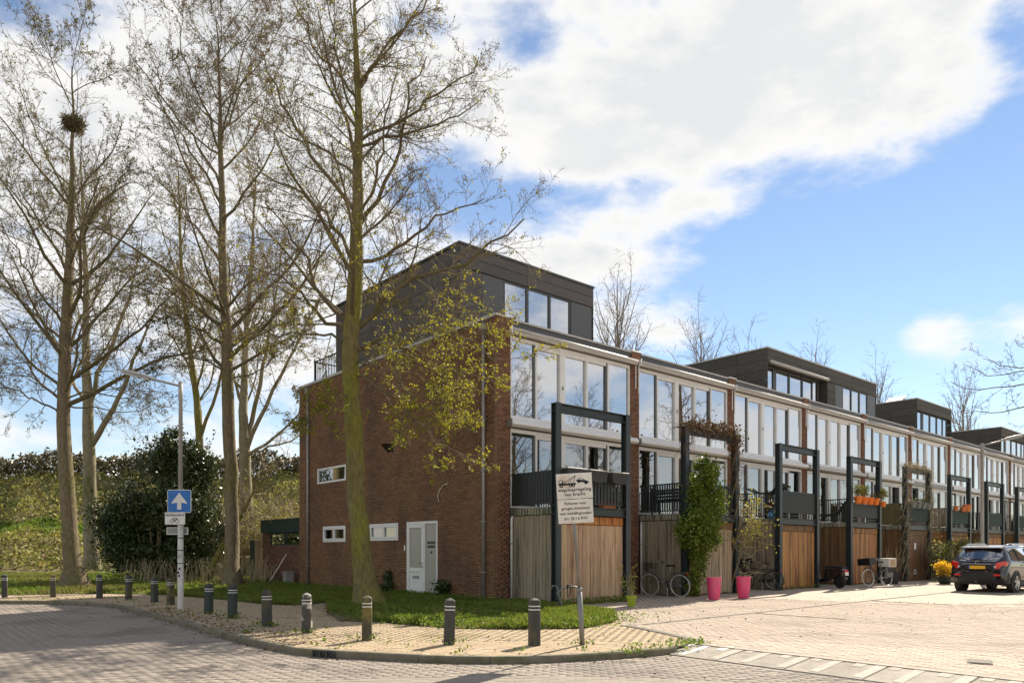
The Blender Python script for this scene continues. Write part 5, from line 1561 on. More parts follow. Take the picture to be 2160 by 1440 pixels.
# --- climbing plants on the balcony frames
def along(pts, n, rng, spread):
    pts = np.array(pts, float); s = np.concatenate([[0], np.cumsum(np.linalg.norm(np.diff(pts, axis=0), axis=1))]); q = rng.random(n) * s[-1]
    return np.stack([np.interp(q, s, pts[:, c]) for c in range(3)], 1) + rng.normal(size=(n, 3)) * spread
t1 = 5.9
iv = thing('ivy_bush', 'bright green climbing ivy bush on the second house frame', 'ivy', tp(t1 + .35, 1.95, PAV), ROT)
rng = np.random.default_rng(31)
cl = [((.50, -.15, 2.75), (.80, .42, 1.1), 7200), ((.35, -.15, 2.0), (.90, .44, .6), 5000), ((.60, -.1, 3.75), (.52, .32, .55), 2600), ((.10, -.1, 1.2), (.34, .25, .8), 1800), ((.0, -.05, .35), (.3, .22, .4), 700), ((-.30, -.1, 2.0), (.5, .35, .6), 1800), ((1.1, -.1, 2.7), (.3, .25, .6), 900)]
C = np.concatenate([leaf_cloud(c, r, n, .1, rng, 26, .26) for c, r, n in cl]); C = C[C[:, 2] > .03]
o = obj_np('foliage', leaf_quads(C, .085, rng, aspect=.7), 'leaf_ivy', iv); o['kind'] = 'stuff'
mb = MB()
for i in range(7): mb.tube([(.1 * i - .25, .02, -.05), (.08 * i - .15, -.04, .8), (.05 * i + random.uniform(-.1, .1), -.05, 1.6), (.1, -.05, 2.4)], [.035, .03, .025, .015], 6)
mb.build('stems', 'bark_brown', iv)
def vines(name, label, gx_t, seed, n, thick, leafy):
    """dead vines round posts and top beam of a frame"""
    v = thing(name, label, 'vine', tp(gx_t, 1.78, PAV), ROT)
    rng = np.random.default_rng(seed)
    path = [(0, -.02, .1), (0, -.02, 5.3), (2.75, -.02, 5.3), (2.75, -.02, .3 if leafy > .5 else 3.4)]
    w = along(path, n, rng, .07)
    w = w[(w[:, 2] > 4.6) | (w[:, 0] > 1.5) | (rng.random(len(w)) < leafy)]
    d = rng.normal(size=w.shape); d[:, 2] -= .5
    P = grow(w, d, .25 + .35 * rng.random(len(w)), 5, .35, -.12, rng)
    o = obj_np('tendrils', tubes_np(P, taper(np.full(len(w), thick), 5), 3), 'twig_pale' if leafy > .5 else 'leaf_dry', v); o['kind'] = 'stuff'
    mb = MB()
    for x_ in ((0, 2.75) if leafy > .5 else (2.75,)):
        for j in range(3):
            pts = [(x_ + .13 * math.cos(z * 2.2 + j * 2.1), -.02 + .13 * math.sin(z * 2.2 + j * 2.1), z) for z in np.linspace(-.05, 5.25, 24)]
            mb.tube(pts, [.035 - .02 * i / 24 for i in range(24)], 5)
    pts = [(x, .02 + .1 * math.sin(x * 5), 5.34 + .05 * math.sin(x * 7)) for x in np.linspace(0, 2.75, 16)]
    mb.tube(pts, .025, 5)
    mb.build('stems', 'bark_brown' if leafy < .5 else 'bark_pale', v, smooth=True)
    return v
v1 = vines('dead_vine', 'dead brown vine draped over the second house balcony frame', t1 + .24, 41, 900, .009, .05)
C = along([(0, -.02, 5.32), (2.75, -.02, 5.32), (2.75, -.02, 4.6)], 1000, np.random.default_rng(4), .12)
o = obj_np('dry_leaves', leaf_quads(C, .11, np.random.default_rng(3)), 'leaf_dry', v1); o['kind'] = 'stuff'
v4 = vines('bare_vine', 'bare pale vine twisting up the fifth house balcony frame', 5.9 + PITCH * 3 + .24, 43, 900, .010, .9)
lv = thing('leafy_climber', 'loose climber with yellow green leaves on the second right-hand post', 'climber', tp(t1 + 3.05, 1.95, PAV), ROT)
rng = np.random.default_rng(47)
S = along([(0, 0, .3), (.1, -.05, 2.8)], 60, rng, .08)
P = grow(S, np.stack([rng.normal(size=60) * .5 + .5, rng.normal(size=60) * .4 - .2, rng.normal(size=60) * .4 + .3], 1), .5 + .7 * rng.random(60), 7, .25, -.02, rng)
o = obj_np('stems', tubes_np(P, taper(np.full(60, .012), 7), 4), 'twig_pale', lv); o['kind'] = 'stuff'
C = np.concatenate([P[:, i] for i in (2, 3, 4, 5, 6)]); C = C[(C[:, 2] > 1.5)]
C = np.repeat(C, 3, 0) + rng.normal(size=(len(C) * 3, 3)) * .06
o = obj_np('foliage', leaf_quads(C, .095, rng), 'leaf_lemon', lv); o['kind'] = 'stuff'
# front garden shrubs behind the parked car
sg = thing('front_shrubs', 'loose shrub row with yellow green leaves behind the black car', 'shrub', tp(17.4 + 5.57 * 2 - 2.5, 2.4, PAV), ROT)
rng = np.random.default_rng(61)
cl = [((-1.2, -.2, .9), (1.0, .5, .9), 2200), ((.6, -.3, 1.1), (1.2, .5, .9), 2600), ((2.6, -.2, 1.0), (1.3, .5, .8), 2200), ((4.6, -.2, 1.2), (1.3, .5, .9), 2000)]
C = np.concatenate([leaf_cloud(c, r, n, .1, rng, 20, .3) for c, r, n in cl]); C = C[C[:, 2] > .03]
o = obj_np('foliage', leaf_quads(C, .10, rng), 'leaf_shrub', sg); o['kind'] = 'stuff'
o = obj_np('bright_foliage', leaf_quads(C[C[:, 2] > 1.1][::3], .11, rng), 'leaf_lemon', sg); o['kind'] = 'stuff'
S = np.stack([rng.random(240) * 6.6 - 1.8, rng.normal(size=240) * .2 - .2, np.zeros(240)], 1)
P = grow(S, np.stack([rng.normal(size=240) * .3, rng.normal(size=240) * .2, np.ones(240)], 1), 1.2 + .8 * rng.random(240), 6, .15, 0, rng)
o = obj_np('stems', tubes_np(P, taper(np.full(240, .012), 6), 3), 'twig_pale', sg); o['kind'] = 'stuff'

# ------------------------------------------------------------------ bollards
BP = [(10, 1259, 'bollard', 0, 'leftmost dark bollard at the left edge of the photo'), (112, 1259, 'bollard_moss', 0, 'weathered bollard with pale cap, second from the left edge'), (210, 1261, 'bollard', 0, 'dark bollard right of the leaning tree trunk'),
      (271, 1263, 'bollard', 0, 'dark bollard before the left end of the evergreen bush'), (326, 1269, 'bollard', .03, 'dark bollard second to the left of the white lamp post'), (360, 1275, 'bollard_moss', 0, 'weathered bollard standing directly left of the white lamp post'),
      (440, 1293, 'bollard_flare_tint', .02, 'dark bollard first to the right of the lamp post'), (490, 1303, 'bollard_flare_tint', 0, 'weathered bollard second to the right of the lamp post, weeds at foot'), (563, 1320, 'bollard', 0, 'dark grey bollard third to the right of the lamp post'),
      (648, 1334, 'bollard_white', 0, 'bollard with peeling white paint and yellow moss'), (774, 1349, 'bollard_moss', 0, 'mossy yellow stained bollard below the lawn tree'), (947, 1358, 'bollard', .01, 'clean dark bollard in the middle of the lit pavement'), (1127, 1360, 'bollard', 0, 'dark bollard nearest to the left of the tow sign pole')]
for i, (px, py, m, lean, lab) in enumerate(BP):
    b = gp(px, py)
    h = thing('bollard', lab, 'bollard', b, .5 + .12 * i, 'bollards along the kerb')
    h.rotation_euler = (lean + random.uniform(-.022, .022), -lean + random.uniform(-.022, .022), .5 + .12 * i)
    h.location.z -= random.uniform(0, .035)
    def sq(w, z, c=.22):  # chamfered square ring
        a = w * (1 - c)
        return [(w, -a, z), (w, a, z), (a, w, z), (-a, w, z), (-w, a, z), (-w, -a, z), (-a, -w, z), (a, -w, z)]
    rings = [(.086, -.05), (.085, .53), (.078, .535), (.078, .557), (.084, .562), (.084, .582), (.077, .587), (.077, .607), (.082, .612), (.082, .675), (.074, .690), (.012, .722)]
    vs, fs = [], []
    rings = [(w * .9, z) for w, z in rings]
    for w, z in rings: vs += sq(w, z)
    for q in range(len(rings) - 1):
        for j in range(8): fs.append((q * 8 + j, q * 8 + (j + 1) % 8, (q + 1) * 8 + (j + 1) % 8, (q + 1) * 8 + j))
    fs.append(tuple((len(rings) - 1) * 8 + j for j in range(8)))
    body = MB().add(vs, fs).build('post', m, h)
    for z in (.537, .589):
        vs = sq(.0732, z) + sq(.0732, z + .017)
        MB().add(vs, [(j, (j + 1) % 8, 8 + (j + 1) % 8, 8 + j) for j in range(8)] + [tuple(range(8, 16))]).build('band', 'band_white', h)
# weeds round bollard feet and in the gutter, leaf litter
rng = np.random.default_rng(77)
pts = []
for (px, py, *_r) in BP[6:12]:
    b = gp(px, py); n = 42 if px not in (563, 490) else 90
    a = rng.random(n) * 6.28; r = .07 + np.abs(rng.normal(size=n)) * .11
    pts.append(np.stack([b.x + np.cos(a) * r * 1.4, b.y + np.sin(a) * r, np.full(n, PAV + .012) + rng.random(n) * .06], 1))
b = gp(1228, 1358); n = 25; pts.append(np.stack([b.x + rng.normal(size=n) * .12, b.y + rng.normal(size=n) * .09, PAV + .01 + rng.random(n) * .03], 1))
for (px, py, n, s_) in ((1440, 1361, 80, .12), (1395, 1369, 45, .1), (1330, 1377, 50, .08), (1465, 1357, 60, .1)):
    b = gp(px, py); pts.append(np.stack([b.x + rng.normal(size=n) * s_ * 1.6, b.y + rng.normal(size=n) * s_ * .6, PAV + .0 + rng.random(n) * .07], 1))
for _ in range(46):
    j = rng.integers(90, len(KERB)); b = KERB[j] + nrm[j] * (.1 + rng.random() * .9)
    n = 7; pts.append(np.stack([b[0] + rng.normal(size=n) * .05, b[1] + rng.normal(size=n) * .04, PAV + .006 + rng.random(n) * .02], 1))
b_ = [tp(14.6 + x, 1.95 + abs(random.gauss(0, .12))) for x in np.linspace(-3.0, .1, 150)]
pts.append(np.array([(v.x, v.y, PAV + .01 + random.random() * .12) for v in b_]))
V, F = leaf_quads(np.concatenate(pts), .055, rng, up=np.array([0, 0, .5]))
ob = obj_np('paving_weeds', (V, F), 'blade'); tag(ob, 'small weeds round the bollard feet and in the kerb gutter', 'weeds', kind='stuff')
pts = []
js = rng.integers(0, len(KERB), 1500)
off = -np.abs(rng.normal(size=1500)) * .13 - .015
pts.append(np.column_stack([KERB[js] + nrm[js] * off[:, None] + rng.normal(size=(1500, 2)) * .02 + tan[js] * rng.uniform(-.25, .25, 1500)[:, None], np.full(1500, .006)]))
js = rng.integers(40, len(KERB), 260)
pts.append(np.column_stack([KERB[js] - nrm[js] * np.abs(rng.normal(size=260))[:, None] * .9 + rng.normal(size=(260, 2)) * .2, np.full(260, .006)]))
w_ = scatter_in(walk_pav, 900); pts.append(np.column_stack([w_, np.full(900, PAV + .006)]))
jk = [j for j in range(len(KERB)) if -9 < KERB[j, 0] < -3.2]
js = rng.choice(jk, 1500); pts.append(np.column_stack([KERB[js] + nrm[js] * (.1 + np.abs(rng.normal(size=1500)) * .5)[:, None] + rng.normal(size=(1500, 2)) * .1, np.full(1500, PAV + .006)]))
w_ = scatter_in([tuple(gp(*p)[:2]) for p in ((1330, 1285), (1480, 1272), (1900, 1250), (2150, 1290), (2000, 1340), (1500, 1345))], 260); pts.append(np.column_stack([w_, np.full(260, PAV + .006)]))
w_ = scatter_in([tuple(gp(*p)[:2]) for p in ((660, 1275), (830, 1285), (870, 1310), (700, 1312))], 900); pts.append(np.column_stack([w_, np.full(900, PAV + .02)]))
C = np.concatenate(pts)
d = rng.normal(size=(len(C), 3)); d[:, 2] = np.abs(d[:, 2]) * .3
V, F = leaf_quads(C, .042, rng, up=d * 2 * np.array([1, 1, 0]))
V[:, 2] = np.maximum(V[:, 2], np.repeat(C[:, 2], 4) - .002)
ob = obj_np('leaf_litter', (V, F), 'litter'); tag(ob, 'brown dead leaves and twigs lying along the kerb', 'leaf litter', kind='stuff')

# ------------------------------------------------------------------ street lamps
def street_lamp(base, hgt, rz, label, white):
    h = thing('street_lamp', label, 'street lamp', base, 0, 'street lamps')
    if white:
        MB().tube([(0, 0, -.1), (0, 0, .0), (0, 0, 2.05)], [.078, .072, .066], 14).build('lower_pole', 'lamp_pole_white', h, smooth=True)
        MB().tube([(0, 0, 2.05), (0, 0, hgt - .45), (0, 0, hgt - .44), (0, 0, hgt)], [.060, .046, .052, .052], 14).build('pole', 'lamp_pole', h, smooth=True)
        for z in (1.1, 1.42, 1.72): MB().lathe([(.071, z), (.071, z + .018)], 14).build('strap', 'black', h)
        for z, a in ((.95, .3), (.86, 0), (.78, .2)):
            B(h, 'sticker', -.045 + a * .1, -.005 + a * .12, -.0735, -.070, z, z + .055, 'black')
    else:
        MB().tube([(0, 0, -.1), (0, 0, 1.2), (0, 0, 1.25), (0, 0, hgt - .45), (0, 0, hgt - .44), (0, 0, hgt)], [.09, .085, .07, .055, .065, .065], 14).build('pole', 'lamp_pole', h, smooth=True)
    R_ = Matrix.Rotation(rz, 4, 'Z')
    p0 = R_ @ Vector((0, 0, hgt - .08)); p1 = R_ @ Vector((.72, 0, hgt + .10))
    MB().tube([p0, p1], .028, 8).build('arm', 'lamp_head', h, smooth=True)
    M_ = R_ @ Matrix.Translation((.66, 0, hgt + .085)) @ Matrix.Rotation(-.25, 4, 'Y')
    st = [(0, .03, .03), (.08, .055, .05), (.25, .085, .075), (.55, .09, .07), (.78, .07, .05), (.84, .03, .03)]
    vs, fs = [], []
    for x, w, hh in st:
        for j in range(10):
            a = math.pi * j / 9
            vs.append(M_ @ Vector((x, w * math.cos(a), hh * math.sin(a) * 1.1 - .005)))
    for q in range(len(st) - 1):
        for j in range(9): fs.append((q * 10 + j, q * 10 + j + 1, (q + 1) * 10 + j + 1, (q + 1) * 10 + j))
    hd_ = MB().add(vs, fs).build('lamp_head', 'lamp_head', h, smooth=True)
    MB().box(.10, .80, -.07, .07, -.05, -.004, M_, .02).build('diffuser', 'car_lens', hd_)
    MB().lathe([(.056, hgt - .01), (.05, hgt + .02)], 12).build('cap', 'lamp_head', h)
    return h
lp = gp(381, 1283)
lamp1 = street_lamp(lp, 5.52, math.radians(178), 'slim street lamp with whitish pole carrying the one-way sign', True)
lb = at(2072, 1158 + 1.45 * FPX / 30, 30)
street_lamp(lb, 5.75, math.radians(-14), 'brown grey street lamp behind the parked black car', False)

def plate(h, name, w, hh, z, m, edge='sign_edge', y=-.085, r=.04, x=0.0, t=.004):
    """rounded sign plate with folded edge, facing -y"""
    def rr(w_, h_, r_):
        pts = []
        for cx, cz, a0 in ((w_ / 2 - r_, h_ / 2 - r_, 0), (-w_ / 2 + r_, h_ / 2 - r_, 90), (-w_ / 2 + r_, -h_ / 2 + r_, 180), (w_ / 2 - r_, -h_ / 2 + r_, 270)):
            for k in range(5):
                a = math.radians(a0 + 22.5 * k); pts.append((x + cx + r_ * math.cos(a), z + cz + r_ * math.sin(a)))
        return pts
    o = MB().prism(rr(w, hh, r), y, y + .02).build(name, edge, h)
    MB().prism(rr(w - .028, hh - .028, max(.012, r - .014)), y - t, y - .001).build('face', m, o)
    return o
def glyph_poly(parent, polys, y, m, name='symbol'):
    mb = MB()
    for p in polys: mb.prism(p, y, y + .0015)
    return mb.build(name, m, parent)
def circ(cx, cz, r, n=16): return [(cx + r * math.cos(2 * math.pi * i / n), cz + r * math.sin(2 * math.pi * i / n)) for i in range(n)]
def ring(mb, cx, cz, r, w, y, n=20):
    for i in range(n):
        a, b = 2 * math.pi * i / n, 2 * math.pi * (i + 1) / n
        mb.prism([(cx + r * math.cos(a), cz + r * math.sin(a)), (cx + r * math.cos(b), cz + r * math.sin(b)), (cx + (r - w) * math.cos(b), cz + (r - w) * math.sin(b)), (cx + (r - w) * math.cos(a), cz + (r - w) * math.sin(a))], y, y + .0015)
def bar(mb, x0, z0, x1, z1, w, y):
    d = Vector((x1 - x0, z1 - z0)).normalized() * w / 2; nx, nz = -d.y, d.x
    mb.prism([(x0 + nx, z0 + nz), (x1 + nx, z1 + nz), (x1 - nx, z1 - nz), (x0 - nx, z0 - nz)], y, y + .0015)
RS = (math.pi / 2, 0, 0)
s1 = thing('one_way_sign', 'square blue sign with white upward arrow on the lamp post', 'road sign', lp, math.radians(4))
zc = EYE - (1057 - HORIZON) / FPX * lp.y - PAV
pl = plate(s1, 'plate', .56, .56, zc, 'sign_blue', x=.0)
glyph_poly(pl, [[(.0, zc + .21), (.185, zc - .04), (.175, zc - .06), (.05, zc - .03), (.05, zc - .20), (-.05, zc - .20), (-.05, zc - .03), (-.175, zc - .06), (-.185, zc - .04)]], -.0915, 'sign_white', 'arrow')
s2 = thing('bicycle_exception_sign', 'small white sign with bicycle symbol below the blue arrow', 'road sign', lp, math.radians(-3))
z2 = EYE - (1093 - HORIZON) / FPX * lp.y - PAV
pl = plate(s2, 'plate', .50, .30, z2, 'sign_white', x=-.10, r=.025)
text(pl, 'uitgezonderd', .085, (-.10, -.0925, z2 + .085), RS, 'ink', bold=.0015, sp=1.12, width=.92)
mb = MB(); cx, cz, y_ = -.10, z2 - .065, -.0915
for sx in (-.065, .065): ring(mb, cx + sx, cz, .052, .010, y_)
for a in ((-.065, 0, -.02, .06), (-.02, .06, .045, .06), (.045, .06, -.005, -.005), (-.065, 0, -.005, -.005), (-.02, .06, -.005, -.005), (.065, 0, .04, .085), (.04, .085, .015, .085), (-.035, .078, -.005, .078), (-.02, .06, -.025, .078)): bar(mb, cx + a[0], cz + a[1], cx + a[2], cz + a[3], .009, y_)
mb.build('bicycle_symbol', 'ink', pl)
s3 = thing('sign_back_panel', 'bare grey back of a sign under the bicycle sign', 'road sign', lp, math.radians(2))
z3 = EYE - (1119 - HORIZON) / FPX * lp.y - PAV
o = MB().box(-.37, .15, .085, .092, z3 - .09, z3 + .09, b=.003).build('plate', 'sign_back', s3)
for q in ((-.37, .15, .078, .085, z3 + .072, z3 + .09), (-.37, .15, .078, .085, z3 - .09, z3 - .072), (-.37, -.352, .078, .085, z3 - .072, z3 + .072), (.132, .15, .078, .085, z3 - .072, z3 + .072)): B(o, 'edge', *q, 'sign_edge')
B(s3, 'clamp', -.08, .08, .05, .085, z3 - .02, z3 + .02, 'galv')

# ------------------------------------------------------------------ tow-away sign on leaning pole
tb = gp(1229, 1359)
tw_ = thing('tow_sign_pole', 'leaning galvanised pole with two worn white parking signs', 'sign pole', tb)
sc_ = tb.y / FPX
def px2(px, py): return ((px - 1229) * sc_, EYE - PAV - (py - HORIZON) * sc_)
x1_, z1_ = px2(1222, 1243); x2_, z2_ = px2(1203, 1000)
MB().tube([(0, 0, -.1), (x1_, 0, z1_)], [.040, .040], 12).build('sleeve', 'galv', tw_, smooth=True)
MB().lathe([(.046, -.03), (.046, .03)], 12, Matrix.Translation((x1_, 0, z1_))).build('collar', 'galv', tw_, smooth=True)
MB().tube([(x1_, 0, z1_), (x2_, .02, z2_)], .026, 12).build('pole', 'galv', tw_, smooth=True)
TILT = math.radians(3.6)
def tow_plate(cx_px, cy_px, w_px, h_px, rot, m):
    cx_, cz_ = px2(cx_px, cy_px)
    e = bpy.data.objects.new('sign_plate', MB().prism([(-w_px * sc_ / 2, -h_px * sc_ / 2), (w_px * sc_ / 2, -h_px * sc_ / 2), (w_px * sc_ / 2, h_px * sc_ / 2), (-w_px * sc_ / 2, h_px * sc_ / 2)], -.052, -.032).mesh('sign_plate', 'sign_edge'))
    e.location = (cx_, 0, cz_); e.rotation_euler = (0, -rot, 0); e.parent = tw_; COL.objects.link(e)
    bm_ = e.modifiers.new('bevel', 'BEVEL'); bm_.width = .006; bm_.segments = 2
    w, hh = w_px * sc_ - .022, h_px * sc_ - .022
    MB().box(-w / 2, w / 2, -.056, -.053, -hh / 2, hh / 2, b=.001).build('face', m, e)
    return e
p1 = tow_plate(1211, 1025, 75, 53, TILT, 'sign_old')
p2 = tow_plate(1213.5, 1078, 74, 50, TILT * .8, 'sign_old')
y_ = -.0585
mb = MB()
# recovery truck towing a car
mb.prism([(-.235, .02), (-.235, .095), (-.175, .095), (-.165, .05), (-.165, .02)], y_, y_ + .002)
mb.prism([(-.24, .015), (.0, .015), (.03, .03), (.03, .045), (-.165, .045), (-.165, .02)], y_, y_ + .002)
for cx in (-.20, -.06, -.015): mb.prism(circ(cx, .008, .026), y_, y_ + .002)
bar(mb, -.16, .045, .02, .155, .008, y_); bar(mb, .02, .155, -.01, .05, .007, y_); bar(mb, .02, .155, .035, .14, .006, y_); bar(mb, -.09, .045, .0, .14, .005, y_)
mb.build('tow_truck_symbol', 'ink', p1)
mb = MB()
mb.prism([(.03, .085), (.06, .095), (.085, .115), (.135, .105), (.165, .08), (.215, .06), (.22, .04), (.205, .03), (.05, .065), (.03, .075)], y_, y_ + .002)
for cx, cz in ((.07, .062), (.175, .035)): mb.prism(circ(cx, cz, .021), y_, y_ + .002)
mb.build('towed_car_symbol', 'ink', p1)
mb = MB().prism([(.088, .106), (.128, .098), (.15, .082), (.075, .092)], y_ - .0008, y_); mb.build('window_symbol', 'sign_old', p1)
for cx in (-.20, -.06, -.015): MB().prism(circ(cx, .008, .009), y_ - .0008, y_).build('hub_symbol', 'sign_old', p1)
MB().prism([(-.225, .055), (-.225, .085), (-.19, .085), (-.185, .055)], y_ - .0008, y_).build('cab_window', 'sign_old', p1)
text(p1, 'wegsleepregeling', .073, (0, y_, -.055), RS, 'ink', bold=.0010, sp=1.10, width=.90)
text(p1, 'van kracht', .073, (0, y_, -.125), RS, 'ink', bold=.0010, sp=1.1, width=.92)
for s_, z_ in (('Parkeren voor', .12), ('garages uitsluitend', .045), ('voor ontheffinghouders', -.03), ('art. 24.1.b RVV', -.108)):
    text(p2, s_, .060, (0, y_, z_), RS, 'ink', bold=.0006, sp=1.05, width=.90 if len(s_) < 20 else .80)
for z_ in (-.03, .03):
    for pp, cz in ((p1, 0), (p2, 0)): B(pp, 'clamp', -.06, .06, -.032, .03, cz + z_ * 4 - .012, cz + z_ * 4 + .012, 'galv')
# bicycle hoop beside the pole
hb_ = thing('bicycle_hoop', 'bent galvanised bicycle hoop on the lawn edge by the garage', 'bicycle stand', gp(1206, 1288), .1)
MB().tube([(-.22, 0, -.1), (-.25, 0, .20), (-.33, 0, .45), (-.22, 0, .53), (0, 0, .58), (.12, 0, .56), (.22, 0, .50)], .022, 8).build('hoop', 'galv', hb_, smooth=True)
MB().tube([(.22, 0, .50), (.235, 0, .3), (.235, 0, -.1)], .022, 8).build('leg', 'galv', hb_, smooth=True)
MB().tube([(-.27, .05, -.1), (-.30, .05, .45), (-.36, .05, .58), (-.44, .05, .60), (-.48, .05, .52)], .016, 8).build('hook', 'galv', hb_, smooth=True)
ck = thing('cable_lock', 'black cable lock hanging from the bicycle hoop', 'lock', hb_.location + Vector((-.08, -.03, .58)))
MB().tube([(-.03, 0, .03), (.03, -.01, .04), (.05, 0, -.05), (.03, .0, -.2), (-.01, 0, -.26), (-.03, 0, -.15), (-.02, 0, -.02)], .012, 6, closed=True).build('cable', 'black', ck, smooth=True)
B(ck, 'lock_body', -.05, .0, -.03, .02, -.02, .05, 'black', .008)

# ------------------------------------------------------------------ bicycles
def bicycle(label, loc, rz, lean, m='bike_black', tyre='rubber', extras=(), step=False, rimm='bike_grey'):
    h = thing('bicycle', label, 'bicycle', loc, rz, 'parked bicycles')
    h.rotation_euler = (lean, 0, rz)
    R_ = .345; wb = .54
    for x in (-wb, wb):
        c = Vector((x, 0, R_))
        w = MB().tube([c + Vector((R_ * .965 * math.cos(a), 0, R_ * .965 * math.sin(a))) for a in np.linspace(0, 2 * math.pi, 36, endpoint=False)], .019, 8, closed=True).build('wheel', tyre, h, smooth=True)
        MB().tube([c + Vector((R_ * .90 * math.cos(a), 0, R_ * .90 * math.sin(a))) for a in np.linspace(0, 2 * math.pi, 36, endpoint=False)], .011, 6, closed=True).build('rim', 'bike_silver', w, smooth=True)
        mb = MB()
        for j in range(18):
            a = 2 * math.pi * j / 18; s_ = .025 * (1 if j % 2 else -1)
            mb.tube([c + Vector((.02 * math.cos(a + .6), s_, .02 * math.sin(a + .6))), c + Vector((R_ * .9 * math.cos(a), 0, R_ * .9 * math.sin(a)))], .0016, 3, caps=False)
        o = mb.build('spokes', 'bike_silver', w); o['kind'] = 'stuff'
        MB().lathe([(.02, -.04), (.026, -.02), (.026, .02), (.02, .04)], 10, Matrix.Translation(c) @ Matrix.Rotation(math.pi / 2, 4, 'X')).build('hub', 'bike_silver', w)
        a0, a1 = (math.radians(10), math.radians(195)) if x < 0 else (math.radians(20), math.radians(170))
        if x > 0: a0, a1 = math.radians(45), math.radians(190)
        arc = [c + Vector(((R_ + .035) * math.cos(a), 0, (R_ + .035) * math.sin(a))) for a in np.linspace(a0, a1, 14)]
        if x > 0: arc = [Vector((2 * c.x - p.x, p.y, p.z)) if False else p for p in arc]
        mb = MB(); vs, fs = [], []
        for i, p in enumerate(arc): vs += [p + Vector((0, -.026, -.004)), p + Vector((0, 0, .012)), p + Vector((0, .026, -.004))]
        for i in range(len(arc) - 1): fs += [(3 * i, 3 * i + 1, 3 * i + 4, 3 * i + 3), (3 * i + 1, 3 * i + 2, 3 * i + 5, 3 * i + 4)]
        mb.add(vs, fs).build('mudguard', m if tyre == 'rubber' else 'bike_black', h, smooth=True)
    seat = Vector((-.20, 0, .78)); bb = Vector((-.08, 0, .30)); head = Vector((.36, 0, .80)); headl = Vector((.42, 0, .62)); rear = Vector((-wb, 0, R_)); front = Vector((wb, 0, R_))
    mb = MB()
    mb.tube([bb, seat + Vector((-.02, 0, .06))], .016, 8); mb.tube([bb, headl], .017, 8)
    mb.tube([seat + Vector((.03, 0, -.05)) if not step else bb + Vector((-.03, 0, .15)), head], .015, 8)
    for s_ in (-.05, .05):
        mb.tube([bb, rear + Vector((0, s_, 0))], .010, 6); mb.tube([seat + Vector((.0, 0, -.05)), rear + Vector((0, s_, 0))], .009, 6)
    mb.tube([headl, head + Vector((-.01, 0, .06))], .02, 8)
    mb.build('frame', m, h, smooth=True)
    mb = MB()
    for s_ in (-.05, .05): mb.tube([headl + Vector((0, s_ * .6, 0)), headl + Vector((.03, s_, -.1)), front + Vector((0, s_, 0))], [.014, .013, .009], 6)
    mb.build('fork', m, h, smooth=True)
    mb = MB().tube([head + Vector((-.01, 0, .05)), head + Vector((-.03, 0, .24))], .013, 8)
    mb.tube([head + Vector((-.20, -.29, .22)), head + Vector((-.08, -.26, .245)), head + Vector((-.02, -.1, .25)), head + Vector((-.02, .1, .25)), head + Vector((-.08, .26, .245)), head + Vector((-.20, .29, .22))], .011, 8)
    hbz = mb.build('handlebar', 'bike_silver', h, smooth=True)
    for s_ in (-1, 1): MB().tube([head + Vector((-.21, s_ * .292, .218)), head + Vector((-.10, s_ * .265, .242))], .017, 8).build('grip', 'rubber', hbz)
    pr = [(-.15, .075, 0), (-.10, .095, .015), (0, .07, .01), (.08, .03, .005), (.13, .02, 0)]
    vs, fs = [], []
    for x, w, z in pr:
        for j in range(8):
            a = 2 * math.pi * j / 8; vs.append(seat + Vector((x - .02, w * math.cos(a), .165 + z + .028 * math.sin(a))))
    for q in range(len(pr) - 1):
        for j in range(8): fs.append((q * 8 + j, q * 8 + (j + 1) % 8, (q + 1) * 8 + (j + 1) % 8, (q + 1) * 8 + j))
    fs += [tuple(reversed(range(8))), tuple(range(32, 40))]
    MB().add(vs, fs).build('saddle', 'rubber', h, smooth=True)
    MB().tube([seat + Vector((-.02, 0, .0)), seat + Vector((-.035, 0, .15))], .012, 8).build('seat_post', 'bike_silver', h)
    MB().prism([(bb.x + .12, bb.z - .05), (bb.x + .12, bb.z + .07), (rear.x + .02, rear.z + .05), (rear.x - .04, rear.z), (rear.x + .02, rear.z - .05)], -.075, -.055).build('chain_case', m, h)
    mb = MB().tube([bb + Vector((0, -.09, 0)), bb + Vector((.08, -.10, -.15))], .009, 6); mb.tube([bb + Vector((0, .09, 0)), bb + Vector((-.08, .10, .15))], .009, 6); mb.tube([bb + Vector((0, -.09, 0)), bb + Vector((0, .09, 0))], .014, 6)
    cr = mb.build('cranks', 'bike_silver', h)
    for s_, p in ((-1, bb + Vector((.08, -.10, -.15))), (1, bb + Vector((-.08, .10, .15)))): MB().box(p.x - .045, p.x + .045, p.y + (s_ * .09 if s_ > 0 else -.09), p.y, p.z - .012, p.z + .012).build('pedal', 'rubber', cr)
    mb = MB().box(-.78, -.30, -.07, .07, .735, .75)
    for s_ in (-.06, .06): mb.tube([(-.74, s_, .74), (rear.x, s_, rear.z)], .006, 5); mb.tube([(-.45, s_, .74), (rear.x, s_, rear.z)], .006, 5)
    mb.build('rack', m, h)
    B(h, 'rear_light', -.82, -.785, -.04, .04, .69, .73, 'car_red', .006)
    MB().lathe([(.02, 0), (.04, .03), (.042, .06)], 10, Matrix.Translation((.43, 0, .80)) @ Matrix.Rotation(math.pi / 2, 4, 'Y')).build('headlamp', 'bike_silver', h)
    MB().tube([bb + Vector((-.05, .06, -.02)), Vector((-.2, .22, .0))], .009, 6).build('kickstand', 'bike_silver', h)
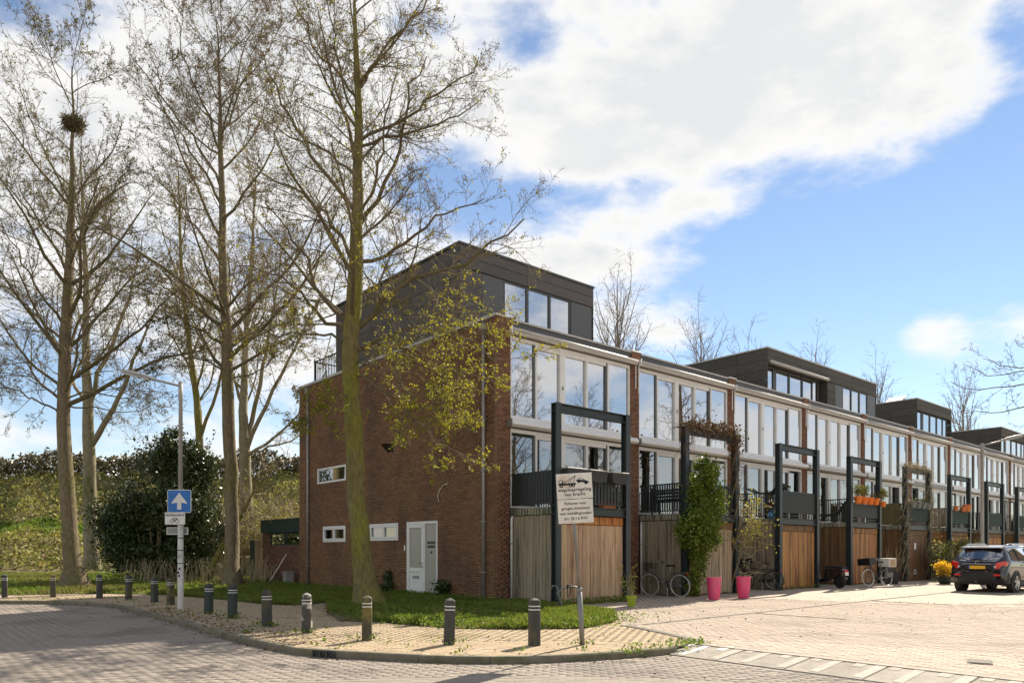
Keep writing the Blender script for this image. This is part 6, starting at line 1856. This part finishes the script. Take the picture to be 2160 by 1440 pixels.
    if 'basket' in extras:
        mb = MB()
        for z in (.80, .88, .96, 1.04):
            w = .12 + .04 * (z - .80) / .24
            mb.tube([(.50 - w, -w * 1.2, z), (.50 + w, -w * 1.2, z), (.50 + w, w * 1.2, z), (.50 - w, w * 1.2, z)], .006, 5, closed=True)
        for i in range(7):
            for s_ in (-1, 1):
                u = -1 + 2 * i / 6
                mb.tube([(.50 + .12 * u, s_ * .144, .80), (.50 + .16 * u, s_ * .19, 1.04)], .004, 4); mb.tube([(.50 + s_ * .12, .144 * u, .80), (.50 + s_ * .16, .19 * u, 1.04)], .004, 4)
        o = mb.build('basket', 'bike_black', h); o['kind'] = 'stuff'
    if 'crate' in extras:
        mb = MB()
        for q in ((.36, .74, -.27, .27, .84, .86), (.36, .375, -.27, .27, .86, 1.10), (.725, .74, -.27, .27, .86, 1.10), (.375, .725, -.27, -.255, .86, 1.10), (.375, .725, .255, .27, .86, 1.10)): mb.box(*q)
        mb.build('front_crate', 'bike_black', h)
    return h
q = tp(5.95, .98)
bicycle('silver bicycle with pale tyres leaning on the second house side wall', tp(5.85, 1.25, PAV), math.atan2(-NOUT.y, -NOUT.x) + .10, math.radians(-6), 'bike_grey', 'tyre_white', ('basket',), True)
bicycle('black roadster bicycle with front crate behind the right pink pot', tp(11.35, 1.25, PAV), math.atan2(-NOUT.y, -NOUT.x) + .12, math.radians(-6), 'bike_black', 'rubber', ('crate',))
hb3 = Vector((14.35, 28.9, PAV))
b3_ = bicycle('black bicycle with white tyres, front crate and boxes at the fourth garage', hb3, math.radians(207), math.radians(5), 'bike_black', 'tyre_white', ('crate',), True)
bxx = thing('cardboard_box', 'brown and white box on the rear rack of the laden bicycle', 'box', hb3 + Vector((.47, .24, .76)), math.radians(207))
BB(bxx, 'carton', [(-.24, .2, -.24, .24, 0, .34)], 'sign_white', .01); B(bxx, 'side_label', -.18, .14, .241, .246, .03, .30, 'cardboard'); B(bxx, 'end_flap', -.247, -.241, -.2, .2, .03, .30, 'cardboard')
pn = thing('pannier_bag', 'grey pannier bag hanging on the laden bicycle', 'bag', hb3 + Vector((.42, .21, .35)), math.radians(207))
MB().box(-.18, .18, .06, .20, 0, .38, b=.03).build('bag', 'crate_grey', pn); B(pn, 'flap', -.17, .17, .2, .215, .2, .37, 'fabric_dark', .006)
# scooter in the recess of the third house
sk = thing('scooter', 'dark scooter with licence plate parked beside the amber garage', 'scooter', tp(14.75, 2.05, PAV), math.atan2(-NOUT.y, -NOUT.x) - .25)
for x in (-.6, .62):
    w = MB().lathe([(.12, -.05), (.22, -.055), (.245, -.03), (.245, .03), (.22, .055), (.12, .05)], 20, Matrix.Translation((x, 0, .245)) @ Matrix.Rotation(math.pi / 2, 4, 'X')).build('wheel', 'rubber', sk, smooth=True)
    MB().lathe([(.12, -.04), (.12, .04)], 16, Matrix.Translation((x, 0, .245)) @ Matrix.Rotation(math.pi / 2, 4, 'X')).build('hub', 'bike_grey', w)
MB().prism([(-.85, .62), (-.80, .74), (-.05, .72), (.02, .34), (.38, .30), (.48, .85), (.55, .86), (.52, .25), (.3, .2), (-.2, .22), (-.5, .42)], -.14, .14).build('body', 'car_black', sk)
MB().box(-.82, .0, -.13, .13, .74, .83, b=.03).build('seat', 'rubber', sk)
MB().tube([(.45, -.3, 1.05), (.52, 0, 1.02), (.45, .3, 1.05)], .015, 8).build('handlebar', 'rubber', sk); MB().tube([(.52, 0, 1.0), (.62, 0, .25)], .03, 8).build('fork', 'bike_grey', sk)
MB().box(-.9, -.83, -.1, .1, .60, .68, b=.01).build('rear_light', 'car_red', sk)
pt = MB().box(-.98, -.97, -.09, .09, .34, .50, Matrix.Rotation(.15, 4, 'Y')).build('licence_plate', 'sign_white', sk)
MB().tube([(-.1, -.18, .3), (-.75, -.19, .36)], [.03, .05], 8).build('exhaust', 'bike_grey', sk)
for s_ in (-1, 1): MB().tube([(.5, s_ * .25, 1.05), (.44, s_ * .38, 1.2)], .007, 5).build('mirror_stem', 'rubber', sk)

# ------------------------------------------------------------------ pots
def pot(name, label, loc, prof, m, group=None, k=24):
    h = thing(name, label, 'plant pot', loc, random.random(), group)
    MB().lathe(prof, k, caps=True).build('pot', m, h, auto=40)
    return h
pinkp = [(.13, 0), (.15, .01), (.185, .25), (.205, .50), (.208, .615), (.222, .62), (.222, .645), (.20, .645), (.192, .60), (.18, .56)]
p1_ = pot('pink_planter', 'tall pink plastic planter right of the ivy bush', gp(1506, 1264), pinkp, 'pot_pink', 'pink planters')
p2_ = pot('pink_planter', 'tall pink planter in front of the crate bicycle', gp(1568, 1261), pinkp, 'pot_pink', 'pink planters')
for h in (p1_, p2_): MB().lathe([(.001, .565), (.183, .57)], 24, caps=False).build('soil', 'soil', h)
rng = np.random.default_rng(101)
def sprouts(h, z, n, ln, sp, m, r=.009, leaf=None, ls=.08, up=.0, k=1):
    S = np.column_stack([rng.normal(size=(n, 2)) * sp * .3, np.full(n, z)])
    P = grow(S, np.column_stack([rng.normal(size=(n, 2)) * sp, np.ones(n)]), ln * (.6 + .6 * rng.random(n)), 6, .14, up, rng)
    o = obj_np('stems', tubes_np(P, taper(np.full(n, r), 6), 4), m, h); o['kind'] = 'stuff'
    if leaf:
        C = np.concatenate([P[:, i] for i in (2, 3, 4, 5)] * k); C = C + rng.normal(size=C.shape) * .03
        o = obj_np('foliage', leaf_quads(C, ls, rng, aspect=.3 if leaf == 'blade_olive' else .6), leaf, h); o['kind'] = 'stuff'
lg = pot('lime_pot', 'small lime green pot with a thin leafy plant by the first garage', gp(1332, 1279), [(.085, 0), (.12, .22), (.135, .225), (.138, .285), (.12, .285), (.115, .25)], 'pot_lime')
sprouts(lg, .24, 14, .70, .22, 'twig_pale', .005, 'blade_olive', .15, -.01, 1)
bk = pot('black_planter', 'square black planter with a bare twiggy shrub', gp(1880, 1231), [(.24, 0), (.33, .50), (.35, .51), (.35, .55), (.31, .55), (.30, .48)], 'pot_black', k=4)
sprouts(bk, .48, 26, 1.15, .42, 'twig_pale', .010, None)
fo = pot('flower_bowl', 'dark green bowl of bright yellow flowers beside the black car', gp(1993, 1231), [(.18, 0), (.25, .08), (.29, .26), (.31, .27), (.31, .30), (.27, .30), (.26, .24)], 'pot_dkgreen')
C = leaf_cloud((0, 0, .62), (.42, .40, .30), 1900, .1, rng, 30, .26); C = C[C[:, 2] > .3]
o = obj_np('flowers', leaf_quads(C, .075, rng, aspect=.6), 'petal_yellow', fo); o['kind'] = 'stuff'
sprouts(fo, .25, 30, .55, .4, 'twig_moss', .007, 'leaf_lemon', .07)
# pots on the balconies
def bpot(k, x, y, z, m, label, name, kind, s=1.0):
    t0 = 0.0 if k == 0 else 5.9 + PITCH * (k - 1)
    h = thing(name, label, 'plant pot', tp(t0 + x, -y, z), random.random(), 'pots hung on the balconies')
    MB().lathe([(.095 * s, 0), (.135 * s, .20 * s), (.15 * s, .205 * s), (.15 * s, .25 * s), (.13 * s, .25 * s), (.125 * s, .2 * s)], 18).build('pot', m, h, auto=40)
    if kind == 'ball':
        C = leaf_cloud((0, 0, .55), (.19, .19, .22), 900, .05, rng, 30, .3)
        o = obj_np('foliage', leaf_quads(C, .05, rng), 'leaf_olive', h); o['kind'] = 'stuff'
        MB().tube([(0, 0, .18), (0, 0, .5)], .012, 6).build('stem', 'bark_brown', h)
    elif kind == 'tuft':
        sprouts(h, .2 * s, 22, .26, .5, 'twig_moss', .004, 'leaf_shrub', .06)
    return h
nm = ['first', 'second', 'third', 'fourth']
for i, kd in enumerate(('ball', 'ball', 'tuft', 'tuft')):
    bpot(3, .24 + .38 + i * .56, -1.95, 3.42, 'pot_orange', f'{nm[i]} orange pot from the left on the ribbed balcony panel', 'orange_pot', kd, 1.15)
tb_ = bpot(3, .24 + 2.62, -2.02, 3.36, 'pot_orange', 'round topiary ball at the right end of the orange pots', 'topiary_pot', 'ball', .9)
for i in range(4): bpot(4, .24 + .42 + i * .60, -1.95, 3.44, 'pot_grey', f'{nm[i]} grey pot from the left between the bare vines', 'grey_pot', 'tuft', 1.2)
bpot(5, .24 - .08, -.9, 3.66, 'pot_grey', 'single grey pot on the weathered balcony fence', 'grey_pot', '', 1.2)
for i, (x, m, s) in enumerate(((.45, 'pot_terra', 1.0), (1.5, 'pot_terra', 1.0), (2.05, 'pot_terra', 1.5))): bpot(5, .24 + x, -1.92, 3.5, m, ['left terracotta pot on the dark green balcony panel', 'middle terracotta pot on the dark green balcony panel', 'wide terracotta bowl on the dark green balcony panel'][i], 'terracotta_pot', '', s)
# hanging planters on the corner balcony, furniture behind the railings
for i, lab in enumerate(('left dark planter trough hung on the corner balcony rail', 'middle dark planter trough hung on the corner balcony rail', 'right dark planter trough hung on the corner balcony rail')):
    h = thing('rail_planter', lab, 'planter', tp(.60 + .5 + i * .86, 1.92, 3.36), ROT, 'planter troughs on the corner balcony')
    MB().prism([(-.30, .02), (-.34, .28), (.34, .28), (.30, .02), (.15, -.02), (-.15, -.02)], -.12, .10).build('trough', 'fabric_dark', h)
    B(h, 'rim', -.36, .36, -.135, .115, .282, .31, 'awning', .008)
h = thing('terracotta_trough', 'orange terracotta trough on the corner balcony floor', 'planter', tp(2.75, 1.62, 2.665), ROT)
MB().prism([(-.24, 0), (-.28, .2), (.28, .2), (.24, 0)], -.1, .1).build('trough', 'pot_terra', h); B(h, 'rim', -.30, .30, -.12, .12, .2, .235, 'pot_terra', .006)
h = thing('balcony_bench', 'black slatted bench behind the second house railing', 'bench', tp(5.9 + .62, .9, 2.665), ROT + math.pi / 2)
for i in range(4): B(h, 'back_slat', -.6, .6, .18, .21, .42 + i * .10, .49 + i * .10, 'rail_dark', .004)
for i in range(4): B(h, 'seat_slat', -.6, .6, -.22 + i * .1, -.14 + i * .1, .40, .425, 'rail_dark', .004)
for x_ in (-.55, .55):
    for y_ in (-.2, .18): B(h, 'leg', x_ - .025, x_ + .025, y_ - .02, y_ + .02, 0, .40 if y_ < 0 else .85, 'rail_dark')
h = thing('lounge_chair', 'dark reclining chair on the fourth house balcony', 'chair', tp(17.04 + .62, .9, 2.665), ROT + 1.9)
M_ = Matrix.Rotation(-.62, 4, 'Y')
MB().box(-.05, .02, -.28, .28, .0, .95, Matrix.Translation((-.1, 0, .28)) @ M_, .02).build('backrest', 'fabric_dark', h); MB().box(-.1, .75, -.28, .28, .28, .36, b=.02).build('seat', 'fabric_dark', h)
for x_ in (-.05, .68):
    for y_ in (-.25, .25): B(h, 'leg', x_ - .02, x_ + .02, y_ - .02, y_ + .02, 0, .28, 'rail_dark')
h = thing('sling_chair', 'dark cloth sling chair above the third house railing', 'chair', tp(11.47 + .7, 1.0, 2.665), ROT)
vs, fs = [], []
for i in range(9):
    for j in range(5):
        u, v_ = i / 8, j / 4; vs.append((-.35 + .7 * v_, -.8 + 1.5 * u, 1.18 - .28 * math.sin(math.pi * u) + .10 * (1 - v_) * (u < .2)))
for i in range(8):
    for j in range(4): fs.append((i * 5 + j, i * 5 + j + 1, i * 5 + j + 6, i * 5 + j + 5))
MB().add(vs, fs).build('sling', 'fabric_dark', h, smooth=True)
for y_ in (-.8, .7):
    for x_ in (-.35, .35): MB().tube([(x_, y_ * .5, 0), (x_, y_, 1.2)], .015, 6).build('leg', 'rail_dark', h)
h = thing('blue_bag', 'blue plastic bag on the third house balcony edge', 'bag', tp(11.47 + .35, 1.45, 2.665), .4)
MB().lathe([(.02, 0), (.16, .02), (.19, .12), (.12, .24), (.05, .30), (.07, .34)], 9).build('bag', 'blue_bag', h, smooth=True)

# ------------------------------------------------------------------ cars
def car(label, loc, rz, paint):
    h = thing('parked_car', label, 'car', loc, rz, 'cars parked in the bays')
    Lh, W2, H = 2.14, .89, 1.60
    # stations: x, top z, half width at top, belt z, belt half width, sill z
    st = [(-2.14, .74, .70, .60, .72, .44), (-2.12, .92, .76, .62, .80, .36), (-2.06, 1.00, .78, .66, .855, .31), (-1.98, 1.08, .78, .80, .875, .29), (-1.86, 1.24, .74, .98, .885, .28), (-1.70, 1.455, .66, 1.03, .89, .27), (-1.58, 1.545, .62, 1.04, .89, .26),
          (-1.1, 1.585, .61, 1.02, .89, .25), (-.5, 1.60, .61, 1.0, .89, .25), (.1, 1.585, .60, .98, .89, .25), (.45, 1.54, .59, .97, .89, .25), (.8, 1.34, .63, .96, .885, .25), (1.15, 1.10, .70, .94, .88, .26), (1.5, 1.03, .66, .90, .87, .27), (1.85, .96, .60, .82, .84, .28), (2.05, .84, .55, .70, .77, .32), (2.14, .66, .5, .56, .68, .40)]
    vs, fs = [], []
    for (x, zt, wt, zb, wb, zs) in st:
        half = [(0, zs), (wb * .80, zs), (wb * .96, zs + .06), (wb * 1.0, zs + (zb - zs) * .45), (wb * .995, zb - .02 if zb - .02 < zt else zt - .03), (wb * .965, min(zb + .05, zt - .02)), ((wb * .95 + wt) / 2 + .02, (min(zb + .05, zt - .02) + zt) / 2), (wt + .02, zt - .05 if zt - zb > .15 else zt - .015), (wt * .85, zt - .008), (wt * .45, zt + .008), (0, zt + .012)]
        ringp = [(y, z) for y, z in half] + [(-y, z) for y, z in reversed(half[1:-1])]
        vs += [(x, y, z) for y, z in ringp]
    n = 20
    for q in range(len(st) - 1):
        for j in range(n): fs.append((q * n + j, q * n + (j + 1) % n, (q + 1) * n + (j + 1) % n, (q + 1) * n + j))
    fs += [tuple(range(n)), tuple(reversed(range((len(st) - 1) * n, len(st) * n)))]
    fs = [tuple(reversed(f)) for f in fs]
    body = MB().add(vs, fs).build('body', paint, h, smooth=True)
    sd = body.modifiers.new('s', 'SUBSURF'); sd.levels = 2; sd.render_levels = 2
    zr = [(s[1], s[0]) for s in st[:7]]
    def xr(z, out=.012):      # rear surface x at height z
        zz = [a for a, b in zr]; xx = [b for a, b in zr]
        return float(np.interp(z, zz, xx)) - out
    # tailgate window: curved band with rounded lower corners
    def rear_patch(name, rows, m, out, parent=h, seg=12):
        vs, fs = [], []
        for (z, w) in rows:
            for j in range(seg + 1):
                u = -1 + 2 * j / seg
                y = w * u
                vs.append((xr(z, out) + .10 * (abs(u) ** 2.6) * (w / .7), y, z))
        for i in range(len(rows) - 1):
            for j in range(seg): fs.append((i * (seg + 1) + j, (i + 1) * (seg + 1) + j, (i + 1) * (seg + 1) + j + 1, i * (seg + 1) + j + 1))
        return MB().add(vs, fs).build(name, m, parent, smooth=True)
    rear_patch('rear_window', [(1.085, .50), (1.13, .64), (1.20, .69), (1.30, .665), (1.40, .62), (1.44, .59)], 'car_glass', .075)
    rear_patch('window_trim', [(1.055, .50), (1.095, .62), (1.075, .54)], 'chrome', .095)
    rear_patch('interior_shade_sheet', [(1.085, .46), (1.15, .58), (1.30, .58), (1.42, .54)], 'black', .045)  # black patch under the rear window, painted for the shade inside
    MB().prism([(-1.74, 1.475), (-1.86, 1.50), (-1.80, 1.535), (-1.4, 1.59), (-1.4, 1.55)], -.60, .60).build('spoiler', paint, h)
    MB().tube([(xr(1.11, .10), -.1, 1.115), (xr(1.13, .10), .26, 1.135)], [.018, .009], 6).build('wiper', 'black', h)
    # number plate niche, chrome bar, emblem
    MB().box(-2.150, -2.06, -.40, .40, .77, .93, b=.015).build('plate_niche', 'car_plastic', h)
    np_ = MB().box(-2.165, -2.152, -.26, .26, .79, .90, b=.003).build('licence_plate', 'plate_yellow', h)
    B(np_, 'plate_band', -2.168, -2.1655, .215, .258, .792, .898, 'plate_blue')
    MB().box(-2.15, -2.05, -.43, .43, .94, .968, b=.008).build('handle_bar', 'chrome', h)
    em = MB().tube([(xr(1.02, .06), .055 * math.cos(a), 1.015 + .055 * math.sin(a)) for a in np.linspace(0, 6.283, 18, endpoint=False)], .008, 6, closed=True).build('emblem', 'chrome', h)
    MB().prism([(-.07, 1.012), (.0, 1.006), (.0, 1.024), (.07, 1.018), (.0, 1.03), (.0, 1.012)], 0, .004, Matrix.Translation((xr(1.02, .064), 0, 0)) @ Matrix.Rotation(math.pi / 2, 4, 'Z')).build('emblem_bolt', 'chrome', em)
    # lights
    for s in (-1, 1):
        tl = [(.50, .86), (.56, 1.00), (.74, 1.06), (.80, 1.02), (.79, .90), (.70, .82), (.55, .80)]
        vs = []
        for y, z in tl:
            vs.append((-2.185 + .16 * max(0, (y - .55)) / .25 - .02 * (1 - z), s * y * 1.07, z))
        vs2 = [(x + .16, y, z) for x, y, z in vs]; m_ = len(vs)
        fs = [tuple(range(m_)), tuple(reversed(range(m_, 2 * m_)))] + [(i, i + m_, (i + 1) % m_ + m_, (i + 1) % m_) for i in range(m_)]
        t_ = MB().add(vs, fs).add(vs2, []) if False else MB()
        t_.v = vs + vs2; t_.f = fs if s > 0 else [tuple(reversed(f)) for f in fs]
        tlo = t_.build('tail_light', 'car_red', h)
        MB().box(-2.205, -2.12, s * .53 - .05 * (s < 0), s * .53 + .05 * (s > 0) + (.0), .83, .90, b=.01).build('reverse_light', 'car_lens', tlo)
        MB().box(-2.178, -2.12, min(s * .50, s * .70), max(s * .50, s * .70), .56, .625, b=.012).build('reflector', 'car_red', h)
        MB().box(-2.160, -2.12, min(s * .22, s * .34), max(s * .22, s * .34), .715, .73).build('model_badge', 'chrome', h)
        # side glass
        sp = [(-1.62, 1.09), (-1.50, 1.36), (-1.2, 1.46), (-.35, 1.50), (.30, 1.45), (.90, 1.10), (.85, 1.05), (-.4, 1.06), (-1.4, 1.08)]
        def sy(z): return float(np.interp(z, [1.0, 1.1, 1.3, 1.5], [.878, .858, .765, .672]))
        vs = [(x, s * (sy(z) + .012), z) for x, z in sp]
        f = tuple(range(len(vs)))
        sg = MB().add(vs, [f if s < 0 else tuple(reversed(f))]).build('side_window', 'car_glass', h)
        for xp in (-1.02, -.12):
            MB().tube([(xp, s * (sy(1.06) + .016), 1.06), (xp - .03, s * (sy(1.28) + .016), 1.28), (xp - .06, s * (sy(1.47) + .016), 1.47)], .022, 5).build('window_pillar', 'black', sg)
        MB().tube([(x, s * (sy(z) + .015), z) for x, z in ((-1.45, 1.062), (-.4, 1.045), (.86, 1.035))], .010, 5).build('belt_trim', 'chrome', h)
        MB().tube([(-1.45, s * .60, 1.60), (-1.2, s * .61, 1.635), (.1, s * .60, 1.64), (.35, s * .59, 1.59)], .018, 6).build('roof_rail', 'chrome', h, smooth=True)
        MB().box(.62, .80, min(s * .90, s * 1.06), max(s * .90, s * 1.06), 1.02, 1.15, b=.03).build('mirror', paint, h)
        for xh in (-.85, .15): MB().box(xh, xh + .18, min(s * .885, s * .91), max(s * .885, s * .91), .90, .93, b=.008).build('door_handle', paint, h)
        # plastic sill
        MB().box(-1.0, .95, min(s * .84, s * .905), max(s * .84, s * .905), .24, .40, b=.02).build('sill', 'car_plastic', h)
    # bumpers
    mb = MB()
    bs = [(-.88, -1.80), (-.885, -1.98), (-.80, -2.10), (-.55, -2.155), (0, -2.17), (.55, -2.155), (.80, -2.10), (.885, -1.98), (.88, -1.80)]
    vs = []
    for z, o_ in ((.30, .07), (.42, .012), (.60, .0), (.68, .03)):
        vs += [(x + o_, y * (1 - o_ * .2), z) for y, x in bs]
    fs = [(i * 9 + j, i * 9 + j + 1, (i + 1) * 9 + j + 1, (i + 1) * 9 + j) for i in range(3) for j in range(8)]
    mb.add(vs, [tuple(reversed(f)) for f in fs]).build('rear_bumper', 'car_plastic', h, smooth=True)
    MB().tube([(-2.10, 0, .34), (-2.22, 0, .34), (-2.23, 0, .40)], .018, 6).build('tow_bar', 'galv', h)
    MB().box(-1.7, 1.7, -.8, .8, .24, .34).build('underbody', 'black', h)
    # wheels and arches
    for x in (-1.30, 1.30):
        for s in (-1, 1):
            MW = Matrix.Translation((x, s * .80, .335)) @ Matrix.Rotation(-s * math.pi / 2, 4, 'X')
            MB().lathe([(.34, -.10), (.40, -.09), (.405, .095), (.34, .10)], 28, Matrix.Translation((x, s * .80, .345)) @ Matrix.Rotation(-s * math.pi / 2, 4, 'X'), caps=False).build('wheel_arch', 'car_plastic', h, auto=30)
            w = MB().lathe([(.20, -.10), (.30, -.105), (.335, -.08), (.335, .09), (.315, .115), (.235, .118), (.225, .10)], 28, MW, caps=False).build('wheel', 'rubber', h, auto=30)
            MB().lathe([(.225, .09), (.232, .113), (.222, .113), (.20, .06)], 28, MW, caps=False).build('rim', 'rim', w, auto=30)
            MB().lathe([(.21, .04), (.20, .05)], 24, MW).build('brake', 'black', w)
            for j in range(5):
                a = 2 * math.pi * j / 5
                MB().box(-.032, .032, .03, .22, .08, .11, MW @ Matrix.Rotation(a, 4, 'Z'), .008).build('spoke', 'rim', w)
            MB().lathe([(.05, .08), (.045, .116)], 14, MW).build('hub_cap', 'rim', w)
    # windscreen and front lights (mostly unseen)
    vs = [(1.06, -.66, 1.14), (1.06, .66, 1.14), (.50, .56, 1.535), (.50, -.56, 1.535)]
    MB().add([(x + .03, y, z + .02) for x, y, z in vs], [(0, 1, 2, 3)]).build('windscreen', 'car_glass', h)
    for s in (-1, 1): MB().box(1.90, 2.06, min(s * .5, s * .78), max(s * .5, s * .78), .74, .86, b=.03).build('headlight', 'car_lens', h)
    MB().tube([(-1.2, 0, 1.59), (-1.32, 0, 1.68)], [.012, .006], 6).build('antenna', 'black', h)
    return h
rc = gp(2082, 1246.5)
CH = ROT - math.radians(4)
ch = Vector((math.cos(CH), math.sin(CH), 0))
car('black compact SUV parked with its rear towards the viewer', Vector((rc.x, rc.y, PAV)) + ch * 1.30, CH, 'car_black')
car('white car parked beyond the black one at the right edge', Vector((rc.x, rc.y, PAV)) + ch * 1.30 + D * 6.2 + NOUT * -.35, ROT, 'car_white')
